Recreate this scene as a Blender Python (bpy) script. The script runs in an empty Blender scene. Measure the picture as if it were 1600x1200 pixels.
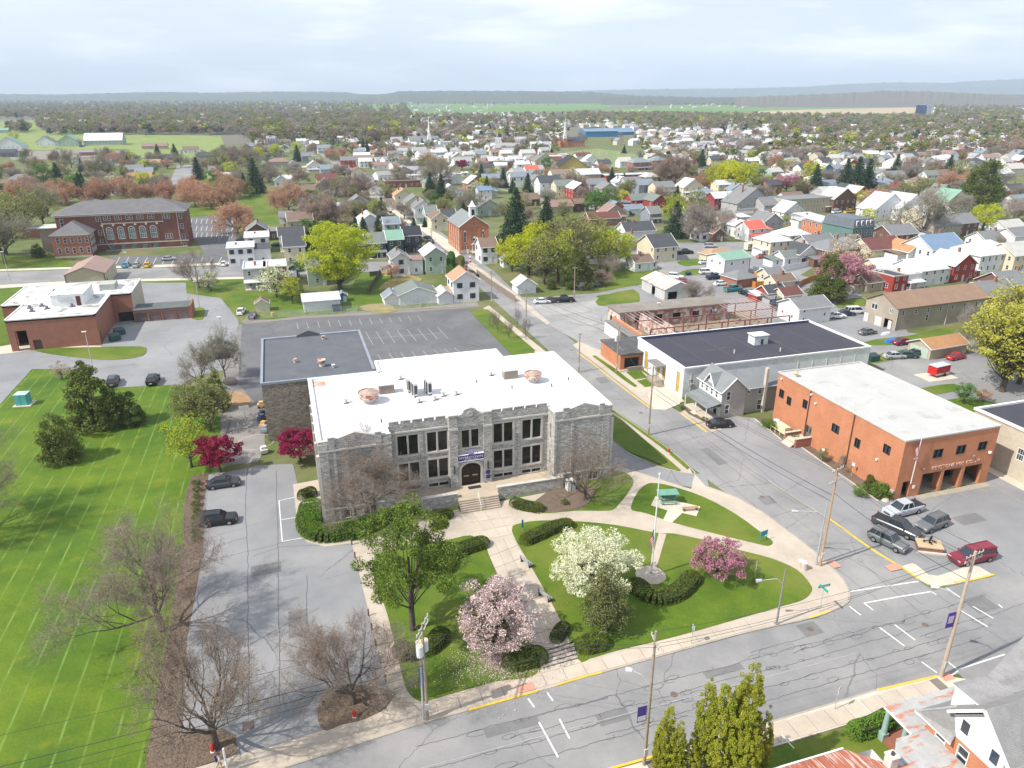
import bpy,bmesh,math,random,time
import numpy as np
from mathutils import Vector,Matrix,noise as mnoise
from mathutils.geometry import tessellate_polygon
T0=time.time()
D=bpy.data
SC=bpy.context.scene
COL=SC.collection
R=math.radians

# ------------------------------------------------------------------ camera
FPX,HV,HC=1140.0,147.0,52.0          # focal length in photo pixels, horizon row, camera height
PITCH=math.atan((600-HV)/FPX)
AZ=math.atan((800-418)/math.hypot(FPX,600-HV))
cam=D.objects.new('camera',D.cameras.new('camera'))
COL.objects.link(cam)
cam.location=(0,0,HC)
cam.rotation_euler=(math.pi/2-PITCH,0,-AZ)
cam.data.sensor_width=36.0
cam.data.lens=36.0*FPX/1600.0
cam.data.clip_start=0.5
cam.data.clip_end=90000
SC.camera=cam
# ------------------------------------------------------------------ sky, sun, exposure
SUN_EL,SUN_AZ=47.0,262.0               # elevation; azimuth clockwise from +Y
w=D.worlds.new('World');SC.world=w;w.use_nodes=True
nt=w.node_tree;nt.nodes.clear()
def N_(t,**k):
 n=nt.nodes.new(t)
 for a,b in k.items():setattr(n,a,b)
 return n
sky=N_('ShaderNodeTexSky',sky_type='NISHITA',sun_disc=False)
sky.sun_elevation=R(SUN_EL);sky.sun_rotation=R(SUN_AZ)
sky.air_density=1.0;sky.dust_density=0.8;sky.ozone_density=1.5;sky.altitude=100
tc=N_('ShaderNodeTexCoord')
mp=N_('ShaderNodeMapping');mp.inputs['Scale'].default_value=(1.0,1.0,5.0)
nz=N_('ShaderNodeTexNoise');nz.inputs['Scale'].default_value=2.2;nz.inputs['Detail'].default_value=7;nz.inputs['Roughness'].default_value=.55
cr=N_('ShaderNodeValToRGB');cr.color_ramp.elements[0].position=.30;cr.color_ramp.elements[1].position=.66
cr.color_ramp.elements[0].color=(.52,.52,.52,1);cr.color_ramp.elements[1].color=(.96,.96,.96,1)
mix=N_('ShaderNodeMix',data_type='RGBA');mix.inputs['B'].default_value=(8.7,9.4,10.7,1)
nz2=N_('ShaderNodeTexNoise');nz2.inputs['Scale'].default_value=5;nz2.inputs['Detail'].default_value=6
mp2=N_('ShaderNodeMapping');mp2.inputs['Scale'].default_value=(1.0,1.0,6.0)
cr2=N_('ShaderNodeValToRGB');cr2.color_ramp.elements[0].position=.50;cr2.color_ramp.elements[1].position=.68
cr2.color_ramp.elements[0].color=(0,0,0,1);cr2.color_ramp.elements[1].color=(.5,.5,.5,1)
mix2=N_('ShaderNodeMix',data_type='RGBA');mix2.inputs['B'].default_value=(12.5,12.5,12.6,1)
bg=N_('ShaderNodeBackground');bg.inputs['Strength'].default_value=.078
out=N_('ShaderNodeOutputWorld')
L=nt.links.new
L(tc.outputs['Generated'],mp.inputs[0]);L(mp.outputs[0],nz.inputs[0]);L(nz.outputs[0],cr.inputs[0])
L(tc.outputs['Generated'],mp2.inputs[0]);L(mp2.outputs[0],nz2.inputs[0]);L(nz2.outputs[0],cr2.inputs[0])
L(sky.outputs[0],mix.inputs['A']);L(cr.outputs[0],mix.inputs['Factor'])
L(mix.outputs['Result'],mix2.inputs['A']);L(cr2.outputs[0],mix2.inputs['Factor'])
L(mix2.outputs['Result'],bg.inputs[0]);L(bg.outputs[0],out.inputs[0])
sl=D.lights.new('sun','SUN');sl.energy=4.3;sl.angle=R(.8);sl.color=(1,.94,.85)
so=D.objects.new('sun',sl);COL.objects.link(so)
_e,_a=R(SUN_EL),R(SUN_AZ)
so.rotation_euler=Vector((math.sin(_a)*math.cos(_e),math.cos(_a)*math.cos(_e),math.sin(_e))).to_track_quat('Z','Y').to_euler()
SC.view_settings.view_transform='Standard'
SC.view_settings.look='None'
SC.view_settings.exposure=0.58
SC.view_settings.gamma=1
SC.view_settings.use_curve_mapping=False

# ------------------------------------------------------------------ surveying: photo pixel -> point on the ground (or at height z)
cP,sP,cA,sA=math.cos(PITCH),math.sin(PITCH),math.cos(AZ),math.sin(AZ)
def P(u,v,z=0.0):
 dx=(u-800)/FPX;dy=-(v-600)/FPX
 f=cP+dy*sP;up=dy*cP-sP
 t=(z-HC)/up;X=dx*t;Y=f*t
 return (X*cA+Y*sA,-X*sA+Y*cA)
def UV(x,y,z=0.0):
 X=x*cA-y*sA;Y=x*sA+y*cA;d=z-HC
 fz=Y*cP-d*sP
 return (800+FPX*X/fz,600-FPX*(Y*sP+d*cP)/fz)
def px(s,ox=0,oy=0,k=1.0,z=0.0):
 """'x,y x,y' read off an enlarged crop -> ground points"""
 o=[]
 for t in s.split():
  a,b=t.split(',');o.append(P(ox+float(a)/k,oy+float(b)/k,z))
 return o

# ------------------------------------------------------------------ materials
MATS={}
def C(c):
 if isinstance(c,str):
  c=c.lstrip('#');r=[int(c[i:i+2],16)/255 for i in (0,2,4)]
  return tuple((x/12.92 if x<=.04045 else ((x+.055)/1.055)**2.4) for x in r)+(1,)
 return tuple(c)+(1,) if len(c)==3 else c
def mat(name,col,col2=None,scale=1.0,rough=.85,detail=5,kind=None,bump=0.0,rnd=0.0,trans=0.0,spec=.3,metal=0.0,p=None):
 """procedural material: two colours by noise, plus a pattern of its own by kind"""
 if name in MATS:return MATS[name]
 if col==0:print('MISSING',name);col=(.4,.4,.4)
 m=D.materials.new(name);m.use_nodes=True;n=m.node_tree;n.nodes.clear();l=n.links.new
 def N(t,**k):
  q=n.nodes.new(t)
  for a,b in k.items():setattr(q,a,b)
  return q
 o=N('ShaderNodeOutputMaterial');b=N('ShaderNodeBsdfPrincipled')
 b.inputs['Roughness'].default_value=rough;b.inputs['Metallic'].default_value=metal
 b.inputs['Specular IOR Level'].default_value=spec
 c1=C(col);c2=C(col2) if col2 else tuple(x*.82 for x in c1[:3])+(1,)
 t=N('ShaderNodeTexCoord')
 def noise(sc,det=detail,ro=.6,src=None,dist=0.0):
  q=N('ShaderNodeTexNoise');q.inputs['Scale'].default_value=sc;q.inputs['Detail'].default_value=det
  q.inputs['Roughness'].default_value=ro;q.inputs['Distortion'].default_value=dist
  l(src or t.outputs['Object'],q.inputs['Vector']);return q
 def ramp(src,p0,p1,a=(0,0,0,1),z=(1,1,1,1)):
  q=N('ShaderNodeValToRGB');q.color_ramp.elements[0].position=p0;q.color_ramp.elements[1].position=p1
  q.color_ramp.elements[0].color=a;q.color_ramp.elements[1].color=z;l(src,q.inputs[0]);return q.outputs[0]
 def mixc(fac,a,z,mode='MIX'):
  q=N('ShaderNodeMix',data_type='RGBA',blend_type=mode)
  if isinstance(fac,float):q.inputs['Factor'].default_value=fac
  else:l(fac,q.inputs['Factor'])
  for s,key in ((a,'A'),(z,'B')):
   if isinstance(s,tuple):q.inputs[key].default_value=s
   else:l(s,q.inputs[key])
  return q.outputs['Result']
 def vm(op,a,bb=None):
  q=N('ShaderNodeVectorMath',operation=op);l(a,q.inputs[0])
  if bb is not None:q.inputs[1].default_value=bb
  return q.outputs[0]
 n1=noise(scale)
 base=mixc(ramp(n1.outputs[0],.33,.67),c2,c1)
 h=n1.outputs[0]
 if kind in ('brick','stone','siding','block'):
  s=N('ShaderNodeSeparateXYZ');l(t.outputs['Object'],s.inputs[0])
  ad=N('ShaderNodeMath',operation='ADD');l(s.outputs[0],ad.inputs[0]);l(s.outputs[1],ad.inputs[1])
  cb=N('ShaderNodeCombineXYZ');l(ad.outputs[0],cb.inputs[0]);l(s.outputs[2],cb.inputs[1])
  bt=N('ShaderNodeTexBrick');l(cb.outputs[0],bt.inputs['Vector'])
  bt.inputs['Scale'].default_value=1.0
  if kind=='brick':wd,ht,mo=.24,.085,.012
  elif kind=='stone':wd,ht,mo=.62,.24,.03
  elif kind=='block':wd,ht,mo=.45,.22,.015
  else:wd,ht,mo=4.0,.16,.016
  bt.inputs['Brick Width'].default_value=wd;bt.inputs['Row Height'].default_value=ht
  bt.inputs['Mortar Size'].default_value=mo;bt.inputs['Mortar Smooth'].default_value=.3
  bt.inputs['Bias'].default_value=0
  pk=C(p[0]) if p else c1;pm=C(p[1]) if p else tuple(x*.7 for x in c1[:3])+(1,)
  l(base,bt.inputs['Color1']);bt.inputs['Color2'].default_value=pk;bt.inputs['Mortar'].default_value=pm
  if kind=='stone':
   vz=N('ShaderNodeTexVoronoi');vz.inputs['Scale'].default_value=2.6
   mpp=N('ShaderNodeMapping');mpp.inputs['Scale'].default_value=(1,1,2.2);l(t.outputs['Object'],mpp.inputs[0]);l(mpp.outputs[0],vz.inputs['Vector'])
   hs=N('ShaderNodeSeparateColor');l(vz.outputs['Color'],hs.inputs[0])
   base=mixc(ramp(hs.outputs[0],.05,.75),tuple(x*.4 for x in c1[:3])+(1,),bt.outputs[0])
   base=mixc(.2,base,bt.outputs[0])
  else:
   base=mixc(.8 if kind!='siding' else .9,base,bt.outputs[0])
  h=bt.outputs['Fac']
  big=noise(.4,6,.65);base=mixc(ramp(big.outputs[0],.32,.68),mixc(.36,base,tuple(x*.55 for x in c1[:3])+(1,)),base)
 if kind=='seam':# weathered metal or shingle courses: fine relief
  wv=N('ShaderNodeTexWave',wave_type='BANDS',bands_direction=(p or 'X'));wv.inputs['Scale'].default_value=1.3 if (p or 'X')!='Z' else 6.0
  wv.inputs['Distortion'].default_value=.15;l(t.outputs['Object'],wv.inputs[0])
  base=mixc(ramp(wv.outputs[0],.0,.22,(.78,.78,.78,1)),(0,0,0,1),base,'MIX') if False else mixc(1.0,base,ramp(wv.outputs[0],.0,.2,(.8,.8,.8,1)),'MULTIPLY')
  h=wv.outputs[0]
 if kind=='shingle':
  sn=noise(9,3,.7);base=mixc(1.0,base,ramp(sn.outputs[0],.3,.7,(.72,.72,.74,1)),'MULTIPLY')
  wv=N('ShaderNodeTexWave',wave_type='BANDS',bands_direction='Z');wv.inputs['Scale'].default_value=3.2;wv.inputs['Distortion'].default_value=.6
  l(t.outputs['Object'],wv.inputs[0]);base=mixc(1.0,base,ramp(wv.outputs[0],.0,.5,(.84,.84,.84,1)),'MULTIPLY');h=sn.outputs[0]
 if kind=='asphalt':
  f=noise(14,2,.8);base=mixc(1.0,base,ramp(f.outputs[0],.2,.8,(.86,.86,.86,1),(1.1,1.1,1.1,1)),'MULTIPLY')
  big=noise(.06,6,.7);base=mixc(1.0,base,ramp(big.outputs[0],.34,.66,(.76,.77,.80,1),(1.06,1.06,1.05,1)),'MULTIPLY')
  nd=noise(.5,4,.6)
  va=N('ShaderNodeMix',data_type='VECTOR');va.inputs['Factor'].default_value=.12
  sc=vm('MULTIPLY',nd.outputs[1],(9,9,0));l(t.outputs['Object'],va.inputs['A']);l(sc,va.inputs['B'])
  cs,cw=p or (.12,.012)
  vo=N('ShaderNodeTexVoronoi',feature='DISTANCE_TO_EDGE');vo.inputs['Scale'].default_value=cs;l(va.outputs['Result'],vo.inputs['Vector'])
  gate=ramp(noise(.06,2).outputs[0],.42,.52)
  crk=ramp(vo.outputs['Distance'],cw*.35,cw,(.5,.5,.53,1));crk=mixc(gate,(1,1,1,1),crk)
  base=mixc(1.0,base,crk,'MULTIPLY');h=f.outputs[0]
 if kind=='concrete':
  big=noise(.12,5,.6);base=mixc(1.0,base,ramp(big.outputs[0],.3,.7,(.84,.82,.8,1),(1.04,1.04,1.04,1)),'MULTIPLY')
  sp=noise(7,3,.7);base=mixc(1.0,base,ramp(sp.outputs[0],.25,.6,(.9,.89,.87,1)),'MULTIPLY')
 if kind=='grass':
  f=noise(5.5,4,.75);base=mixc(1.0,base,ramp(f.outputs[0],.28,.72,(.62,.68,.6,1),(1.25,1.2,1.1,1)),'MULTIPLY')
  big=noise(.07,5,.6,dist=.5);base=mixc(ramp(big.outputs[0],.46,.72),base,C(p) if p else base)
  dn=noise(1.3,4,.7);base=mixc(ramp(dn.outputs[0],.62,.78),base,(c1[0]*1.9,c1[1]*1.25,c1[2],1));h=f.outputs[0]
 if kind=='lawn':# mown in strips: thin pale wheel lines, alternating nap
  ro=N('ShaderNodeMapping');ro.inputs['Rotation'].default_value=(0,0,R(p));l(t.outputs['Object'],ro.inputs[0])
  wv=N('ShaderNodeTexWave',wave_type='BANDS',bands_direction='X');wv.inputs['Scale'].default_value=.135;wv.inputs['Distortion'].default_value=.5
  wv.inputs['Detail'].default_value=2;wv.inputs['Detail Scale'].default_value=.3;l(ro.outputs[0],wv.inputs[0])
  line=ramp(wv.outputs[0],.965,.998)
  brk=ramp(noise(.3,3).outputs[0],.36,.6)
  ml=N('ShaderNodeMath',operation='MULTIPLY');l(line,ml.inputs[0]);l(brk,ml.inputs[1])
  f=noise(4.5,4,.75);base=mixc(1.0,base,ramp(f.outputs[0],.28,.72,(.66,.72,.6,1),(1.2,1.15,1.1,1)),'MULTIPLY')
  big=noise(.055,4,.6,dist=.8);base=mixc(1.0,base,ramp(big.outputs[0],.35,.65,(.62,.78,.7,1),(1.18,1.1,1,1)),'MULTIPLY')
  md=noise(.4,4,.6);base=mixc(ramp(md.outputs[0],.56,.85),base,(c1[0]*1.7,c1[1]*1.1,c1[2],1))
  base=mixc(ml.outputs[0],base,(c1[0]*1.35,c1[1]*1.3,c1[2]*4.5,1));h=f.outputs[0]
 if kind=='stain':# roof membrane with blotches
  cc,amt=p;f=noise(.35,7,.62,dist=.6);base=mixc(ramp(f.outputs[0],amt,amt+.16),base,C(cc))
 if kind=='rust':
  mpp=N('ShaderNodeMapping');mpp.inputs['Scale'].default_value=p[1];l(t.outputs['Object'],mpp.inputs[0])
  f=noise(1.0,6,.65,src=mpp.outputs[0]);th_=p[2] if len(p)>2 else .46;base=mixc(ramp(f.outputs[0],th_,th_+.1),base,C(p[0]))
 if kind=='far':# woods and fields too far off to tell apart
  big=noise(p or .004,8,.7);base=mixc(ramp(big.outputs[0],.38,.62),c2,c1)
 if rnd:
  oi=N('ShaderNodeObjectInfo');hs=N('ShaderNodeHueSaturation');l(base,hs.inputs['Color'])
  mr=N('ShaderNodeMapRange');mr.inputs['To Min'].default_value=1-rnd;mr.inputs['To Max'].default_value=1+rnd;l(oi.outputs['Random'],mr.inputs[0]);l(mr.outputs[0],hs.inputs['Value'])
  mr2=N('ShaderNodeMapRange');mr2.inputs['To Min'].default_value=.5-rnd*.06;mr2.inputs['To Max'].default_value=.5+rnd*.06
  fr=N('ShaderNodeMath',operation='FRACT');mu=N('ShaderNodeMath',operation='MULTIPLY');mu.inputs[1].default_value=7.31
  l(oi.outputs['Random'],mu.inputs[0]);l(mu.outputs[0],fr.inputs[0]);l(fr.outputs[0],mr2.inputs[0]);l(mr2.outputs[0],hs.inputs['Hue']);base=hs.outputs[0]
 l(base,b.inputs['Base Color'])
 if bump:
  bu=N('ShaderNodeBump');bu.inputs['Strength'].default_value=bump;bu.inputs['Distance'].default_value=.03
  l(h,bu.inputs['Height']);l(bu.outputs[0],b.inputs['Normal'])
 if trans:
  tr=N('ShaderNodeBsdfTranslucent');l(base,tr.inputs[0]);ms=N('ShaderNodeMixShader');ms.inputs[0].default_value=trans
  l(b.outputs[0],ms.inputs[1]);l(tr.outputs[0],ms.inputs[2]);l(ms.outputs[0],o.inputs[0])
 else:l(b.outputs[0],o.inputs[0])
 MATS[name]=m
 return m
def glass(name='window_glass',col=(.02,.027,.035)):
 return mat(name,col,tuple(x*2.2 for x in col),.6,rough=.08,spec=.8)

# ------------------------------------------------------------------ mesh building
class MB:
 def __init__(s):s.v=[];s.f=[];s.m=[]
 def face(s,pts,mi=0):
  k=len(s.v);s.v.extend(pts);s.f.append(tuple(range(k,k+len(pts))));s.m.append(mi)
 def box(s,x0,y0,z0,x1,y1,z1,mi=0,M=None):
  p=[(x0,y0,z0),(x1,y0,z0),(x1,y1,z0),(x0,y1,z0),(x0,y0,z1),(x1,y0,z1),(x1,y1,z1),(x0,y1,z1)]
  if M is not None:p=[tuple(M @ Vector(q)) for q in p]
  k=len(s.v);s.v.extend(p)
  for f in ((3,2,1,0),(4,5,6,7),(0,1,5,4),(1,2,6,5),(2,3,7,6),(3,0,4,7)):
   s.f.append(tuple(k+i for i in f));s.m.append(mi)
  return s
 def prism(s,poly,z0,z1,mi=0,top=None):
  """vertical prism over a simple polygon"""
  a=sum(poly[i][0]*poly[(i+1)%len(poly)][1]-poly[(i+1)%len(poly)][0]*poly[i][1] for i in range(len(poly)))
  if a<0:poly=poly[::-1]
  n=len(poly);k=len(s.v)
  s.v.extend((x,y,z1) for x,y in poly)
  for t in tessellate_polygon([[Vector((x,y,0)) for x,y in poly]]):
   q=[poly[i] for i in t]
   ar=(q[1][0]-q[0][0])*(q[2][1]-q[0][1])-(q[2][0]-q[0][0])*(q[1][1]-q[0][1])
   s.f.append(tuple(k+i for i in (t if ar>0 else t[::-1])));s.m.append(mi if top is None else top)
  if z0 is not None:
   k2=len(s.v);s.v.extend((x,y,z0) for x,y in poly);s.v.extend((x,y,z1) for x,y in poly)
   for i in range(n):
    j=(i+1)%n;s.f.append((k2+i,k2+j,k2+n+j,k2+n+i));s.m.append(mi)
  return s
 def tube(s,a,b,r0,r1=None,n=6,mi=0,cap=False):
  r1=r0 if r1 is None else r1
  a=Vector(a);b=Vector(b);d=(b-a)
  if d.length<1e-6:return s
  d.normalize();u=d.orthogonal().normalized();w_=d.cross(u);k=len(s.v)
  for c,r in ((a,r0),(b,r1)):
   for i in range(n):
    t=2*math.pi*i/n;s.v.append(tuple(c+(u*math.cos(t)+w_*math.sin(t))*r))
  for i in range(n):
   j=(i+1)%n;s.f.append((k+i,k+j,k+n+j,k+n+i));s.m.append(mi)
  if cap:
   s.f.append(tuple(k+n+i for i in range(n)));s.m.append(mi);s.f.append(tuple(k+n-1-i for i in range(n)));s.m.append(mi)
  return s
 def path(s,pts,r,n=5,mi=0):
  for a,b in zip(pts,pts[1:]):s.tube(a,b,r,r,n,mi)
  return s
 def mesh(s,name,mats):
  me=D.meshes.new(name);me.from_pydata(s.v,[],s.f)
  for m in (mats if isinstance(mats,(list,tuple)) else [mats]):me.materials.append(m)
  if any(s.m):me.polygons.foreach_set('material_index',s.m)
  me.update();return me
 def build(s,name,mats,parent=None,**k):return ob(name,s.mesh(name,mats),parent,**k)
def ob(name,me,parent=None,loc=None,rz=0.0,kind=None,label=None,cat=None,group=None):
 o=D.objects.new(name,me);COL.objects.link(o)
 if parent is not None:o.parent=parent
 if loc is not None:o.location=loc
 if rz:o.rotation_euler=(0,0,rz)
 if kind:o['kind']=kind
 if label:o['label']=label
 if cat:o['category']=cat
 if group:o['group']=group
 return o
def thing(name,label,cat,loc=(0,0,0),rz=0.0,group=None,scale=None):
 o=ob(name,None,None,loc,rz,None,label,cat,group)
 if scale:o.scale=(scale,)*3 if isinstance(scale,(int,float)) else scale
 return o
def copy_tree(o,parent=None,loc=None,rz=None,label=None,group=None,scale=None):
 c=o.copy();COL.objects.link(c)
 if parent is not None:c.parent=parent
 if loc is not None:c.location=loc
 if rz is not None:c.rotation_euler=(0,0,rz)
 if label:c['label']=label
 if group:c['group']=group
 if scale is not None:c.scale=(scale,)*3 if isinstance(scale,(int,float)) else scale
 for ch in list(o.children):copy_tree(ch,c)
 return c
def smooth(pts,k=4):
 n=len(pts);o=[]
 for i in range(n):
  p0,p1,p2,p3=(Vector(pts[(i+j)%n]) for j in (-1,0,1,2))
  for t in range(k):
   t /= k
   q=.5*((2*p1)+(p2-p0)*t+(2*p0-5*p1+4*p2-p3)*t*t+(3*p1-p0-3*p2+p3)*t**3)
   o.append((q[0],q[1]))
 return o
def structure(name,poly,z,m,z0=None,sm=0,parent=None,kind='structure'):
 if sm:poly=smooth(poly,sm)
 return MB().prism(poly,z0,z).build(name,m,parent,kind=kind if parent is None else None)
def wallgrid(mb,ox,oy,ang,W,H,holes,depth=.12,z0=0.0,mi=0,rev=0):
 """wall with real openings; outside faces local -y of a frame turned by ang"""
 c,s_=math.cos(ang),math.sin(ang)
 def T(x,y,z):return (ox+x*c-y*s_,oy+x*s_+y*c,z)
 xs=sorted({0,W} | {round(a,4) for h in holes for a in (h[0],h[2])});zs=sorted({z0,z0+H} | {round(a,4) for h in holes for a in (h[1],h[3])})
 xs=[x for x in xs if 0<=x<=W];zs=[z for z in zs if z0<=z<=z0+H]
 for i in range(len(xs)-1):
  for j in range(len(zs)-1):
   cx,cz=(xs[i]+xs[i+1])/2,(zs[j]+zs[j+1])/2
   if any(h[0]<cx<h[2] and h[1]<cz<h[3] for h in holes):continue
   mb.face([T(xs[i],0,zs[j]),T(xs[i+1],0,zs[j]),T(xs[i+1],0,zs[j+1]),T(xs[i],0,zs[j+1])],mi)
 for h in holes:
  x0,a,x1,b=h[:4];q=[(x0,a),(x1,a),(x1,b),(x0,b)]
  for k in range(4):
   p,r_=q[k],q[(k+1)%4]
   mb.face([T(p[0],0,p[1]),T(p[0],depth,p[1]),T(r_[0],depth,r_[1]),T(r_[0],0,r_[1])],rev)
_wc={}
def window(parent,ox,oy,ang,x,z,w_,h_,style='sash',depth=.12,frame='white',far=False,gl=None,name='window'):
 """frame object with its pane as sub-part, set in the opening; x,z = lower left corner"""
 key=(round(w_,2),round(h_,2),style,frame,far,depth,gl.name if gl else '',name)
 fm={'white':mat('frame_white',(.78,.78,.77)),'dark':mat('frame_dark',(.035,.035,.038),rough=.5),'stone':mat('frame_stone',(.55,.53,.49)),
'cream':mat('frame_cream',(.7,.62,.45)),'bronze':mat('frame_bronze',(.08,.07,.06),rough=.5)}.get(frame) or frame
 if key not in _wc:
  m=MB();t=.07 if not far else .1;d0=-.03
  m.box(0,d0,0,t,depth,h_);m.box(w_-t,d0,0,w_,depth,h_);m.box(t,d0,h_-t,w_-t,depth,h_);m.box(t,d0-.03,0,w_-t,depth,t)
  if style=='sash':m.box(t,d0+.05,h_*.5-.03,w_-t,depth,h_*.5+.03)
  if style=='pair':m.box(w_/2-.06,d0,t,w_/2+.06,depth,h_-t)
  if style=='grid':
   m.box(t,d0+.05,h_*.5-.03,w_-t,depth,h_*.5+.03)
   for q in (.33,.67):m.box(w_*q-.02,d0+.06,t,w_*q+.02,depth-.01,h_-t)
  if style=='shut':
   m.box(t,d0+.05,h_*.5-.03,w_-t,depth,h_*.5+.03)
  if style in ('panel',):m.box(t,depth-.04,h_*.30,w_-t,depth-.03,h_*.34)
  pn=MB();yy=depth-.045
  pn.face([(t*.6,yy,t*.6),(w_-t*.6,yy,t*.6),(w_-t*.6,yy,h_-t*.6),(t*.6,yy,h_-t*.6)],0)
  g=gl or glass()
  if far:
   m.face([(t*.6,yy,t*.6),(w_-t*.6,yy,t*.6),(w_-t*.6,yy,h_-t*.6),(t*.6,yy,h_-t*.6)],1)
   _wc[key]=(m.mesh(name,[fm,g]),None)
  else:_wc[key]=(m.mesh(name,[fm]),pn.mesh('pane',[g]))
 c,s_=math.cos(ang),math.sin(ang)
 o=ob(name,_wc[key][0],parent,(ox+x*c,oy+x*s_,z),ang)
 if _wc[key][1]:ob('pane',_wc[key][1],o)
 return o
# ------------------------------------------------------------------ vegetation
def npmesh(name,V,F,mats,mi=None):
 """V (n,3), F (m,k) all faces with k corners, or a list of (V,F,material index) blocks"""
 me=D.meshes.new(name)
 blocks=V if F is None else [(V,F,0)]
 nv=sum(len(b[0]) for b in blocks);nl=sum(b[1].size for b in blocks);npl=sum(len(b[1]) for b in blocks)
 me.vertices.add(nv);me.loops.add(nl);me.polygons.add(npl)
 vs=np.concatenate([b[0] for b in blocks]).astype(np.float32);off=0;li=[];st=[];mm=[];c=0
 for v,f,m in blocks:
  li.append((f+off).ravel());k=f.shape[1];st.append(c+np.arange(len(f))*k);c+=f.size;mm.append(np.full(len(f),m));off+=len(v)
 me.vertices.foreach_set('co',vs.ravel());me.loops.foreach_set('vertex_index',np.concatenate(li).astype(np.int32))
 me.polygons.foreach_set('loop_start',np.concatenate(st).astype(np.int32))
 me.polygons.foreach_set('material_index',np.concatenate(mm).astype(np.int32))
 for m in mats:me.materials.append(m)
 me.update(calc_edges=True);return me
def quads(rng,cen,size,flat=0.0,aspect=1.0):
 """small leaf-sized faces at the given centres, random orientation (flat: lean towards lying level)"""
 n=len(cen);a=rng.normal(size=(n,3));a[:,2] *= (1-flat);a /= np.linalg.norm(a,axis=1)[:,None]+1e-9
 b=rng.normal(size=(n,3));b-=a*(a*b).sum(1)[:,None];b /= np.linalg.norm(b,axis=1)[:,None]+1e-9
 s=(size*rng.uniform(.6,1.35,n))[:,None] if np.isscalar(size) else size[:,None]
 a=a*s*aspect;b=b*s
 j=rng.uniform(.55,1.0,(n,4,1))
 V=np.stack([cen-a*j[:,0],cen-b*j[:,1],cen+a*j[:,2],cen+b*j[:,3]],1).reshape(-1,3)
 return V,np.arange(n*4).reshape(n,4)
def strips(rng,A,B,r):
 """thin twigs as three-cornered slivers"""
 n=len(A);d=B-A;u=np.cross(d,rng.normal(size=(n,3)));u /= np.linalg.norm(u,axis=1)[:,None]+1e-9
 rr=r if np.isscalar(r) else r[:,None]
 V=np.stack([A-u*rr,A+u*rr,B],1).reshape(-1,3)
 return V,np.arange(n*3).reshape(n,3)
def tubes(segs,n=5):
 A=np.array([s[0] for s in segs]);B=np.array([s[1] for s in segs]);r0=np.array([s[2] for s in segs]);r1=np.array([s[3] for s in segs])
 d=B-A;d /= np.linalg.norm(d,axis=1)[:,None]+1e-9
 h=np.where(np.abs(d[:,2:3])<.9,np.array([[0,0,1.]]),np.array([[1.,0,0]]))
 u=np.cross(d,h);u /= np.linalg.norm(u,axis=1)[:,None]+1e-9;w_=np.cross(d,u)
 t=2*np.pi*np.arange(n)/n
 ring=u[:,None]*np.cos(t)[None,:,None]+w_[:,None]*np.sin(t)[None,:,None]
 V=np.concatenate([A[:,None]+ring*r0[:,None,None],B[:,None]+ring*r1[:,None,None]],1)
 k=np.arange(len(segs))[:,None,None]*2*n;i=np.arange(n);j=(i+1)%n
 F=(np.stack([i,j,n+j,n+i],1)[None]+k).reshape(-1,4)
 return V.reshape(-1,3),F
def skeleton(seed,H=12.,spread=.55,th=.22,r=.28,lim=6,lv=4,up=.18,kids=(5,4,4),wig=.16,lean=0.0):
 rnd=random.Random(seed);segs=[];tips=[]
 def grow(p,d,ln,r0,lev):
  n=4 if lev<2 else 3;q=Vector(p);dd=Vector(d).normalized();pts=[(q.copy(),dd.copy(),r0)]
  for i in range(n):
   dd=(dd+Vector((rnd.gauss(0,wig),rnd.gauss(0,wig),rnd.gauss(0,wig)+up*(.5 if lev else .2)))).normalized()
   q2=q+dd*ln/n;ra=r0*(1-.62*i/n);rb=r0*(1-.62*(i+1)/n)
   segs.append((tuple(q),tuple(q2),ra,rb,lev));q=q2;pts.append((q.copy(),dd.copy(),rb))
  if lev>=lv:tips.append((tuple(q),tuple(dd)));return
  k=kids[min(lev-1,len(kids)-1)]
  for i in range(k):
   t=.35+.65*(i+rnd.random())/k;s=t*n;a=min(int(s),n-1);f=s-a
   base=pts[a][0].lerp(pts[a+1][0],f);bd=pts[a][1]
   ax=bd.orthogonal().normalized();ax.rotate(Matrix.Rotation(rnd.uniform(0,6.283),3,bd))
   nd=(bd+ax*rnd.uniform(.6,1.1)).normalized()
   grow(base,nd,ln*rnd.uniform(.5,.72),pts[a][2]*.62,lev+1)
  grow(q,dd,ln*.6,pts[-1][2],lev+1)
 # trunk
 q=Vector((0,0,0));tl=H*th;dd=Vector((lean,0,1)).normalized()
 q2=q+dd*tl*.5;segs.append(((0,0,-.2),tuple(q2),r*1.25,r,0));q3=q2+Vector((rnd.gauss(0,.1),rnd.gauss(0,.1),1)).normalized()*tl*.5
 segs.append((tuple(q2),tuple(q3),r,r*.85,0))
 for i in range(lim):
  a=6.283*(i+rnd.uniform(-.3,.3))/lim;el=rnd.uniform(.35,1.25) if i else 1.5
  d=Vector((math.cos(a)*math.cos(el)*spread*2,math.sin(a)*math.cos(el)*spread*2,math.sin(el)))
  grow(q3-Vector((0,0,rnd.uniform(0,tl*.35))) if i else q3,d,(H-tl)*rnd.uniform(.42,.56),r*rnd.uniform(.42,.62),1)
 return segs,tips
BARK=lambda:mat('bark',(.13,.105,.085),(.065,.052,.045),3,rough=.95,bump=.4)
TWIG=lambda:mat('twig',(.28,.22,.18),(.185,.145,.12),1.2,rnd=.1)
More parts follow.
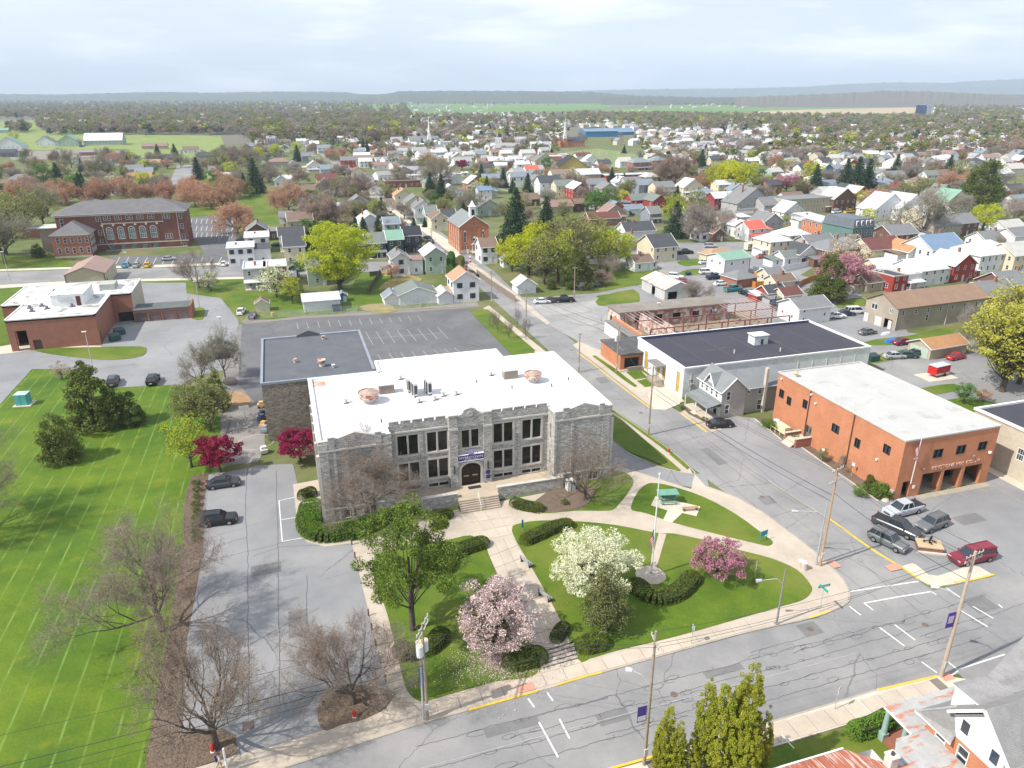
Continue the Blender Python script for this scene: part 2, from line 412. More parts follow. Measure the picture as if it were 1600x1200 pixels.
def bare_tree(name,seed,H,twigs=3,tw=.9,thick=.012,buds=None,bud_n=0,bud_s=.05,twig_m=None,**k):
 """returns (trunk mesh, crown mesh) of a leafless tree"""
 rng=np.random.default_rng(seed);segs,tips=skeleton(seed,H,**k)
 big=[s for s in segs if s[4]<=1];sm=[s for s in segs if s[4]>1]
 tr=npmesh(name+'_trunk',[tubes(big,6)+(0,)],None,[BARK()])
 T_=np.array([t[0] for t in tips]);Dd=np.array([t[1] for t in tips])
 seg_e=np.array([s[1] for s in sm if s[4]>=3] or [s[1] for s in sm]);
 A=np.concatenate([np.repeat(T_,twigs,0),np.repeat(seg_e,max(1,twigs // 2),0)])
 dr=np.concatenate([np.repeat(Dd,twigs,0),rng.normal(size=(len(seg_e)*max(1,twigs // 2),3))])
 dr=dr*.9+rng.normal(size=dr.shape)*.75;dr[:,2]+=.25;dr /= np.linalg.norm(dr,axis=1)[:,None]
 B=A+dr*(tw*rng.uniform(.45,1.25,len(A)))[:,None]
 blocks=[tubes(sm,4)+(0,),strips(rng,A,B,thick)+(1,)]
 # second order twiglets
 A2=A+(B-A)*rng.uniform(.3,.9,len(A))[:,None];d2=dr+rng.normal(size=dr.shape)*.8;d2 /= np.linalg.norm(d2,axis=1)[:,None]
 blocks.append(strips(rng,A2,A2+d2*(tw*.55*rng.uniform(.5,1.2,len(A)))[:,None],thick*.8)+(1,))
 mats=[BARK(),twig_m or TWIG()]
 if buds:
  idx=rng.integers(0,len(B),bud_n);cen=A[idx]+(B[idx]-A[idx])*rng.uniform(.3,1.15,bud_n)[:,None]+rng.normal(size=(bud_n,3))*.09
  blocks.append(quads(rng,cen,bud_s)+(2,));mats.append(buds)
 return tr,npmesh(name+'_crown',blocks,None,mats)
def leafy_tree(name,seed,H,rx,base,mleaf,n=60,per=90,rc=1.0,ls=.16,shape='round',r=.25,mleaf2=None,hollow=.45,flat=.3,lim=True,trunk_top=None,limn=None):
 """trunk + limbs reaching into clumps of leaf-sized faces"""
 rng=np.random.default_rng(seed);rnd=random.Random(seed);cz=(H+base)/2;hz=(H-base)/2
 C_=[]
 while len(C_)<n:
  p=rng.uniform(-1,1,3);q=np.linalg.norm(p)
  if (q>1 and shape!='egg') or (q<hollow and rnd.random()<.8):continue
  z=p[2]
  if shape=='egg':
   t=(z+1)/2;lim_r=(1-t)**.5*min(1,.8+t)*.97+.03
   if math.hypot(p[0],p[1])>lim_r or (math.hypot(p[0],p[1])<lim_r*.55 and rnd.random()<.75):continue
  elif shape=='cone':
   t=(z+1)/2;lim_r=(1-t)**.8*.97+.03
   if math.hypot(p[0],p[1])>lim_r or (math.hypot(p[0],p[1])<lim_r*.5 and rnd.random()<.7):continue
  elif shape=='column':
   t=(z+1)/2;lim_r=min(1,(1-t)*2.6+.12)*min(1,.65+t)
   if math.hypot(p[0],p[1])>lim_r or (math.hypot(p[0],p[1])<lim_r*.55 and rnd.random()<.8):continue
  elif shape=='dome':
   if z<-.35 and math.hypot(p[0],p[1])<.3:continue
   p[2]=z=z if z>-.6 else z*.6
  C_.append((p[0]*rx*(1+.1*rng.normal()),p[1]*rx*(1+.1*rng.normal()),cz+z*hz))
 C_=np.array(C_)
 # lobed outline: push by low-frequency noise
 for i in range(n):
  f=1+.32*mnoise.noise(Vector((C_[i][0]*.35+seed,C_[i][1]*.35,C_[i][2]*.35)));C_[i][0] *= f;C_[i][1] *= f
 sc=rng.uniform(.6,1.25,n)*rc
 idx=np.repeat(np.arange(n),per);m=len(idx)
 o=rng.normal(size=(m,3));o /= np.linalg.norm(o,axis=1)[:,None];o *= (rng.uniform(.35,1.0,m)**.5)[:,None];o[:,2] *= .72
 cen=C_[idx]+o*sc[idx][:,None]
 V,F=quads(rng,cen,ls,flat)
 top=Vector((0,0,trunk_top or base+hz*.9));segs=[((0,0,-.2),(0.05,0,base*.6+.1),r*1.25,r),((0.05,0,base*.6+.1),tuple(top),r,r*.4)]
 tr=npmesh(name+'_trunk',[tubes(segs,7)+(0,)],None,[BARK()])
 ls_=[]
 if lim:
  for i in range(0,n,max(1,n // (limn or 22))):
   c=Vector(C_[i]);s0=Vector((0.05,0,rnd.uniform(base*.55,base*.55+hz*.8)));mid=s0.lerp(c,.5)+Vector((0,0,-.08*(c-s0).length))
   ls_+=[(tuple(s0),tuple(mid),r*.35,r*.22),(tuple(mid),tuple(c),r*.22,r*.08)]
 blocks=[]
 if ls_:blocks.append(tubes(ls_,4)+(0,))
 if mleaf2:
  k=int(len(F)*.6);pm=rng.permutation(len(F));F1=F[pm[:k]];F2=F[pm[k:]]
  blocks.append((V,F1,1));blocks.append((V,F2,2))
 else:blocks.append((V,F,1))
 return tr,npmesh(name+'_crown',blocks,None,[BARK(),mleaf]+([mleaf2] if mleaf2 else []))
def spruce(name,seed,H,rx,m,tiers=24,per=22,ls=.52,droop=.35,base=.06):
 rng=np.random.default_rng(seed);blocks=[];cen=[];segs=[]
 for t in range(tiers):
  f=t/tiers;z=H*(base+(1-base)*f);rr=rx*(1-f)**.85*rng.uniform(.82,1.12)+.15
  k=max(5,int(per*(1-f*.7)))
  for i in range(k):
   a=6.283*(i+rng.uniform(-.4,.4))/k+t;r1=rr*rng.uniform(.75,1.15);n=max(3,int(r1/.33))
   for j in range(n):
    q=(j+.6)/n;cen.append((math.cos(a)*r1*q,math.sin(a)*r1*q,z-droop*r1*q*q+.1*rng.normal()))
 cen=np.array(cen);cen=np.repeat(cen,3,0)+rng.normal(size=(len(cen)*3,3))*(.16,.16,.1)
 V,F=quads(rng,cen,ls*.62,.35,.55)
 tr=npmesh(name+'_trunk',[tubes([((0,0,-.2),(0,0,H*.96),H*.017+.05,.03)],6)+(0,)],None,[BARK()])
 return tr,npmesh(name+'_crown',V,F,[m])
LF=lambda n,c,c2,s=.9,tr=.3,rnd=.12:mat(n,c,c2,s,rough=.75,trans=tr,rnd=rnd,spec=.2)
def leafm():
 return dict(
lime=LF('leaf_lime',(.50,.56,.035),(.33,.41,.025)),yellow=LF('leaf_yellow',(.58,.56,.02),(.40,.44,.02)),
olive=LF('leaf_olive',(.27,.28,.07),(.17,.18,.05)),green=LF('leaf_green',(.12,.24,.035),(.07,.15,.03)),
sage=LF('leaf_sage',(.30,.31,.15),(.21,.21,.11)),red=LF('leaf_rust',(.62,.36,.22),(.46,.24,.14)),yellow2=LF('leaf_gold',(.50,.47,.08),(.33,.33,.06)),
spruce=LF('needle_dark',(.055,.10,.045),(.03,.055,.03),tr=.1),pine=LF('needle_bright',(.20,.26,.03),(.11,.155,.025),1.2,tr=.2),
firgrey=LF('needle_grey_green',(.26,.27,.11),(.17,.18,.075),tr=.25),cedar=LF('needle_cedar',(.15,.175,.045),(.085,.105,.03),tr=.2),pinedark=LF('needle_mid',(.09,.14,.025),(.05,.085,.02),1.2,tr=.2),thuja2=LF('arborvitae_leaf_tan',(.42,.33,.05),(.26,.24,.03),2,tr=.2),thuja=LF('arborvitae_leaf',(.40,.44,.035),(.22,.30,.03),2.0,tr=.2),
white=LF('blossom_white',(.80,.80,.62),(.60,.64,.42)),pink=LF('blossom_pale_pink',(.82,.68,.68),(.66,.50,.53),2.2),
rose=LF('blossom_rose',(.66,.27,.40),(.44,.14,.25),2),magenta=LF('blossom_magenta',(.36,.028,.10),(.22,.016,.06),1.6),
bud=LF('bud_tan',(.42,.34,.20),(.30,.24,.14)),hedge=LF('hedge_leaf',(.13,.17,.025),(.06,.085,.015),2.5,tr=.1),
juniper=LF('juniper_leaf',(.17,.29,.035),(.08,.16,.02),2.5,tr=.15),greytwig=mat('twig_far',(.31,.27,.235),(.22,.19,.17),.5,rnd=.12),
browntwig=mat('twig_brown',(.36,.27,.21),(.25,.185,.15),.6,rnd=.1),cream=LF('blossom_cream',(.62,.50,.34),(.45,.36,.24)))
M_=leafm()
TT={}
def template(k):
 if k in TT:return TT[k]
 M=M_;a,_,b=k.partition('/');i=int(b or 0)
 if a=='bare_big':r=bare_tree(k,11+i,13,twigs=4,tw=.95,thick=.010,lim=6,lv=5,kids=(4,3,3,2),spread=.75,r=.34,th=.2,wig=.14)
 elif a=='bare_bud':r=bare_tree(k,31+i,13,twigs=3,tw=.9,thick=.011,buds=M['bud'],bud_n=8000,bud_s=.055,lim=6,lv=5,kids=(4,3,3,2),spread=.7,r=.34,th=.2)
 elif a=='bare_small':r=bare_tree(k,51+i,8,twigs=2,tw=.55,thick=.007,lim=7,lv=4,kids=(5,4,4),spread=.75,r=.16,th=.18)
 elif a=='bare_mid':r=bare_tree(k,61+i,12,twigs=5,tw=1.1,thick=.028,lim=7,lv=4,kids=(4,4,3),spread=.6,r=.26,th=.2,twig_m=M['greytwig'])
 elif a=='brown_mid':r=bare_tree(k,71+i,12,twigs=7,tw=1.1,thick=.034,lim=8,lv=4,kids=(4,4,3),spread=.6,r=.26,th=.15,twig_m=M['browntwig'])
 elif a=='haze_bud':r=bare_tree(k,81+i,12,twigs=3,tw=1.1,thick=.024,buds=M['sage'],bud_n=3800,bud_s=.13,lim=7,lv=4,kids=(4,4,3),spread=.6,r=.26,th=.2,twig_m=M['greytwig'])
 elif a=='rust':r=bare_tree(k,91+i,10,twigs=3,tw=.9,thick=.02,buds=M['red'],bud_n=13000,bud_s=.14,lim=9,lv=4,kids=(5,4,4),spread=.7,r=.24,th=.16,twig_m=M['browntwig'])
 elif a=='lime_big':r=leafy_tree(k,101,18,7.6,3.0,M['lime'],280,120,1.3,.17,'round',.55,M['lime'],hollow=.5)
 elif a=='lime':r=leafy_tree(k,103+i,11,4.2,2.0,M['lime'],70,60,1.05,.17,'dome',.25,M['olive'])
 elif a=='yellow':r=leafy_tree(k,113+i,10,4.4,1.6,M['yellow'],80,64,1.0,.17,'dome',.25,M['lime'])
 elif a=='yellow_open':r=leafy_tree(k,117+i,12,5.0,2.6,M['yellow2'],150,70,.95,.14,'round',.3,M['yellow2'],hollow=.2,limn=90)
 elif a=='olive':r=leafy_tree(k,123+i,11,4.4,2.0,M['olive'],64,52,1.05,.18,'round',.25,M['sage'],hollow=.25,limn=40)
 elif a=='green':r=leafy_tree(k,133+i,9,3.8,1.2,M['green'],70,56,1.0,.18,'dome',.22)
 elif a=='cedar':r=leafy_tree(k,143+i,8,2.9,.3,M['cedar'],220,90,.55,.10,'egg',.2,M['hedge'])
 elif a=='firgrey':r=leafy_tree(k,145,8,2.6,.5,M['firgrey'],110,90,.7,.085,'cone',.18,M['cedar'],hollow=.2,limn=60)
 elif a=='cedarfat':r=leafy_tree(k,147+i,7,3.0,.2,M['cedar'],170,90,.65,.10,'egg',.2,M['hedge'])
 elif a=='spruce':r=spruce(k,153+i,13,4.5,M['spruce'])
 elif a=='pine':r=leafy_tree(k,163,13.5,4.9,4.6,M['pine'],92,400,.95,.085,'dome',.27,M['pinedark'],hollow=.5,flat=0,limn=20)
 elif a=='thuja':r=leafy_tree(k,173+i,8,1.25,.2,M['thuja'],320,150,.24,.045,'column',.12,M['thuja2'],lim=False,flat=0)
 elif a=='white_near':r=leafy_tree(k,183,7.5,4.3,1.6,M['white'],130,150,.8,.095,'dome',.2,M['white'],hollow=.3,limn=50)
 elif a=='white':r=leafy_tree(k,187+i,6,2.9,.9,M['white'],60,60,.65,.13,'dome',.18,M['sage'])
 elif a=='cream':r=leafy_tree(k,189+i,7,3.4,1.0,M['cream'],60,60,.75,.13,'round',.18,M['browntwig'],hollow=.2)
 elif a=='pink_near':r=leafy_tree(k,193,7.8,3.8,.9,M['pink'],190,120,.62,.085,'round',.2,M['browntwig'],hollow=.2,limn=90)
 elif a=='rose':r=leafy_tree(k,203+i,4.4,2.9,.9,M['rose'],90,110,.55,.09,'dome',.14,M['browntwig'],hollow=.25)
 elif a=='magenta':r=leafy_tree(k,213+i,5.2,2.7,.9,M['magenta'],110,110,.52,.1,'dome',.14,hollow=.25)
 elif a=='maroon':r=leafy_tree(k,217+i,4.2,2.8,.6,M['red'],60,70,.6,.10,'dome',.16,M['browntwig'],hollow=.2)
 elif a=='ball':r=leafy_tree(k,223+i,1.3,1.0,.1,M['hedge'],70,60,.22,.04,'dome',.05,lim=False,flat=0)
 elif a=='bush':r=leafy_tree(k,227+i,1.6,1.1,.05,M['juniper'],50,50,.35,.06,'dome',.05,M['hedge'],lim=False,flat=0)
 TT[k]=r;return r
TREES=[]
KIND=dict(bare_big='tall bare tree with a wide net of brown twigs',bare_bud='bare tree with tan buds on its twigs',bare_small='small bare tree with fine grey twigs',bare_mid='bare greyish brown tree',
brown_mid='dense bare reddish brown tree',haze_bud='half-bare sage green tree',rust='round rust-brown tree',lime_big='huge bright lime green tree',lime='lime green leafing tree',
yellow='bright yellow-green tree',yellow_open='open yellow-green tree',olive='olive green tree',green='fresh green bushy tree',cedar='dark pointed evergreen',cedarfat='dark rounded evergreen bush',spruce='dark green spruce',
pine='bright green pine with a flat crown and bare trunk',thuja='narrow yellow-green arborvitae',white_near='large white blossoming tree',white='white blossoming tree',cream='cream blossoming tree',pink_near='pale pink blossoming magnolia',
rose='rose pink cherry tree',magenta='magenta blossoming crabapple',maroon='low dark red bush',ball='clipped dark green shrub',bush='loose green shrub')
NAMES=dict(spruce='spruce_tree',cedar='evergreen_tree',cedarfat='evergreen_tree',thuja='arborvitae',pine='pine_tree',maroon='bush',ball='shrub',bush='shrub')
NTREE=[0]
def tree(k,u=None,v=None,h=None,label=None,xy=None,rz=None,sx=1.0,group=None,name=None,z=0.0):
 """one tree: an Empty at its foot with trunk and crown; h = its height in metres"""
 tr,crn=template(k);a=k.split('/')[0]
 x,y=xy or P(u,v)
 H0=max((crn.vertices[i].co.z for i in range(0,len(crn.vertices),37)),default=10) if k+'#h' not in TT else TT[k+'#h']
 TT[k+'#h']=H0
 s=(h or H0)/H0;nm=name or NAMES.get(a,'tree')
 t=thing(nm,label,'shrub' if nm in ('shrub','bush') else 'tree',(x,y,z),random.uniform(0,6.28) if rz is None else rz,group,(s*sx,s*sx,s))
 if label is None:TREES.append((t,a))
 else:t['fixed']=1
 ob('trunk',tr,t);ob('crown',crn,t)
 NTREE[0]+=1
 return t
# ------------------------------------------------------------------ ground, roads, paths
random.seed(7)
GRASS=mat('rough_grass',(.125,.155,.05),(.085,.115,.035),.22,kind='grass',p=(.19,.17,.09))
LAWN=mat('mown_lawn',(.105,.172,.009),(.068,.128,.007),.18,kind='lawn',p=1.2)
TURF=mat('park_turf',(.098,.156,.010),(.062,.118,.008),.3,kind='grass',p=(.16,.175,.03))
ASPH=mat('road_asphalt',(.275,.27,.266),(.24,.237,.234),.12,kind='asphalt',p=(.085,.0035),bump=.1)
ASPH2=mat('lot_asphalt',(.275,.276,.28),(.24,.242,.246),.1,kind='asphalt',p=(.075,.004),bump=.1)
DARKA=mat('dark_asphalt',(.16,.16,.166),(.13,.13,.136),.15,kind='asphalt',p=(.10,.005))
GRAVEL=mat('gravel',(.27,.25,.22),(.20,.185,.165),2.0,kind='concrete')
CONC=mat('sidewalk_concrete',(.50,.44,.37),(.44,.385,.32),.6,kind='concrete',bump=.1)
CONC2=mat('pale_concrete',(.60,.55,.46),(.53,.48,.40),.6,kind='concrete')
MULCH=mat('mulch',(.19,.145,.11),(.12,.092,.07),4,kind='concrete',bump=.5)
WHITE=mat('road_paint_white',(.72,.72,.70),(.55,.56,.56),2.2)
YELLOW=mat('kerb_paint_yellow',(.72,.47,.04),(.55,.38,.08),2.0)
KERB=mat('kerb_stone',(.42,.38,.32),(.33,.30,.26),1.0,kind='concrete')
FAR=mat('far_countryside',(.145,.145,.10),(.135,.12,.10),.01,kind='far',p=.006)
q=45000.0
structure('ground',[(-q,-400),(q,-400),(q,70000),(-q,70000)],0,FAR)
structure('town_ground',[(-260,-60),(420,-60),(620,900),(-420,900),(-300,300)],.012,GRASS)
def pxs(s):return px(s)
# fields far away
FG=mat('field_green',(.13,.23,.05),(.10,.19,.05),.01,kind='far',p=.003);FT=mat('field_tan',(.42,.33,.21),(.36,.28,.17),.01,kind='far',p=.004)
FP=mat('pasture',(.20,.26,.07),(.16,.22,.06),.02,kind='grass',p=(.24,.26,.10))
FN=0
for nm,s,m in (('field','940,172 1085,163 1300,163 1438,167 1440,176 1240,174 1070,182 960,180',FG),('field','1085,183 1200,173 1330,170 1437,167.5 1436,177 1330,178 1180,182',FT),
('field','560,158 600,155 700,157 730,163 620,170 520,170',FG),('field','700,165 800,157 980,162 930,172 760,178 660,175',FG),('field','0,155 140,153.5 150,156 0,159',FG),
('field','620,170 700,172 690,180 630,178',FG),('field','1040,186 1200,181 1440,178 1436,183 1200,190',FG),('pasture','0,190 60,188 66,207 0,212',FP),
('pasture','-20,208 100,203 180,209 325,212 345,212 350,226 305,247 205,247 200,233 120,234 -20,236',FP),('field','905,193 990,190 1000,196 915,201',FP),('pasture','800,197 835,198 830,205 800,206',FP),
('cemetery_lawn','868,240 935,232 1000,242 1015,256 955,262 880,255',FP)):
 FN+=1;structure(nm,px(s),.03+(.12*FN if nm=='field' else .008*FN),m)
# lawns
structure('left_lawn',px('-260,700 0,618 44,577 90,578 130,583 180,606 288,601 330,610 345,660 330,740 300,745 290,770 285,850 265,990 245,1090 225,1215 60,1420 -700,1420'),.03,LAWN)
structure('lawn',px('-200,400 60,398 110,400 103,432 0,440 -200,450'),.03,TURF)
structure('lawn',px('-200,455 100,441 205,436 380,434 383,452 400,490 372,500 345,464 290,462 292,442 215,443 150,447 35,450 25,465 0,480 -200,500'),.03,TURF)
structure('lawn',px('-100,470 25,465 12,545 0,552 -100,560'),.035,TURF)
structure('lawn',px('-40,560 0,566 24,570 0,596 -60,640 -200,700'),.035,TURF)
structure('lawn',px('380,300 432,298 436,380 420,395 380,372 375,330'),.03,TURF)
structure('lawn',px('292,320 345,318 350,336 296,340'),.03,TURF)
structure('lawn',px('298,365 325,364 320,377 300,378'),.03,TURF)
# roads
def road(name,s,z=.05,m=ASPH):return structure(name,px(s),z,m)
structure('main_road',[(-140,40.0),(-140,49.2),(-5.5,48.8),(7,49.3),(20,49.9),(28.9,50.3),(41.6,50.8),(50,50.6),(72,50.6),(150,51),(150,39),(55.7,39.8),(23,39.5)],.046,ASPH)
structure('side_street',[(52.4,60),(56.8,60),(56.4,68),(55,78.5),(54.2,88),(53.2,97),(52.4,108),(52.4,200),(52.0,244),(51,330),(49,433),(44.4,600),(38,800),(48,800),(54,600),(58,433),(60.5,320),(62,217),(61,196),(60,152),(59.8,134),(61.6,112),(64,98),(63,78),(64.8,59),(65.5,50),(65.5,30),(64,-30),(56,-30),(57,30),(58,50)],.050,ASPH)
road('cross_street','-300,432 0,425 100,422 250,419 400,414 575,409 640,410 700,403 780,399 900,396 1000,388 1010,396 900,404 780,409 730,420 690,424 560,425 380,433 205,436 100,441 0,447 -300,460',.054)
road('alley','378,504 400,494 480,489 600,485 745,473 752,480 600,491 480,497 384,507',.058,GRAVEL)
road('alley','795,465 860,464 935,458 990,446 1010,452 930,470 880,476 800,478',.058)
road('back_street','500,250 560,247 900,320 1110,290 1110,300 900,330 800,300 560,257',.042)
road('downtown_street','850,415 1010,395 1030,380 1200,378 1330,350 1440,343 1600,352 1600,360 1440,352 1340,362 1230,385 1130,400 1075,410 1130,452 1240,500 1600,600 1600,640 1200,520 1100,470 1010,410',.0445)
road('far_street','262,292 277,258 303,258 303,292',.04)
road('farm_track','0,238 60,236 150,232 200,238 130,247 20,250',.04,GRAVEL)
# parking areas
structure('school_back_lot',px('378,507 480,497 560,493 740,482 762,500 845,556 900,600 500,620 408,640 372,600'),.062,DARKA)
structure('school_side_lot',px('324,742 372,735 400,728 458,725 466,760 470,830 482,846 510,851 549,846 606,1076 600,1112 520,1142 372,1190 300,1160 285,1145 292,1000 318,860 314,800'),.066,ASPH2)
structure('playground',px('345,600 372,508 410,505 414,700 404,722 352,728 345,700'),.0605,mat('playground_asphalt',(.27,.25,.235),(.19,.18,.17),.25,kind='asphalt',p=(.1,.012)))
structure('municipal_lot',smooth(px('-60,700 -200,690 -60,580 0,548 60,541 160,540 168,500 215,442 290,442 292,459 345,466 372,500 378,545 366,575 300,590 288,601 180,606 172,598 130,583 90,577 50,577 20,610'),1),.058,ASPH2)
structure('high_school_lot',px('172,401 300,397 385,402 384,413 176,420'),.062,DARKA)
structure('high_school_lot',px('296,340 350,336 365,345 372,385 345,400 322,398 300,370'),.062,DARKA)
structure('town_lot',px('800,470 850,468 935,462 990,458 1012,412 1060,393 1130,384 1230,376 1300,400 1250,430 1330,450 1400,500 1420,520 1600,540 1600,660 1440,640 1340,540 1180,500 1160,560 960,530 905,520 860,490'),.036,ASPH2)
structure('factory_yard',px('790,478 935,468 1000,470 1010,490 960,500 960,540 930,556 900,532 845,500'),.054,mat('cracked_concrete',(.36,.355,.345),(.28,.275,.265),.15,kind='asphalt',p=(.11,.012)))
structure('fire_station_lot',px('1105,662 1150,650 1197,657 1290,708 1399,780 1470,768 1540,753 1590,790 1700,795 1700,885 1600,893 1465,915 1435,905 1365,860 1235,775 1200,752'),.058,ASPH2)
structure('school_drive',px('1104,742 1108,765 1085,762 1062,760 1027,748 985,735 962,728 944,742 930,700 950,676 975,703 1017,725 1062,738'),.064,ASPH2)
structure('corner_asphalt',px('1327,915 1365,860 1440,905 1420,960 1330,985 1270,970 1324,942'),.043,ASPH)
structure('corner_asphalt',[(56.4,60),(72,60),(74,97.5),(53.6,97.5)],.0385,ASPH)
structure('hall_yard',[(88,48),(97.5,48),(97.5,80),(92.3,80),(92.3,66),(88,60)],.0372,ASPH2)
structure('hall_yard',[(94,40),(150,40),(150,58),(94,58)],.035,ASPH2)
# patches
NP=[]
for s in ('1057,410 1075,405 1100,405 1104,412 1085,415 1070,416','1060,430 1066,424 1085,420 1098,422 1096,428 1075,431','1040,442 1060,440 1078,455 1090,470 1105,468 1110,475 1085,478 1065,470 1050,455','935,478 938,464 990,452 1000,470 985,478',
'930,463 950,460 957,463 945,468','900,440 935,430 1010,418 1030,424 1034,436 1000,445 930,455','1150,520 1180,512 1200,520 1170,530','1345,540 1370,530 1420,525 1500,508 1520,520 1440,536','1350,560 1420,545 1440,552 1370,568','1405,615 1450,605 1490,600 1500,610 1440,620 1420,622',
'1470,632 1500,622 1560,630 1600,640 1600,660 1500,650','1020,280 1050,270 1060,285','1418,300 1465,302 1462,318 1425,322','550,470 560,430 640,430 660,450 600,470 600,482 552,486','385,455 420,452 500,455 560,448 555,486 480,492 384,500','1310,470 1350,466 1352,478 1310,482','850,330 900,330 905,342 870,345'):
 structure('grass_patch',smooth(px(s),2),.066+.0011*(NP.append(1) or len(NP)),TURF)
for s in ('590,452 625,430 660,436 640,447','595,425 622,421 624,430 600,432','560,480 600,474 620,486 590,490'):structure('bare_ground',smooth(px(s),2),.092+.001*(NP.append(1) or len(NP)),mat('dry_grass',(.33,.27,.09),(.24,.2,.08),.5,kind='concrete'))
structure('municipal_island',smooth(px('50,547 60,545 150,543 220,542 229,548 222,557 190,562 150,562 80,554'),2),.14,TURF,0)
structure('municipal_island',smooth(px('300,483 318,482 320,490 316,500 300,498'),2),.14,TURF,0)
structure('walkway',px('0,542 40,535 60,540 158,541 158,546 60,546 10,553 0,554'),.1,CONC2,0)
# school block: paved base with lawns set in it
structure('plaza',px('1085,741 1102,760 1150,778 1190,800 1230,830 1272,862 1302,890 1320,910 1327,928 1324,942 1300,955 1265,967 1170,988 1085,1011 1000,1035 870,1073 760,1102 660,1131 560,1163 430,1205 330,1235 230,1262 210,1230 372,1181 517,1139 600,1112 620,1085 606,1076 549,847 600,838 620,830 700,800 950,752 965,728 985,735 1027,748 1062,760 1080,765'),.10,CONC,0)
structure('walkway',px('458,758 500,750 503,790 473,795 478,828 492,842 515,847 549,843 549,850 510,855 480,848 466,830'),.12,CONC,0)
def lawn(s,sm=3,ox=0,oy=0,k=1.0):return structure('lawn',smooth(px(s,ox,oy,k),sm),.15,TURF,.05)
lawn('582,895 588,872 610,862 660,850 700,845 735,838 757,852 768,880 800,950 845,1047 775,1066 700,1087 660,1097 640,1085 628,1055 605,960')
lawn('145,150 190,112 300,100 450,105 620,122 810,158 880,160 1020,190 1180,235 1330,275 1440,325 1500,390 1505,425 1465,462 1380,488 1200,540 900,625 640,688 575,706 500,728 445,733 370,560 250,340',3,750,780,2.909)
lawn('986,792 995,772 1008,759 1022,756 1050,761 1100,778 1150,805 1195,838 1207,848 1200,854 1180,850 1130,838 1053,818 1010,803 990,799')
lawn('850,803 842,792 880,765 950,740 975,739 989,751 985,765 964,792 950,799 900,799')
lawn('952,645 1000,682 1064,736 1040,730 1010,717 975,703 952,677',2)
lawn('733,486 762,484 836,548 832,555 800,556',1)
structure('grass_verge',px('953,636 1000,668 1040,697 1078,731 1074,735 1036,702 995,672 953,641'),.13,TURF,.04)
structure('sidewalk',px('755,482 764,478 840,540 905,590 953,638 1000,670 1078,733 1082,741 1066,739 1000,690 950,648 900,602 830,547'),.11,CONC,.04)
structure('mulch_bed',smooth(px('832,787 882,758 930,764 922,785 903,797 850,801'),2),.165,MULCH,.05)
structure('mulch_bed',smooth(px('497,1128 500,1095 530,1072 570,1073 605,1080 604,1105 570,1125 530,1135 510,1143'),2),.16,MULCH,0)
structure('mulch_bed',px('300,745 326,740 316,800 318,860 292,1000 285,1145 300,1140 350,1140 368,1150 372,1178 210,1232 225,1213 245,1090 265,990 285,850 290,770'),.09,MULCH,0)
structure('garden_path',px('812,158 846,165 800,322 770,322',750,780,2.909),.17,CONC,.05)
cx_,cy_=36.3,62.5
structure('flagpole_circle',[(cx_+1.75*math.cos(a*.2618),cy_+1.75*math.sin(a*.2618)) for a in range(24)],.18,CONC,.05)
structure('bench_pad',px('1017,791 1024,777 1094,793 1088,808 1066,803 1050,818 1036,814 1043,799'),.17,CONC2,.05)
# kerbs, edge strips
def strip(name,pts,wd,z0,z1,m,parent=None,kind='structure',off=0.0):
 """a narrow raised band following a line"""
 mb=MB();n=len(pts);Lf=[];Rt=[]
 for i in range(n):
  a=Vector(pts[max(i-1,0)]);b=Vector(pts[min(i+1,n-1)]);d=(b-a).normalized();nn=Vector((-d.y,d.x));p=Vector(pts[i])+nn*off
  Lf.append(p+nn*wd/2);Rt.append(p-nn*wd/2)
 mb.prism([tuple(p) for p in Rt]+[tuple(p) for p in Lf[::-1]],z0,z1)
 return mb.build(name,m,parent,kind=kind if parent is None else None)
def dense(pts,k=4):
 o=[]
 n=len(pts)
 for i in range(n-1):
  p0,p1,p2,p3=Vector(pts[max(i-1,0)]),Vector(pts[i]),Vector(pts[i+1]),Vector(pts[min(i+2,n-1)])
  for t in range(k):
   t /= k;q=.5*((2*p1)+(p2-p0)*t+(2*p0-5*p1+4*p2-p3)*t*t+(3*p1-p0-3*p2+p3)*t**3);o.append((q[0],q[1]))
 o.append(tuple(pts[-1]));return o
def kerb(s,m=KERB,wd=.17,z=.135,name='kerb'):return strip(name,dense(px(s)),wd,0,z,m)
kerb('1102,760 1150,778 1190,800 1230,830 1272,862 1302,890 1320,910 1327,928 1324,942 1300,955 1265,967 1170,988 1085,1011 1000,1035 940,1052');kerb('840,1081 732,1111',YELLOW,.2,.15,'painted_kerb')
kerb('940,1052 905,1061 870,1072',YELLOW,.2,.15,'painted_kerb');kerb('1265,966.5 1297,956',YELLOW,.2,.15,'painted_kerb');kerb('730,1111 660,1131 560,1163 430,1205 330,1235')
kerb('473,795 478,828 492,842 515,848 549,847');kerb('952,677 975,704 1017,726 1062,738 1080,741 1083,736 1040,699 953,637',KERB,.15,.14)
kerb('903,552 930,572 970,604 1010,634 1019,640',YELLOW,.2,.15,'painted_kerb');kerb('1065,646 1085,662 1105,676',YELLOW,.2,.15,'painted_kerb')
kerb('1296,812 1365,861 1400,882 1436,906',YELLOW,.22,.16,'painted_kerb');kerb('1490,911 1520,907 1553,899',YELLOW,.22,.16,'painted_kerb');kerb('1200,752 1250,784 1296,812',KERB,.15,.14)
structure('corner_sidewalk',px('1409,886 1425,881 1432,884 1450,899 1465,901 1490,893 1515,884 1530,887 1552,900 1530,905 1490,914 1468,917 1450,914 1436,906'),.13,CONC2,0)
structure('sidewalk',px('895,540 905,548 1019,638 1040,640 1055,632 1070,628 1045,606 960,556 930,545 905,534'),.12,CONC,.03)
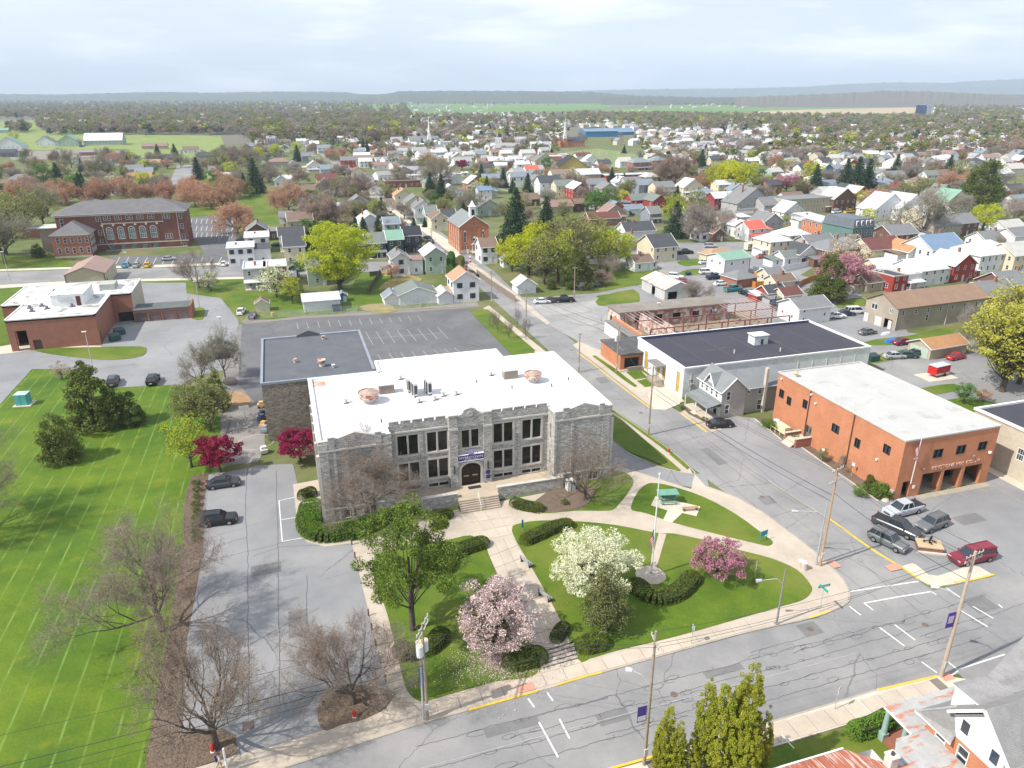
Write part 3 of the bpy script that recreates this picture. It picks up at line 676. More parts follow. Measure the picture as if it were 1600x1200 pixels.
structure('grass_verge',px('925,557 948,574 975,595 992,606 996,604 960,576 930,556'),.135,TURF,.04)
structure('sidewalk',px('1062,646 1075,638 1115,660 1128,672 1112,676 1085,663'),.12,CONC,.03)
structure('sidewalk',px('642,347 650,345 700,375 722,400 712,402 690,385'),.1,CONC2,.03)
structure('sidewalk',px('525,260 531,258 580,298 645,348 638,349 570,303'),.08,CONC2,.03)
structure('sidewalk',px('728,414 738,410 800,455 860,505 855,508 795,462'),.1,CONC,.03)
structure('sidewalk',px('0,421 100,418 250,414 380,410 380,413 250,418 100,421 0,424'),.1,CONC2,.03)
structure('sidewalk',px('0,446 100,440 205,436.5 383,433 383,436 205,440 100,444 0,451'),.1,CONC2,.03)
structure('sidewalk',[(-140,40.3),(-140,38.2),(23,37.8),(36,37.8),(47,37.9),(54,38.2),(57,37.6),(57.5,39.0),(55.5,40.1),(49,40.3),(37,40.1),(23.6,39.7)],.13,CONC2,0)
strip('painted_kerb',[(48.4,40.35),(55.2,40.1)],.22,0,.16,YELLOW);strip('painted_kerb',[(8,39.9),(27.6,39.95)],.22,0,.16,YELLOW)
strip('kerb',[(27.6,39.95),(37,40.15),(48.4,40.38)],.17,0,.145,KERB)
structure('lawn',[(-60,30),(-60,37.8),(23,37.7),(45,37.6),(46,36.8),(46,26)],.08,TURF)
# sidewalk slabs one can pick apart: joints recessed between them
slabm=[mat('slab_%s'%n,c,c2,.8,kind='concrete') for n,c,c2 in (('buff',(.52,.46,.385),(.46,.40,.335)),('grey',(.50,.445,.375),(.45,.395,.33)),('pale',(.54,.48,.405),(.48,.425,.355)),('tan',(.53,.46,.375),(.47,.41,.335)))]
def slabs(parent,quad,nu,nv,z,gap=.035,th=.02):
 A,B,C_,D_=[Vector(q) for q in quad]
 def q(u,v):return (A.lerp(B,u)).lerp(D_.lerp(C_,u),v)
 for i in range(nu):
  for j in range(nv):
   g=gap;p=[q((i)/nu,(j)/nv),q((i+1)/nu,(j)/nv),q((i+1)/nu,(j+1)/nv),q((i)/nu,(j+1)/nv)]
   c=sum(p,Vector((0,0)))/4;p=[tuple(c+(a-c)*(1-g/max((a-c).length,.1))) for a in p]
   MB().prism(p,z-.03,z+th+random.uniform(-.003,.003)).build('slab',random.choice(slabm),parent)
pz=structure('paving',[P(*p) for p in ((757,855),(800,838),(903,1036),(845,1050))],.108,mat('paving_joint',(.2,.18,.15)),.02)
slabs(pz,[P(845,1049),P(902,1035),P(800,836),P(757,853)],3,9,.115)
slabs(pz,[P(752,846),P(812,833),P(796,796),P(718,806)],4,3,.115)
fs=ob('front_sidewalk',MB().prism([(8.6,49.8),(44,51.3),(44,52.3),(8.6,51.2)],.1,.106).mesh('front_sidewalk',mat('paving_joint',(.2,.18,.15))),kind='structure')
for x0 in np.arange(8.6,44,2.1):
 y=49.55+(x0-7)*.042;y1=y+.044*2.1
 if 18<x0<23:slabs(fs,[(x0,y),(x0+2.1,y1),(x0+2.1,y1+3.3),(x0,y+3.3)],1,2,.115)
 else:slabs(fs,[(x0,y),(x0+2.1,y1),(x0+2.1,y1+1.7),(x0,y+1.7)],1,1,.115)
ss=ob('south_sidewalk',MB().prism([(24,37.9),(55,38.2),(55,39.9),(24,39.7)],.13,.134).mesh('south_sidewalk',mat('paving_joint',(.2,.18,.15))),kind='structure')
for x0 in np.arange(26,54,2.0):slabs(ss,[(x0,37.95),(x0+2,37.98),(x0+2,40.0),(x0,39.85)],1,1,.138)
for x0,y0,x1,y1 in ((16.3,49.95,17.9,50.9),(57.6,57.3,58.6,58.6),(63.5,54.8,65.3,55.9),(55.4,39.3,56.6,40.1)):
 MB().box(x0,y0,.12,x1,y1,.165).build('ramp_pad',mat('tactile_red',(.58,.28,.20),(.5,.24,.18),2),None,kind='structure')
PATCH=mat('asphalt_patch',(.20,.198,.195),(.17,.168,.166),.5,kind='asphalt',p=(.1,.003));IRON=mat('manhole_iron',(.16,.12,.10))
for i,(x,y,w_,h_,m_) in enumerate(((46.9,48.4,2.2,1.9,PATCH),(22,44.2,3.0,1.4,PATCH),(34,46.4,4.2,.9,PATCH),(58.8,84,1.6,5.5,PATCH),(55.3,120,2.2,3,PATCH),(12,46,5,1.1,PATCH),(67,46,3,2.4,PATCH),(58.5,72,2.0,2.0,PATCH),(-8,76,3.4,2.2,PATCH),(-4,64,2.0,4.4,PATCH),(80,60,4,2,PATCH))):
 structure('asphalt_patch',[(x,y),(x+w_,y+.05),(x+w_,y+h_),(x,y+h_-.04)],(.0515 if y<50 else .0685)+.0004*i,m_)
for x,y in ((48,49.35),(30,45.6),(59.4,74),(56.4,105),(60,46.3),(57.3,140)):structure('manhole_cover',[(x+.34*math.cos(a*.5236),y+.34*math.sin(a*.5236)) for a in range(12)],.0745,IRON)
# painted lines
def line(s,wd=.14,z=.064,m=WHITE,ox=0,oy=0,k=1.0,name='road_marking'):return strip(name,px(s,ox,oy,k),wd,None,z,m)
for s in ('1327,925 1435,909','1350,943 1405,933 1455,925','1350,943 1364,954','1374,981 1413,1010','1440,1035 1464,1052','1398,977 1430,1001','1480,1034 1496,1047','1496,1047 1570,1023','1455,925 1463,930','1478,919 1500,934','1500,954 1543,980','1520,948 1552,967','1327,948 1345,962',
'825,1092 835,1106','855,1083 864,1096','842,1129 872,1184','874,1124 890,1155','1560,945 1566,950','1497,1048 1440,1090'):line(s,.16)
for a,b in zip(px('905,1155 1050,1122 1200,1082 1340,1043 1450,1010'),px('920,1151 1060,1119 1210,1079 1350,1040 1460,1007')):pass
strip('road_marking',[(-30,44.4),(20,44.8),(50,45.0)],.07,None,.064,mat('worn_line',(.38,.38,.37),(.28,.28,.28),1.5))
# ------------------------------------------------------------------ markings of the lots, cracks, seams
LINE=mat('worn_paint',(.42,.42,.42),(.24,.24,.245),2.5)
Zc=lambda s:[(400+float(a.split(',')[0])/4,340+float(a.split(',')[1])/4) for a in s.split()]
ends=[('255,660 265,700'),('315,655 330,695'),('385,650 398,690'),('452,645 465,685'),('515,642 530,682'),('582,640 597,677'),('645,636 662,673'),('710,632 727,668'),('770,628 790,662'),('830,625 850,657'),('890,622 910,652'),('950,618 972,647'),('1010,614 1033,643'),
('685,715 732,797'),('750,712 800,792'),('818,709 870,786'),('882,705 938,780'),('945,701 1003,774'),('1010,697 1072,769'),('1073,691 1136,763'),('1135,687 1200,757'),
('760,855 785,895'),('832,850 860,888'),('905,845 932,881'),('975,840 1003,874'),('1045,835 1073,868'),('1112,828 1143,861'),('1180,822 1212,853'),('1240,815 1275,845')]
for s in ends:
 a,b=Zc(s);strip('stall_line',[P(*a),P(*b)],.12,None,.072,LINE)
for s in ('690,757 1180,722','400,650 405,652'):
 a,b=Zc(s)[:2];strip('stall_line',[P(*a),P(*b)],.12,None,.0725,LINE)
for s in ('436,783 441,846','436,783 467,776','438,813 469,808','440,847 474,841'):strip('lot_marking',px(s),.12,None,.076,WHITE)
for i in range(13):strip('stall_line',px('%g,402 %g,413'%(187+i*14.5,181+i*14.5)),.12,None,.07,WHITE)
for i in range(9):
 for j in range(3):strip('stall_line',px('%g,%g %g,%g'%(300+i*8,342+j*11,298+i*8,350+j*11)),.14,None,.07,WHITE)
for a,b in (((1445,770),(1476,784)),((1478,763),(1512,777)),((1505,757),(1544,769)),((1542,754),(1600,787)),((1400,795),(1545,860))):strip('stall_line',px('%g,%g %g,%g'%(a+b)),.1,None,.07,mat('worn_line_buff',(.42,.36,.25),(.3,.27,.22),1.5))
# sealed cracks wandering along the main road
TAR=mat('crack_sealer',(.07,.072,.085),(.11,.11,.12),3,rough=.5)
random.seed(21)
def wobble(name,a,b,wd,amp,loops=0,z=.054,side=0.0):
 a=Vector(a);b=Vector(b);n=int((b-a).length/.22);d=(b-a).normalized();nn=Vector((-d.y,d.x));pts=[];o=0
 for i in range(n+1):
  o=o*.9+random.gauss(0,amp*.35);pts.append(a.lerp(b,i/n)+nn*(o+side))
 mb=MB()
 def rib(ps,w_):
  for p,q_ in zip(ps,ps[1:]):
   e=(q_-p);
   if e.length<1e-4:continue
   e.normalize();m_=Vector((-e.y,e.x))*w_/2;mb.face([(*(p-m_),z),(*(q_-m_),z),(*(q_+m_),z),(*(p+m_),z)])
 rib(pts,wd)
 for _ in range(loops):
  c=random.choice(pts);r=random.uniform(.2,.55);ph=random.uniform(0,6);el=random.uniform(.4,.8);sx=random.uniform(1.0,2.2)
  rib([c+d*(math.cos(t*.5+ph)-math.cos(ph))*r*sx+nn*(math.sin(t*.5+ph)-math.sin(ph))*r*el for t in range(random.randint(8,14))],wd*.8)
 mb.build(name,TAR,None,kind='structure')
for a,b,l in (((6,46.9),(57,47.7),26),((14,45.4),(62,46.1),20),((5,44.3),(40,44.9),10),((22,43.3),(66,44.3),24),((30,42.2),(64,43.0),6),((40,48.2),(47,48.4),3),((44,46.9),(70,48.2),26),((58,45.0),(90,46.6),18),((2,42.5),(30,43.0),6)):
 wobble('crack_seal',a,b,.06,.10,int(l*.6))
for a,b in (((56.5,100),(57.2,60)),((59.5,140),(60.3,62)),((53.6,92),(63.8,94)),((55.5,78),(63,77)),((54,112),(61.8,110)),((57,195),(56.5,108)),((56.5,69),(64.2,70)),((58,62),(64,61)),((52.8,128),(60,127)),((57.5,60),(58.5,50)),((60,62),(62.5,49)),((61.5,58),(61,47))):
 wobble('crack_seal',a,b,.055,.09,1,.060)
for s in ('1105,662 1235,775 1365,860','1200,752 1195,757'):
 p=px(s);wobble('crack_seal',p[0],p[1],.06,.05,0,.068)
for s in ('386,728 384,800 387,870 389,1120','318,866 350,850 386,840','474,840 420,855 386,862 330,875','480,900 478,990','432,735 438,1100','386,1010 440,980 500,950','395,870 440,855 545,851'):
 p=px(s)
 for a,b in zip(p,p[1:]):wobble('crack_seal',a,b,.07,.05,0,.073)
MB().box(-.5,-.45,.07,.5,.45,.085).build('drain_grate',mat('grate',(.12,.09,.08)),None,loc=(*P(388,1135),0),kind='structure')
# ------------------------------------------------------------------ the stone school (library)
STONE=mat('school_stone',(.54,.515,.475),(.385,.365,.335),1.1,kind='stone',p=((.62,.62,.61),(.30,.29,.28)),bump=.7)
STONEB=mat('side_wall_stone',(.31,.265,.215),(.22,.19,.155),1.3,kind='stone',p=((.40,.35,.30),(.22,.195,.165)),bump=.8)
TRIM=mat('cut_stone_trim',(.54,.515,.475),(.46,.44,.41),1)
WROOF=mat('white_roof_membrane',(.70,.70,.70),(.64,.64,.645),.12,kind='stain',p=((.52,.505,.48),.60))
DROOF=mat('dark_roof_membrane',(.115,.125,.14),(.095,.10,.115),.3,kind='stain',p=((.16,.165,.17),.62))
BLACKG=mat('school_glass',(.006,.007,.008),(.035,.03,.024),.9,rough=.12,spec=.35)
sch=thing('school_building','grey stone former school with battlements, white flat roof and arched entrance','building',(1.2,85.3,0))
def schw(mb,x,y,ang,W,H,holes,z0=0):wallgrid(mb,x,y,ang,W,H,holes,.28,z0)
mb=MB();HW=11.3;wins=[]
def win(x,y,ang,X,z,w_,h_,st='pair',fr='stone',dp=.28):wins.append((x,y,ang,X,z,w_,h_,st,fr,dp))
# left wing front (y=0), x 0..9.1, basement windows
lw=[(2.3,.25,4.0,1.55),(4.9,.25,6.6,1.55)]
schw(mb,0,0,0,9.1,HW,lw)
for h in lw:win(0,0,0,h[0],h[1],h[2]-h[0],h[3]-h[1])
# right wing front x 31.5..40.1
rw=[(2.6,.25,4.3,1.5),(5.2,.25,6.9,1.5)]
schw(mb,31.5,0,0,8.6,HW,rw)
for h in rw:win(31.5,0,0,h[0],h[1],h[2]-h[0],h[3]-h[1])
# recessed middle at y=2.7, x 9.1..31.5 ; entrance bay x 17.1..22.9
mid=[]
for cx in (11.6,15.6):
 mid+=[(cx-1.45-9.1,2.75,cx+1.45-9.1,5.65),(cx-1.45-9.1,6.75,cx+1.45-9.1,9.8),(cx-1.45-9.1,1.3,cx+1.45-9.1,2.0)]
for cx in (24.9,29.1):
 mid+=[(cx-1.45-9.1,2.75,cx+1.45-9.1,5.65),(cx-1.45-9.1,6.75,cx+1.45-9.1,9.8),(cx-1.45-9.1,1.3,cx+1.45-9.1,2.0)]
mid.append((18.2-9.1,.1,21.8-9.1,10.4))
schw(mb,9.1,2.7,0,22.4,HW,mid)
for h in mid[:-1]:
 if h[3]-h[1]<1:win(9.1,2.7,0,h[0],h[1],h[2]-h[0],h[3]-h[1])
 else:
  k=(h[2]-h[0])/2
  win(9.1,2.7,0,h[0],h[1],k-.05,h[3]-h[1],'panel');win(9.1,2.7,0,h[0]+k+.05,h[1],k-.05,h[3]-h[1],'panel')
  mb.box(9.1+h[0]+k-.05,2.66,h[1],9.1+h[0]+k+.05,2.97,h[3],1);X_=9.1+h[0];mb.box(X_-.22,2.655,h[1]-.2,X_-.002,2.695,h[3]+.2,1);mb.box(X_+2*k+.002,2.655,h[1]-.2,X_+2*k+.22,2.695,h[3]+.2,1);mb.box(X_,2.655,h[3]+.002,X_+2*k,2.695,h[3]+.2,1);mb.box(X_,2.62,h[1]-.2,X_+2*k,2.695,h[1]-.002,1)
# returns of the wings, outer sides, back
schw(mb,9.1,0,R(90),2.7,HW,[(.9,2.8,1.5,5.4),(.9,6.9,1.5,9.4)])
schw(mb,31.5,2.7,R(-90),2.7,HW,[(.9,2.8,1.5,5.4),(.9,6.9,1.5,9.4)])
for yy in (0.9,):win(9.1,0,R(90),.9,2.8,.6,2.6,'sash');win(9.1,0,R(90),.9,6.9,.6,2.5,'sash');win(31.5,2.7,R(-90),.9,2.8,.6,2.6,'sash');win(31.5,2.7,R(-90),.9,6.9,.6,2.5,'sash')
side=[(x,z,x+1.5,z+2.6) for x in (2,5.2,8.4,11.6,14.8,18) for z in (2.8,6.9)]
schw(mb,0,23.2,R(-90),23.2,HW,side);schw(mb,40.1,0,R(90),24,HW,side)
for h in side:win(0,23.2,R(-90),h[0],h[1],1.5,2.6,'sash');win(40.1,0,R(90),h[0],h[1],1.5,2.6,'sash')
schw(mb,40.1,24,R(180),8.9,HW,[]);schw(mb,31.2,24,R(90),4.2,HW,[]);schw(mb,31.2,28.2,R(180),20.4,HW,[]);schw(mb,10.8,28.2,R(-90),5,HW,[])
# entrance bay: pilasters, arch, wall over the door
for x in (17.1,21.9):mb.box(x,1.9,0,x+1.15,2.69,12.0);mb.box(x-.08,1.82,9.9,x+1.23,1.9,10.2,1);mb.box(x-.05,1.85,12.0,x+1.2,2.75,12.15,1)
schw(mb,18.25,2.2,0,3.65,10.1,[(.45,1.2,3.2,4.5),(.55,6.9,3.1,9.7)],.1)
win(18.25,2.2,0,.55,6.9,1.2,2.8,'panel');win(18.25,2.2,0,1.9,6.9,1.2,2.8,'panel');mb.box(20.02,2.16,6.9,20.13,2.49,9.7,1)
# arched gable over the entrance
pr=[(18.25,10.2),(21.9,10.2),(21.9,11.9),(21.2,12.15),(20.9,12.7),(20.07,12.95),(19.25,12.7),(18.95,12.15),(18.25,11.9)]
k=len(mb.v);mb.v+=[(x,2.0,z) for x,z in pr]+[(x,2.7,z) for x,z in pr];n=len(pr)
mb.f.append(tuple(k+i for i in range(n)));mb.m.append(0);mb.f.append(tuple(k+n+n-1-i for i in range(n)));mb.m.append(0)
for i in range(n):j=(i+1)%n;mb.f.append((k+j,k+i,k+n+i,k+n+j));mb.m.append(1)
# string courses and buttress strips
for x0,x1,y in ((0,9.1,0),(31.5,40.1,0),(9.1,17.1,2.7),(23.05,31.5,2.7)):
 mb.box(x0,y-.12,10.15,x1,y-.003,10.4,1)
 if y==0:mb.box(x0-.05,y-.1,1.75,x1,y-.003,1.95,1)
for x in (0.0,1.7,3.3,8.0,31.5,34.0,38.7):mb.box(x,-.09,0,x+(1.1 if x in (0,8.0,38.7) else .35),-.004,HW-.1)
for x in (9.1,13.2,27.0):mb.box(x+(.0 if x>10 else .0),2.6,1.2,x+.45,2.697,10.1)
for y in (0,4,7.2,10.4,13.6,16.8):mb.box(-.35,y+.1,0,-.004,y+.75,9.6,1);mb.box(40.104,y+.1,0,40.45,y+.75,9.6,1)
mb.build('wall',[STONE,TRIM,BLACKG],sch)
for wv in wins:window(sch,*wv[:7],style=wv[7],depth=.26,frame=wv[8],gl=BLACKG)
# panes are opaque near-black glass with nothing built behind; door in the arch
dr=MB();dr.box(18.75,2.42,1.2,21.4,2.5,4.5)
do=dr.build('entrance_door',mat('door_brown',(.035,.024,.018),(.022,.016,.012),2),sch)
for x in (18.85,20.12):MB().box(x,2.37,1.25,x+1.16,2.415,3.9).build('door_leaf',mat('door_leaf',(.05,.032,.022),(.03,.02,.015),3),do);MB().box(x+.2,2.34,2.45,x+.95,2.365,2.6).build('door_bar',mat('brass',(.5,.45,.35),metal=.6,rough=.4),do)
ar=MB()
for i in range(9):
 a0,a1=math.pi*i/9,math.pi*(i+1)/9;cx,cz=20.07,3.6;A=[(cx-math.cos(t)*rx,cz+math.sin(t)*rz) for t,rx,rz in ((a0,1.38,1.0),(a1,1.38,1.0),(a1,1.75,1.35),(a0,1.75,1.35))]
 k=len(ar.v);ar.v+=[(x,2.08,z) for x,z in A]+[(x,2.3,z) for x,z in A]
 for f in ((3,2,1,0),(0,1,5,4),(2,3,7,6)):ar.f.append(tuple(k+t for t in f));ar.m.append(0)
 B=[(cx-math.cos(t)*1.37,cz+math.sin(t)*.99) for t in (a0,a1)]
 x_lo,x_hi=(B[0][0],B[1][0]);ar.face([(B[0][0],2.14,B[0][1]),(B[1][0],2.14,B[1][1]),(B[1][0],2.14,4.75),(B[0][0],2.14,4.75)])
for x in (18.32,21.45):ar.box(x,2.08,1.2,x+.37,2.3,3.6)
ar.build('door_arch',TRIM,sch)
# parapets: merlons in a row, gables on the wings
for i,(x0,x1,y) in enumerate([(9.1,17.0,2.7),(23.1,31.5,2.7)]):
 n=5;wd=(x1-x0)/n
 for j in range(n):
  b=MB();b.box(x0+j*wd+.15,y,HW,x0+(j+1)*wd-.15,y+.45,HW+.55);b.box(x0+j*wd+.1,y-.05,HW+.55,x0+(j+1)*wd-.1,y+.5,HW+.67,1);b.build('merlon',[STONE,TRIM],sch)
for x0,x1 in ((0,9.1),(31.5,40.1)):
 b=MB();pr=[(x0,HW-.01),(x1,HW-.01),(x1,HW+.3),(x1-1.6,HW+.3),((x0+x1)/2,HW+1.15),(x0+1.6,HW+.3),(x0,HW+.3)]
 k=0;n=len(pr);b.v+=[(x,0,z) for x,z in pr]+[(x,.5,z) for x,z in pr]
 b.f+=[tuple(range(n)),tuple(n+n-1-i for i in range(n))];b.m+=[0,0]
 for i in range(n):j=(i+1)%n;b.f.append((j,i,n+i,n+j));b.m.append(1)
 for x in (x0+1.2,x1-2.0):b.box(x,-.12,HW-.9,x+.8,-.005,HW+.72);b.box(x-.04,-.16,HW+.72,x+.84,.54,HW+.84,1)
 b.build('gable_parapet',[STONE,TRIM],sch)
rf=MB();rf.prism([(.04,.04),(9.06,.04),(9.06,2.74),(31.54,2.74),(31.54,.04),(40.06,.04),(40.06,23.96),(31.16,23.96),(31.16,28.16),(10.84,28.16),(10.84,23.16),(.04,23.16)],10.9,HW-.02)
rf=rf.build('roof',WROOF,sch)
pp=MB()
for x0,y0,x1,y1 in ((-.15,.5,.45,23.35),(39.7,.5,40.25,24.15),(31.35,23.7,39.7,24.15),(31.0,24.15,31.35,28.35),(10.6,27.9,31.0,28.35),(10.6,23.35,11.0,27.9),(.45,22.95,10.6,23.35)):pp.box(x0,y0,HW-.06,x1,y1,HW+.28)
pp.build('roof_edge',mat('white_metal_edge',(.78,.80,.82)),sch)
# roof equipment
def roofxy(u,v,z=HW):x,y=P(u,v,z);return x-1.2,y-85.3
RUST=mat('rusty_metal',(.62,.56,.5),(.5,.46,.42),1.2,kind='rust',p=((.36,.12,.05),(1.5,1.5,3)),metal=.2,rough=.7)
def roof_vent(u,v,s=1.0):
 x,y=roofxy(u,v);m=MB();m.tube((x,y,HW),(x,y,HW+.75*s),.75*s,.62*s,14);m.tube((x,y,HW+.75*s),(x,y,HW+.8*s),1.35*s,1.35*s,16,0,True)
 o=m.build('roof_ventilator',mat('vent_grey',(.6,.6,.6),metal=.2),rf);m=MB();m.tube((x,y,HW+.7*s),(x,y,HW+1.6*s),1.4*s,1.5*s,18,1);m.tube((x,y,HW+1.45*s),(x,y,HW+1.95*s),1.45*s,.05,16,0,True);m.build('roof_ventilator_cap',[mat('vent_cap',(.42,.34,.30),(.3,.2,.17),2),RUST],rf)
roof_vent(577,628);roof_vent(833,596,.9)
def bx(name,x0,y0,z0,x1,y1,z1,m,par):return MB().box(x0,y0,z0,x1,y1,z1).build(name,m,par)
for u,v in ((604,613),(797,590)):
 x,y=roofxy(u,v);bx('roof_hatch',x-1.1,y-.6,HW,x+1.1,y+.7,HW+1.3,mat('hatch_brown',(.28,.25,.21)),rf);bx('roof_hatch_lid',x-1.2,y-.7,HW+1.3,x+1.2,y+.8,HW+1.42,mat('lid_grey',(.6,.6,.58)),rf)
for i,(u,v) in enumerate(((640,612),(645,615),(649,619),(667,612),(671,616))):
 x,y=roofxy(u,v);b=MB();b.box(x-.3,y-.5,HW+.2,x+.35,y+.5,HW+2.1);b.box(x-.34,y-.38,HW+.4,x-.303,y+.38,HW+1.9,1);b.box(x-.2,y-.53,HW+.5,x+.25,y-.503,HW+1.8,1)
 for z in (.0,):b.box(x-.2,y-.6,HW,x-.1,y+.9,HW+.15,1);b.box(x+.2,y-.6,HW,x+.3,y+.9,HW+.15,1)
 b.build('condenser_unit',[mat('unit_grey',(.62,.62,.60)),mat('unit_dark',(.07,.07,.08))],rf)
for u,v in ((655,628),(680,624),(693,618),(713,616),(541,629),(626,592),(767,586)):
 x,y=roofxy(u,v);b=MB();b.tube((x,y,HW),(x,y,HW+.55),.18,.18,8,0,True);b.box(x-.35,y-.3,HW+.5,x+.35,y+.3,HW+.68);b.box(x-.4,y-.45,HW+.003,x+.4,y-.3,HW+.1,1);b.build('roof_vent',[mat('unit_grey',0),mat('unit_dark',0)],rf)
for u,v in ((745,598),(800,607),(862,604),(596,660),(888,594)):x,y=roofxy(u,v);MB().tube((x,y,HW),(x,y,HW+.5),.09,.09,6,0,True).build('vent_pipe',mat('unit_dark',0),rf)
MB().box(.5,20.2,HW-.01,2.4,22.6,HW+.004).build('rust_patch',mat('rust_stain',(.35,.15,.08),(.6,.5,.42),.8),rf)
# dark roofed wing behind, to the left
wg=MB();HD=9.9
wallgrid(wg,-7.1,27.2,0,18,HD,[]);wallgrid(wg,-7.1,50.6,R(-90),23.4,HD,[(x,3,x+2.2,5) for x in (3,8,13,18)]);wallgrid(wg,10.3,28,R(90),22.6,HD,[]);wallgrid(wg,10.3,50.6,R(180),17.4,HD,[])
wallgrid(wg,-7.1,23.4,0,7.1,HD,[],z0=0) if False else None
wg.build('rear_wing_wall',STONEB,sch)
b=MB().box(-7.1,27.22,HD-.3,10.6,50.6,HD-.02).build('rear_wing_roof',DROOF,sch)
e=MB()
for x0,y0,x1,y1 in ((-7.25,27.1,10.7,27.5),(-7.25,50.2,-1,50.75),(3.2,50.2,10.7,50.75),(-7.25,27.5,-6.85,50.2),(10.3,28.3,10.7,50.2)):e.box(x0,y0,HD-.1,x1,y1,HD+.25)
e.build('roof_edge',mat('grey_blue_edge',(.26,.29,.34)),sch)
g=MB();k=0;pr=[(-1,HD),(3.2,HD),(3.2,HD+.3),(1.1,HD+1.1),(-1,HD+.3)];g.v+=[(x,50.3,z) for x,z in pr]+[(x,50.7,z) for x,z in pr];g.f+=[(0,1,2,3,4),(9,8,7,6,5)];g.m+=[0,0]
for i in range(5):j=(i+1)%5;g.f.append((j,i,5+i,5+j));g.m.append(0)
g.build('gable_parapet',DROOF,sch)
for u,v,s in ((503,572,.55),(461,566,.3),(505,530,.3),(521,574,.25)):
 x,y=P(u,v,HD);x-=1.2;y-=85.3;m=MB();m.tube((x,y,HD),(x,y,HD+1.6*s),.8*s,.7*s,10);m.tube((x,y,HD+1.3*s),(x,y,HD+2.1*s),1.25*s,1.3*s,12,1,True);m.build('roof_ventilator',[mat('vent_grey',0),RUST if s>.26 else mat('unit_grey',0)],sch)
# terraces, front steps
tz=1.2
t=thing('front_terrace','concrete terrace with low stone walls before the arched school entrance','terrace',(0,0,0))
TOP=mat('terrace_concrete',(.50,.42,.32),(.42,.35,.27),.5,kind='concrete')
MB().prism([(10.3,85.6),(32.7,85.6),(32.7,88),(10.3,88)],0,tz).build('terrace_floor',TOP,t);MB().prism([(18.6,83.6),(24.2,83.6),(24.2,85.6),(18.6,85.6)],0,tz+.004).build('landing',TOP,t)
for x0,x1,y0 in ((10.3,18.6,84.4),(24.2,33.9,84.4)):
 b=MB();b.box(x0,y0,0,x1,y0+.5,1.75);b.box(x0-.05,y0-.05,1.75,x1+.05,y0+.55,1.87,1);b.box(x0,y0+.5,0,x1,85.6,tz-.003,2)
 b.build('terrace_wall',[STONE,TRIM,TOP],t)
b=MB();b.box(33.4,84.9,0,33.9,88,1.75);b.box(33.35,84.95,1.75,33.95,88.0,1.87,1);b.build('terrace_wall',[STONE,TRIM],t)
st=thing('front_steps','concrete steps with middle handrail rising from the plaza to the school terrace','steps',(21.2,82.0,0))
for i in range(6):bx('step',-2.7,i*.28,.1+i*.0,2.8,1.65,.1+(i+1)*.183,mat('step_concrete',(.45,.39,.32),(.35,.3,.25),.8,kind='concrete'),st)
b=MB();b.path([(0,0,.1),(0,0,1.0),(0,1.5,2.1),(0,1.5,1.2)],.035);b.build('handrail',mat('white_rail',(.8,.8,.8)),st)
bx('door_mat',20.6,86.1,tz+.005,22.4,86.9,tz+.02,mat('mat_black',(.03,.03,.04)),t)
for ang,s_ in ((0,(34.2,84.6)),):
 o=thing('air_conditioner','pair of pale outdoor heat pump cabinets at the right end of the terrace wall','air conditioner',(34.1,83.2,.15))
 bx('cabinet',0,0,0,.5,1.0,1.5,mat('cabinet_white',(.7,.7,.68)),o);bx('cabinet',.7,.1,0,1.2,1.1,1.5,mat('cabinet_white',0),o)
# walk steps down to the street
o=thing('walkway_steps','three long concrete steps at the street end of the paved walk','steps',(0,0,0))
MB().prism([P(846,1047),P(903,1031),P(895,1004),P(838,1022)],.1,.15).build('step_base',mat('step_shadow',(.10,.09,.085)),o)  # dark colour paints the shaded grooves between the treads
A_,B_=Vector(P(838,1024)),Vector(P(895,1006));A2,B2=Vector(P(846,1046)),Vector(P(903,1030))
for i in range(4):
 f=i/4;a,b,c,d=A2.lerp(A_,f),B2.lerp(B_,f),B2.lerp(B_,f+.17),A2.lerp(A_,f+.17)
 MB().prism([tuple(a),tuple(b),tuple(c),tuple(d)],.1,.26).build('step',mat('step_buff',(.42,.36,.30),(.34,.29,.25),1),o)
# signs on the school
PUR=mat('sign_purple',(.055,.035,.20));LET=mat('sign_letter',(.8,.78,.85));
def text(s,name,m,parent,size,loc,rot=(math.pi/2,0,0),ext=.01,ax='CENTER',sx=1.0):
 cu=D.curves.new('t','FONT');cu.body=s;cu.size=size;cu.extrude=ext;cu.align_x=ax;cu.resolution_u=2
 tmp=D.objects.new('t',cu);COL.objects.link(tmp);dg=bpy.context.evaluated_depsgraph_get();me=D.meshes.new_from_object(tmp.evaluated_get(dg));D.objects.remove(tmp);me.materials.clear();me.materials.append(m)
 o=ob(name,me,parent,loc);o.rotation_euler=rot;o.scale=(sx,1,1);return o
sg=bx('sign_board',18.2,1.95,5.1,22.0,2.05,5.95,PUR,sch);text('MYERSTOWN','lettering',LET,sg,.52,(20.1,1.93,5.38),sx=1.05);text('COMMUNITY LIBRARY','lettering',LET,sg,.2,(20.1,1.93,5.15))
bx('sign_frame',18.1,1.9,5.95,22.1,2.3,6.03,LET,sch);bx('sign_frame',18.1,1.9,5.02,22.1,2.3,5.1,LET,sch)
m=MB();m.tube((20.1,1.9,6.3),(20.1,1.96,6.3),.42,.42,14,0,True);m.build('sign_emblem',mat('emblem_lilac',(.38,.33,.62)),sch)
for x in (18.3,19.4,20.9,21.9):m=MB();m.tube((x,2.1,6.35),(x,1.6,6.5),.025,n=5);m.box(x-.06,1.45,6.35,x+.06,1.65,6.5);m.build('sign_lamp',mat('unit_dark',0),sch)
for x in (17.55,22.35):bx('wall_lantern',x,1.72,3.4,x+.2,1.89,4.6,mat('unit_dark',0),sch)
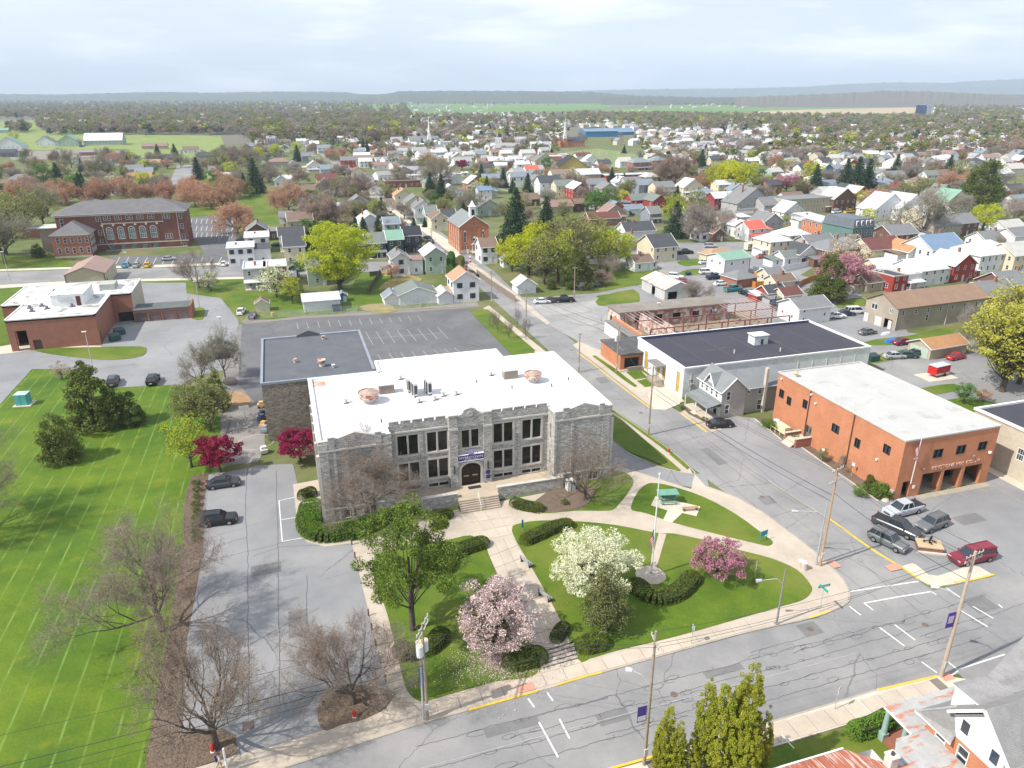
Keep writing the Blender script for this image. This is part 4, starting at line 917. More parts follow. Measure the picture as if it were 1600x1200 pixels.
for z in (1.9,2.65):bx('wall_sign',22.15,1.84,z,22.75,1.895,z+.55,PUR,sch)
m=MB();m.tube((20.07,1.9,12.1),(20.07,1.99,12.1),.38,.38,16,0,True);ck=m.build('clock_face',TRIM,sch);m=MB();m.box(20.05,1.87,12.1,20.09,1.895,12.36);m.box(19.9,1.87,12.08,20.07,1.895,12.12);m.build('clock_hand',mat('unit_dark',0),ck)
# ------------------------------------------------------------------ fire station
BR_O=mat('brick_orange',(.50,.19,.09),(.42,.15,.07),.9,kind='brick',p=((.56,.23,.11),(.46,.26,.17)),bump=.25)
BR_D=mat('brick_dark',(.19,.065,.05),(.14,.05,.04),1.0,kind='brick',p=((.23,.085,.06),(.24,.16,.14)),bump=.25)
BR_M=mat('brick_brown',(.34,.13,.085),(.27,.10,.065),1.0,kind='brick',p=((.34,.15,.10),(.30,.2,.16)),bump=.25)
fs_=thing('fire_station','orange brick fire station with white flat roof and three open engine bays','building',(76.2,68.0,0))
mb=MB();W_,Dp,Hh=16.4,27.2,9.0;wn=[]
bays=[(4.3,0,7.6,3.3),(8.1,0,11.2,3.3),(11.8,0,14.9,3.3)]
fw=[(1.1,0,2.4,2.6)]+bays+[(5.3,5.6,6.9,6.9),(9.3,5.6,10.9,6.9),(13.2,5.6,14.7,6.9)]
wallgrid(mb,0,0,0,W_,Hh,fw,.5)
for h in fw[4:]:wn.append((0,0,0,h[0],h[1],h[2]-h[0],h[3]-h[1]))
lw=[(2.1,5.8,3.4,7.1),(7.5,4.2,8.6,5.6),(11.9,4.5,13.5,5.8),(19.4,5.5,20.5,6.9),(25.2,5.0,26.4,6.4),(23.2,4.5,24.3,5.9)]
lw=[(Dp-b,z0,Dp-a,z1) for a,z0,b,z1 in lw]+[(Dp-19.2,1.0,Dp-17.6,3.1)]
wallgrid(mb,0,Dp,R(-90),Dp,Hh,lw,.3);wallgrid(mb,W_,0,R(90),Dp,Hh,[],.3);wallgrid(mb,W_,Dp,R(180),W_,Hh,[],.3)
for h in lw[:-1]:wn.append((0,Dp,R(-90),h[0],h[1],h[2]-h[0],h[3]-h[1]))
for y in (9.4,19.0):mb.tube((-.1,y,.2),(-.1,y,8.9),.09,.09,6,1)
mb.build('wall',[BR_O,mat('downpipe_brown',(.10,.06,.05))],fs_)
for q_ in wn:window(fs_,*q_,style='pair',depth=.26,frame='dark')
d_=bx('entrance_door',-.02,Dp-(Dp-17.65),.0,.02,0,0,mat('door_metal',(.15,.13,.13)),fs_) if False else bx('entrance_door',.2,17.62,1.02,.26,19.18,3.08,mat('door_metal',(.17,.145,.14)),fs_)
for y in (17.8,18.55):bx('door_window',.16,y,1.9,.195,y+.4,2.8,glass(),d_)
r_=MB().box(0.1,0.1,8.7,W_-.1,Dp-.1,8.95).build('roof',mat('white_roof_worn',(.45,.45,.44),(.41,.41,.40),.25,kind='stain',p=((.34,.33,.31),.56)),fs_)
b=MB()
for x0,y0,x1,y1 in ((-.12,-.12,W_+.12,.12),(-.12,Dp-.12,W_+.12,Dp+.12),(-.12,.12,.12,Dp-.12),(W_-.12,.12,W_+.12,Dp-.12)):b.box(x0,y0,8.9,x1,y1,9.12)
b.build('roof_edge',mat('edge_grey',(.5,.49,.47)),fs_)
fl=mat('bay_floor',(.40,.36,.29),(.33,.30,.24),1,kind='concrete')
b=MB();b.box(.3,.3,-.02,W_-.3,9,.07);b.build('bay_floor',fl,fs_)
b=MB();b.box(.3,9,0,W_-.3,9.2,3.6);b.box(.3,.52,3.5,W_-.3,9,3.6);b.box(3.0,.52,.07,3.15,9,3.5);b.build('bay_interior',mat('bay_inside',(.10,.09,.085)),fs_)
for x in (7.6,11.2):bx('bay_pier',x+.02,.3,0,x+.5,1.2,3.4,BR_O,fs_)
text('KEYSTONE H&L CO. #1','lettering',mat('letter_pinkish',(.66,.42,.33)),fs_,.82,(9.9,-.02,3.72),ext=.05,sx=1.0)
for x,z in ((1.9,6.0),(3.9,4.2),(12.6,4.8)):bx('wall_lamp',x,-.3,z,x+.25,-.01,z+.2,mat('lamp_metal',(.25,.25,.25)),fs_)
bx('wall_lamp',15.4,-.3,4.9,15.7,-.01,5.2,mat('lamp_white',(.85,.85,.8)),fs_)
for y,z in ((26.0,8.1),(18.6,8.2),(17.4,7.2),(3.8,4.2)):bx('wall_lamp',-.3,y,z,-.01,y+.25,z+.25,mat('lamp_white',0),fs_)
bx('wall_plaque',2.9,-.06,1.3,3.3,-.01,1.8,mat('lamp_white',0),fs_)
b=MB();b.tube((1.4,24.8,8.95),(1.4,24.8,9.9),.35,.3,10);b.tube((1.4,24.8,9.6),(1.4,24.8,9.95),.5,.15,10,0,True);b.build('roof_ventilator',mat('vent_buff',(.55,.48,.33)),r_)
for x,y,hh in ((.6,13.2,1.8),(.6,10.4,1.4),(.3,19.2,.8)):MB().tube((x,y,8.95),(x,y,8.95+hh),.03,.02,5).build('antenna',mat('vent_grey',0),r_)
# things seen in the bays
def gear(x,y,c,lab,leg=(.75,.5,.03)):
 t=thing('firefighter_coat',lab,'clothing',(76.2+x,68+y,.07));b=MB();b.tube((0,0,0),(0,0,1.8),.03);b.tube((-.4,0,1.75),(.4,0,1.75),.025);b.build('stand',mat('unit_dark',0),t)
 b=MB();b.tube((0,0,.85),(0,0,1.65),.34,.24,10);b.tube((-.24,0,1.6),(-.42,-.06,.95),.1,.09,7);b.tube((.24,0,1.6),(.42,-.06,.95),.1,.09,7);b.build('coat',mat('gear_'+lab[:5],c),t)
 b=MB();b.tube((-.15,0,.05),(-.12,0,.9),.13,.17,8);b.tube((.15,0,.05),(.12,0,.9),.13,.17,8);b.build('trousers',mat('gear_yellow',leg),t)
 b=MB();b.tube((0,0,1.78),(0,0,1.98),.2,.1,10,0,True);b.build('helmet',mat('helmet_orange',(.7,.12,.03)),t)
gear(9.2,1.9,(.05,.05,.05),'black fire coat over yellow trousers hung at the mouth of the middle bay');gear(9.9,2.4,(.6,.12,.04),'orange fire coat on a stand in the middle engine bay');gear(5.6,2.6,(.10,.14,.2),'blue grey fire coat on a stand inside the left engine bay')
t=thing('fire_engine','dark nose of a fire engine parked inside the right hand bay','fire engine',(76.2+13.3,68+2.4,.07))
bx('cab',-1.15,0,.5,1.15,6.2,2.9,mat('engine_dark',(.03,.035,.045),rough=.3),t);bx('windscreen',-1.0,-.03,1.6,1.0,-.002,2.5,glass(),t);bx('bumper',-1.2,-.4,.45,1.2,0,.8,mat('chrome',(.5,.5,.5),metal=.9,rough=.25),t)
for x in (-1.0,.75):
 for y in (.9,4.6):m=MB();m.tube((x,y,.5),(x+.25,y,.5),.5,.5,14,0,True);m.build('wheel',mat('tyre',(.02,.02,.022)),t)
# side entrance steps and planting bed
o=thing('brick_porch','low brick side porch with concrete steps by the fire station double doors','porch',(76.2,85.6,0))
bx('platform',-2.6,0,0,-.01,2.2,1.0,CONC2,o);bx('side_wall',-2.9,-.35,0,-.02,0,1.55,BR_M,o);bx('side_wall',-2.9,2.2,0,-.02,2.55,1.55,BR_M,o);bx('coping',-2.95,-.4,1.55,-.02,.05,1.64,CONC2,o);bx('coping',-2.95,2.15,1.55,-.02,2.6,1.64,CONC2,o)
for i in range(3):bx('step',-3.6+i*.33,.05,0,-2.6,2.15,.3+.25*i,CONC2,o)
structure('planting_bed',[(74.0,68.4),(76.15,68.4),(76.15,85.2),(74.6,85.2)],.1,MULCH,0);structure('planting_bed',[(73.4,88.5),(76.15,88.5),(76.15,97),(74.0,97)],.1,MULCH,0)
strip('kerb',[(73.9,68.2),(74.5,85.2)],.16,0,.16,CONC2);strip('kerb',[(73.2,88.5),(73.9,97)],.16,0,.16,CONC2)
structure('bay_apron',[(79.8,66.9),(92.4,66.9),(92.4,67.95),(79.8,67.95)],.075,fl)
g=thing('generator','cream standby generator cabinet beside the fire station wall','generator',(74.5,89.6,.1));bx('housing',0,0,.15,1.1,2.6,1.35,mat('gen_cream',(.66,.60,.42)),g);bx('base',-.05,-.05,0,1.15,2.65,.15,mat('unit_dark',0),g)
m=MB();m.tube((.5,3.0,0),(.5,3.0,1.5),.5,.5,12,0,True);m.build('tank',mat('tank_white',(.75,.76,.78)),g)
b=thing('bollard_rail','pale yellow safety rail in front of the generator','railing',(73.7,88.6,.1));m=MB();[m.tube((0,y,0),(0,y,1.0),.05) for y in (0,1.2,2.4,3.6)];m.tube((0,0,.8),(0,3.6,.8),.04);m.build('rail',mat('rail_cream',(.7,.62,.35)),b)
# ------------------------------------------------------------------ municipal brick building, lower left
mu=thing('municipal_building','brown brick municipal building with patchy white roof and rooftop penthouse','building',(-58.9,175.0,0));mb=MB();Hh=7.0
wallgrid(mb,0,0,0,17.3,Hh,[(1.3,0,3.5,4.6),(4.3,0,5.9,2.3)],.4);wallgrid(mb,17.3,0,R(90),17.8,Hh,[(.9,.1,2.0,2.6)],.3);wallgrid(mb,17.3,17.8,0,4.5,Hh,[(.8,0,4.3,2.4)],.5);wallgrid(mb,21.8,17.8,R(90),15,Hh,[]);wallgrid(mb,0,13.5,R(-90),13.5,Hh,[(9.7,0,12,4.6)],.4)
wallgrid(mb,-4.4,13.5,0,4.4,Hh,[]);wallgrid(mb,-4.4,32.8,R(-90),19.3,Hh,[(x,1.2,x+1.6,3) for x in (3,8,13)]);wallgrid(mb,21.8,32.8,R(180),26.2,Hh,[])
mb.box(3.6,.45,0,3.9,6,4.6);mb.build('wall',[BR_M],mu)
wallp=[(0,0),(17.3,0),(17.3,17.8),(21.8,17.8),(21.8,32.8),(-4.4,32.8),(-4.4,13.5),(0,13.5)]
mr_=MB().prism([(x*1.0,y) for x,y in wallp],6.6,7.02).build('roof',mat('patchy_white_roof',(.70,.70,.69),(.60,.60,.59),.4,kind='stain',p=((.24,.23,.215),.47)),mu)
b=MB();n=len(wallp)
for i in range(n):
 x0,y0=wallp[i];x1,y1=wallp[(i+1)%n];b.box(min(x0,x1)-.14,min(y0,y1)-.14,6.95+.004*(i%2),max(x0,x1)+.14,max(y0,y1)+.14,7.2+.006*(i%2))
b.build('roof_edge',mat('edge_white',(.75,.75,.74)),mu)
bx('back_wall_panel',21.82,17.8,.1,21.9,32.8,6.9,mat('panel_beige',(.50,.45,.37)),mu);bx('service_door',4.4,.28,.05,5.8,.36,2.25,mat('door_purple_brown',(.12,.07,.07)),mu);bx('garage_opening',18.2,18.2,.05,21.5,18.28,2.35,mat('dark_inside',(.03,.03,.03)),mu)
ph=bx('penthouse',6.9,9.2,7.02,13.6,19,9.6,mat('penthouse_white',(.78,.79,.80)),mu);bx('penthouse_roof',6.8,9.1,9.6,13.7,19.1,9.75,MATS['patchy_white_roof'],ph);bx('penthouse_door',12.0,9.1,7.05,12.9,9.19,9.2,mat('door_maroon',(.12,.04,.04)),ph);bx('louvre',8.3,9.12,8.2,11.3,9.19,9.1,mat('louvre_grey',(.55,.57,.58)),ph)
bx('roof_unit',14.2,22.5,7.02,17.6,27,8.5,mat('unit_green_grey',(.40,.42,.38)),mr_);bx('roof_unit',4.6,20.5,7.02,6.0,22,8.4,mat('unit_blue',(.10,.13,.2)),mr_)
for x,y in ((11.2,8.2),(6.2,7.9),(3.6,6.3),(4.6,10.5),(2.4,9.4)):m=MB();m.tube((x,y,7),(x,y,7.8),.3,.3,8,0,True);m.box(x-.5,y-.4,7,x+.5,y+.4,7.25);m.build('roof_vent',mat('vent_dark',(.18,.18,.22)),mr_)
ga=thing('garage_row','low brick garage row with four brown overhead doors and dark roof','garage',(-37.1,191.2,0));mb=MB();hs_=[(.3+i*3.1,0,3.0+i*3.1,2.3) for i in range(4)]
wallgrid(mb,0,0,0,12.9,3.0,hs_,.25);wallgrid(mb,12.9,0,R(90),6,3.0,[]);wallgrid(mb,12.9,6,R(180),12.9,3,[]);wallgrid(mb,0,6,R(-90),6,3,[]);mb.build('wall',BR_M,ga)
bx('roof',-.1,-.1,2.9,13.0,6.1,3.08,mat('roof_slate_green',(.12,.14,.14),(.09,.1,.1),.5),ga)
for i,h in enumerate(hs_):
 dd=bx('garage_door',h[0]+.05,.15,.02,h[2]-.05,.2,2.28,mat('door_mauve',(.16,.12,.12)),ga)
 for k in range(4):
  if i:bx('door_panel',h[0]+.1,.11,.08+k*.55,h[2]-.1,.148,.56+k*.55,mat('door_panel_mauve',(.24,.17,.165)) if i!=1 else mat('door_panel_dk',(.2,.145,.14)),dd)
bx('fire_wall',12.5,-.3,0,12.95,6.3,3.9,BR_M,ga) if False else bx('end_wall',12.92,-.3,0,13.25,6.3,3.5,BR_M,ga)
# beige metal garage behind
def gable_roof(parent,x0,y0,x1,y1,h,rise,m,along='x',oh=.35,name='roof',th=.14):
 b=MB()
 if along=='x':
  ym=(y0+y1)/2;k=rise/((y1-y0)/2);e=h-k*oh
  q_=[(y0-oh,e),(ym,h+rise),(y1+oh,e)]
  for (ya,za),(yb,zb) in zip(q_,q_[1:]):b.face([(x0-oh,ya,za+th),(x1+oh,ya,za+th),(x1+oh,yb,zb+th),(x0-oh,yb,zb+th)]);b.face([(x0-oh,yb,zb),(x1+oh,yb,zb),(x1+oh,ya,za),(x0-oh,ya,za)])
  for x in (x0-oh,x1+oh):
   for (ya,za),(yb,zb) in zip(q_,q_[1:]):b.face([(x,ya,za),(x,yb,zb),(x,yb,zb+th),(x,ya,za+th)])
  for y,z in (q_[0],q_[2]):b.face([(x0-oh,y,z),(x1+oh,y,z),(x1+oh,y,z+th),(x0-oh,y,z+th)])
 else:
  xm=(x0+x1)/2;k=rise/((x1-x0)/2);e=h-k*oh
  q_=[(x0-oh,e),(xm,h+rise),(x1+oh,e)]
  for (xa,za),(xb,zb) in zip(q_,q_[1:]):b.face([(xa,y0-oh,za+th),(xb,y0-oh,zb+th),(xb,y1+oh,zb+th),(xa,y1+oh,za+th)]);b.face([(xa,y1+oh,za),(xb,y1+oh,zb),(xb,y0-oh,zb),(xa,y0-oh,za)])
  for y in (y0-oh,y1+oh):
   for (xa,za),(xb,zb) in zip(q_,q_[1:]):b.face([(xa,y,za),(xb,y,zb),(xb,y,zb+th),(xa,y,za+th)])
  for x,z in (q_[0],q_[2]):b.face([(x,y0-oh,z),(x,y1+oh,z),(x,y1+oh,z+th),(x,y0-oh,z+th)])
 return b.build(name,m,parent)
bg_=thing('metal_garage','beige metal garage with pinkish brown roof behind the municipal building','garage',(-61.0,233.5,0));mb=MB();TAN=mat('siding_beige',(.50,.45,.34),(.46,.41,.31),.5)
wallgrid(mb,0,0,0,10.2,4,[]);wallgrid(mb,10.2,0,R(90),17,4,[(2,0,3,2.1)]);wallgrid(mb,0,17,R(-90),17,4,[]);wallgrid(mb,10.2,17,R(180),10.2,4,[]);mb.face([(0,0,4),(10.2,0,4),(5.1,0,5.9)]);mb.face([(10.2,17,4),(0,17,4),(5.1,17,5.9)]);mb.build('wall',TAN,bg_)
gable_roof(bg_,0,0,10.2,17,4,1.9,mat('roof_mauve',(.33,.23,.20),(.29,.20,.175),.3),'y');m=MB();[m.box(x,-.1,0,x+.2,-.004,4) for x in (-.05,10.05)];m.build('downpipe',mat('unit_dark',0),bg_)
# ------------------------------------------------------------------ dark brick high school, upper left
hs=thing('high_school','dark red brick high school with grey hipped roof and tall arched windows','building',(-75,281.5,0));mb=MB();wn=[]
SL=mat('slate_roof',(.19,.185,.19),(.155,.15,.16),.5,kind='shingle')
def hip_roof(parent,x0,y0,x1,y1,h,rise,m,oh=.5,name='roof',th=.2):
 x0-=oh;y0-=oh;x1+=oh;y1+=oh;b=MB();w2=min(x1-x0,y1-y0)/2
 if x1-x0>=y1-y0:r0,r1=(x0+w2,(y0+y1)/2,h+rise),(x1-w2,(y0+y1)/2,h+rise)
 else:r0,r1=((x0+x1)/2,y0+w2,h+rise),((x0+x1)/2,y1-w2,h+rise)
 A,B,C_,D_=(x0,y0,h),(x1,y0,h),(x1,y1,h),(x0,y1,h)
 if x1-x0>=y1-y0:fs2=[(A,B,r1,r0),(B,C_,r1),(C_,D_,r0,r1),(D_,A,r0)]
 else:fs2=[(A,B,r0),(B,C_,r1,r0),(C_,D_,r1),(D_,A,r0,r1)]
 for f in fs2:b.face(list(f),0)
 b.box(x0,y0,h-th,x1,y1,h-.002,1)
 return b.build(name,[m,mat('fascia_white',(.66,.65,.62))],parent)
w1=[(1.3+i*2.2,z,2.3+i*2.2,z+2.0) for i in range(5) for z in (1.4,4.9)]
wallgrid(mb,0,0,0,11.5,7.7,w1,.2)
mb.build('wing_wall',mat('brick_red_light',(.36,.13,.09),(.30,.10,.07),1,kind='brick',p=((.40,.17,.12),(.32,.2,.17))),hs)
for h in w1:window(hs,0,0,0,h[0],h[1],1.0,2.0,depth=.18,frame='white')
mb=MB();w2_=[(1.0+i*1.9,z,1.9+i*1.9,z+1.7) for i in range(4) for z in (1.2,3.6,5.7)]
wallgrid(mb,11.5,0,R(90),9.5,7.7,w2_,.2);wallgrid(mb,0,9.5,R(-90),9.5,7.7,[],.2)
for h in w2_:window(hs,11.5,0,R(90),h[0],h[1],.9,1.7,depth=.18,frame='white')
top=[(12.6,10.4,13.5,12.0)]+[(15.0+i*3.55+j*1.35,10.6,15.9+i*3.55+j*1.35,12.0) for i in range(5) for j in (0,1)]+[(34.0+i*.9,10.4,34.7+i*.9,12) for i in range(3)]+[(39.6,10.2,40.6,11.8),(39.6,6.6,40.6,8.4),(39.6,2.8,40.6,4.6)]
big=[(15.1+i*3.55,3.9,17.3+i*3.55,7.2) for i in range(5)];low=[(15.0+i*3.55,.3,17.2+i*3.55,2.0) for i in range(5)];oth=[(34.0+i*.9,3.2,34.7+i*.9,5.0) for i in range(3)]+[(12.6,5.6,13.6,7.2),(12.6,2.9,13.6,4.2),(1.3,9.0,2.4,11.6),(39.4,.3,40.6,1.6)]
allw=top+big+low+oth;wallgrid(mb,0,9.5,0,41.6,13.0,allw,.25)
wallgrid(mb,41.6,9.5,R(90),16,13,[(3,z,4.2,z+1.8) for z in (3,6.5,10)],.2);wallgrid(mb,0,25.5,R(-90),16,13,[]);wallgrid(mb,41.6,25.5,R(180),41.6,13,[])
for i in range(6):mb.box(13.9+i*3.55,9.3,2.2,14.5+i*3.55,9.498,9.4)
mb.build('wall',BR_D,hs)
GGL=glass('green_glass',(.10,.14,.14))
for h in top+oth:window(hs,0,9.5,0,h[0],h[1],h[2]-h[0],h[3]-h[1],depth=.22,frame='white')
for h in low:window(hs,0,9.5,0,h[0],h[1],h[2]-h[0],h[3]-h[1],depth=.22,frame='dark',gl=GGL)
for h in big:
 window(hs,0,9.5,0,h[0],h[1],h[2]-h[0],h[3]-h[1],'grid',depth=.22,frame='white',gl=GGL)
 a=MB();cx,cz,r=(h[0]+h[2])/2,h[3]-.02,1.12
 for i in range(8):
  t0,t1=math.pi*i/8,math.pi*(i+1)/8;p=lambda t,q_:(cx-math.cos(t)*q_,9.44,cz+math.sin(t)*q_);a.face([p(t0,r*.8),p(t1,r*.8),p(t1,r),p(t0,r)]);a.face([p(t0,0),p(t1,0),p(t1,r*.8)] if i else [p(t0,0),p(t1,r*.8),p(t0,r*.8)],1)
  a.face([(cx,9.44,cz),(cx-math.cos(t0)*r*.8,9.44,cz+math.sin(t0)*r*.8),(cx-math.cos(t1)*r*.8,9.44,cz+math.sin(t1)*r*.8)],1) if False else None
  a.box(cx-math.cos(t0)*r*.4-.03,9.40,cz,cx-math.cos(t0)*r*.4+.03,9.43,cz+math.sin(t0)*r*.4+.02)
 a.build('arched_fanlight',[mat('frame_white',0),GGL],hs)
b=MB()
for z0,z1,x0,x1 in ((9.3,9.7,14,34.2),(2.15,2.55,11.6,41.6),(12.3,12.75,0,41.6)):b.box(x0,9.2,z0,x1,9.297,z1)
for i in range(6):b.box(13.8+i*3.55,9.15,8.6,14.6+i*3.55,9.199,9.25)
for x in (0,11.3):b.box(x,-.15,7.2,x+.2,0,7.5)
b.box(0,-.14,7.3,11.5,-.004,7.65);b.box(0,-.1,0,11.5,-.004,.6);b.build('stone_band',mat('stone_band_cream',(.55,.49,.40)),hs)
hip_roof(hs,0,9.5,41.6,25.5,13.1,3.6,SL,.8);
b=MB();b.face([(-.5,-.5,7.8),(12,-.5,7.8),(5.75,6,11.4)]);b.face([(12,-.5,7.8),(12,9.4,7.8),(5.75,9.4,11.4),(5.75,6,11.4)]);b.face([(-.5,9.4,7.8),(-.5,-.5,7.8),(5.75,6,11.4),(5.75,9.4,11.4)]);b.box(-.5,-.5,7.62,12,9.4,7.79,1);b.build('wing_roof',[SL,mat('fascia_white',0)],hs)
bx('basement_wall',14,8.9,-.2,41,9.45,.25,mat('basement_grey',(.42,.40,.37)),hs);bx('chimney',34.4,22,14,35.6,23.2,18.2,BR_M,hs);bx('cupola_roof',11,21,13.6,18,27,16.6,SL,hs) if False else None
m=MB();m.tube((14.0,9.35,12.6),(14.6,9.35,3),.1);m.tube((14.6,9.35,3),(15.6,8.7,1),.1);m.tube((38.9,9.35,12.9),(38.9,9.35,1),.12);m.build('downpipe',mat('pipe_pale',(.5,.5,.5)),hs)
bx('side_annex_wall',-6.5,13,0,-.05,22,8.2,mat('annex_tan',(.36,.31,.25)),hs);bx('side_annex_roof',-7,12.5,8.2,-.05,22.5,8.4,mat('annex_roof',(.50,.52,.48)),hs)
# ------------------------------------------------------------------ brick church
ch=thing('brick_church','orange brick church with grey roof, tall arched windows and white bell turret','church',(58.7,250.0,0));mb=MB();nar=[(1.5,3.4,2.3,7.2),(8.1,3.4,8.9,7.2),(1.6,1.0,2.4,2.4),(8.0,1.0,8.8,2.4),(4.5,0,6.1,2.5),(4.7,3.2,5.9,4.8)]
wallgrid(mb,0,0,0,10.5,9.0,nar,.25);mb.face([(0,0,9),(10.5,0,9),(5.25,0,12.6)]);sd=[(1.6+i*3.4,3.2,2.5+i*3.4,7.2) for i in range(5)]+[(1.6+i*3.4,.8,2.5+i*3.4,2.1) for i in range(5)]
wallgrid(mb,0,18,R(-90),18,9,sd,.25);wallgrid(mb,10.5,0,R(90),18,9,[],.25);wallgrid(mb,10.5,18,R(180),10.5,9,[],.25);mb.face([(10.5,18,9),(0,18,9),(5.25,18,12.6)])
for x in (0,3.3,6.7,9.7):mb.box(x,-.16,0,x+.8,-.004,8.2)
mb.box(.8,-.12,8.2,3.3,-.004,8.6);mb.box(7.5,-.12,8.2,9.7,-.004,8.6)
for i in range(6):mb.box(-.2,.1+i*3.4,0,-.004,.8+i*3.4,8.4)
mb.build('wall',BR_O,ch)
for h in nar[:4]+nar[5:]:window(ch,0,0,0,h[0],h[1],h[2]-h[0],h[3]-h[1],depth=.2)
for h in sd:window(ch,0,18,R(-90),h[0],h[1],h[2]-h[0],h[3]-h[1],depth=.2)
for x in (1.9,8.5,5.3):
 z=7.2 if x!=5.3 else 4.8;r=.42 if x!=5.3 else .62;m=MB();m.face([(x-math.cos(t*.3927)*r,-.03,z+math.sin(t*.3927)*r*1.3) for t in range(9)][::-1]);m.build('window_arch',mat('frame_white',0),ch)
window(ch,0,-.01,0,4.9,9.3,.7,1.3,depth=.05)
gable_roof(ch,0,0,10.5,18,9,3.6,mat('church_roof',(.25,.27,.275),(.22,.24,.245),.4,kind='shingle'),'y',.45)
b=MB()
for s_ in (-1,1):b.tube((5.25,-.47,12.75),(5.25+s_*5.75,-.47,8.85),.16,.16,4)
b.build('gable_trim',mat('frame_white',0),ch);bx('entrance_door',4.55,.15,0,6.05,.2,2.45,mat('door_white',(.6,.6,.58)),ch)
b=MB();b.box(4.0,-1.6,2.6,6.6,0,2.75);b.face([(3.9,-1.7,2.75),(6.7,-1.7,2.75),(5.3,-1.7,3.5)]);b.face([(3.9,-1.7,2.75),(5.3,-1.7,3.5),(5.3,0,3.5),(3.9,0,2.75)]);b.face([(6.7,-1.7,2.75),(6.7,0,2.75),(5.3,0,3.5),(5.3,-1.7,3.5)])
b.build('porch_roof',mat('porch_grey',(.35,.36,.38)),ch);[MB().tube((x,-1.5,0),(x,-1.5,2.6),.1).build('porch_post',mat('frame_white',0),ch) for x in (4.1,6.5)]
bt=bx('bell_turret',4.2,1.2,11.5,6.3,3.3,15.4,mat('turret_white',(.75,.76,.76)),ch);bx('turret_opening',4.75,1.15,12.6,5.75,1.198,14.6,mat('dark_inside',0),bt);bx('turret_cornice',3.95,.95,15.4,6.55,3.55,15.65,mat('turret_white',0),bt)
m=MB();m.tube((5.25,2.25,15.65),(5.25,2.25,17.6),1.3,.06,4);m.build('turret_roof',mat('turret_white',0),bt);bx('front_steps',3.8,-3,0,6.8,-.2,.35,CONC2,ch);bx('foundation',-.08,-.22,0,10.6,-.17,.9,mat('limestone',(.55,.45,.36)),ch)
bx('church_sign',1.9,-2.6,0,2.5,-2.3,1.5,mat('frame_white',0),ch)
structure('planting_bed',[(58,246.5),(69,246.5),(69,249.3),(58,249.3)],.12,MULCH)
# ------------------------------------------------------------------ long white warehouse with dark roof
WB=mat('painted_block_white',(.76,.77,.79),(.68,.69,.71),.8,kind='block',p=((.78,.79,.80),(.62,.63,.65)),bump=.15)
wh=thing('white_warehouse','long white block warehouse with dark flat roof and boarded yellow doorways','building',(66.8,109.2,0));mb=MB();Hh=5.6;WW,WD=41.3,18.6
od=[(WD-b,z0,WD-a,z1) for a,z0,b,z1 in ((1.3,.3,2.5,4.4),(6.6,.9,7.9,3.3),(8.9,.9,9.9,4.0),(14.0,.3,15.2,4.2))]
wallgrid(mb,0,WD,R(-90),WD,Hh,od,.2);wallgrid(mb,0,0,0,WW,Hh,[(1.2,2.2,2.2,3.4)],.2);wallgrid(mb,WW,0,R(90),WD,Hh,[]);wallgrid(mb,WW,WD,R(180),WW,Hh,[])
mb.build('wall',WB,wh);OCH=mat('board_ochre',(.52,.33,.055),(.42,.27,.05),1.5)
for h in od:
 o=ob('boarded_opening',MB().box(.05,.12,.05,h[2]-h[0]-.05,.17,h[3]-h[1]-.05).mesh('boarded_opening',OCH),wh,(0,WD-h[0],h[1]),R(-90));nb=int((h[3]-h[1])/.75)
 for i in range(nb):ob('board',MB().box(.08,.08,.08+i*.75,h[2]-h[0]-.08,.118,.78+i*.75).mesh('board',OCH),o)
window(wh,0,0,0,1.2,2.2,1,1.2,'grid',depth=.18);bx('air_conditioner',1.35,-.35,2.2,2.1,-.04,2.6,mat('unit_pinkish',(.4,.33,.32)),wh)
bx('roof',.2,.2,5.2,WW-.2,WD-.2,5.42,mat('black_roof',(.055,.055,.072),(.045,.046,.06),.25,kind='stain',p=((.17,.165,.16),.66)),wh)
b=MB();b.box(-.15,-.15,5.5,WW+.15,.2,5.85);b.box(-.15,WD-.2,5.5,WW+.15,WD+.15,5.95);b.box(-.15,.2,5.5,.2,WD-.2,5.95);b.box(WW-.2,.2,5.5,WW+.15,WD-.2,5.85);b.build('roof_edge',mat('edge_white',0),wh)
b=MB();b.box(.202,WD-.3,5.42,WW-.2,WD-.205,5.9);b.build('flashing',mat('flash_blue',(.05,.06,.13)),wh)
for s in ('165,700 700,448','490,620 1000,300') :pass
for x in (6,12.5,19,26,33):MB().box(x,.4,5.424,x+.1,WD-.4,5.432).build('roof_seam',mat('seam_grey',(.11,.11,.13) if x!=26 else (.11,.11,.13)),wh)
hh_=MB();hh_.box(20.3,8.2,5.42,23.4,10.4,7.3);hh_=hh_.build('roof_house',mat('roof_house_white',(.66,.70,.72)),wh);bx('roof_house_lid',20.0,7.9,7.3,23.6,10.6,7.42,mat('lid_grey',0),hh_);bx('roof_house_door',21.8,8.12,5.5,22.3,8.19,6.6,mat('unit_dark',0),hh_)
for u,v in ((1147,552),(1219,549)):x,y=P(u,v,5.42);MB().tube((x-66.8,y-109.2,5.42),(x-66.8,y-109.2,6.2),.12).build('vent_pipe',mat('unit_grey',0),wh)
for x,y,rx,ry in ((10.5,8.3,1.3,.5),(14,8.7,1.4,.5),(26.5,8.6,1.3,.45)):MB().prism([(x+rx*math.cos(t*.5236),y+ry*math.sin(t*.5236)) for t in range(12)],None,5.428).build('roof_puddle_stain',mat('puddle_stain',(.075,.07,.065)),wh)
b=MB();b.box(-2.1,6.5,3.9,0,10.5,4.02);b.tube((-1.9,6.7,.9),(-1.9,6.7,3.9),.06);b.tube((-1.9,10.3,.9),(-1.9,10.3,3.9),.06);b.build('door_canopy',mat('canopy_grey',(.22,.21,.2)),wh)
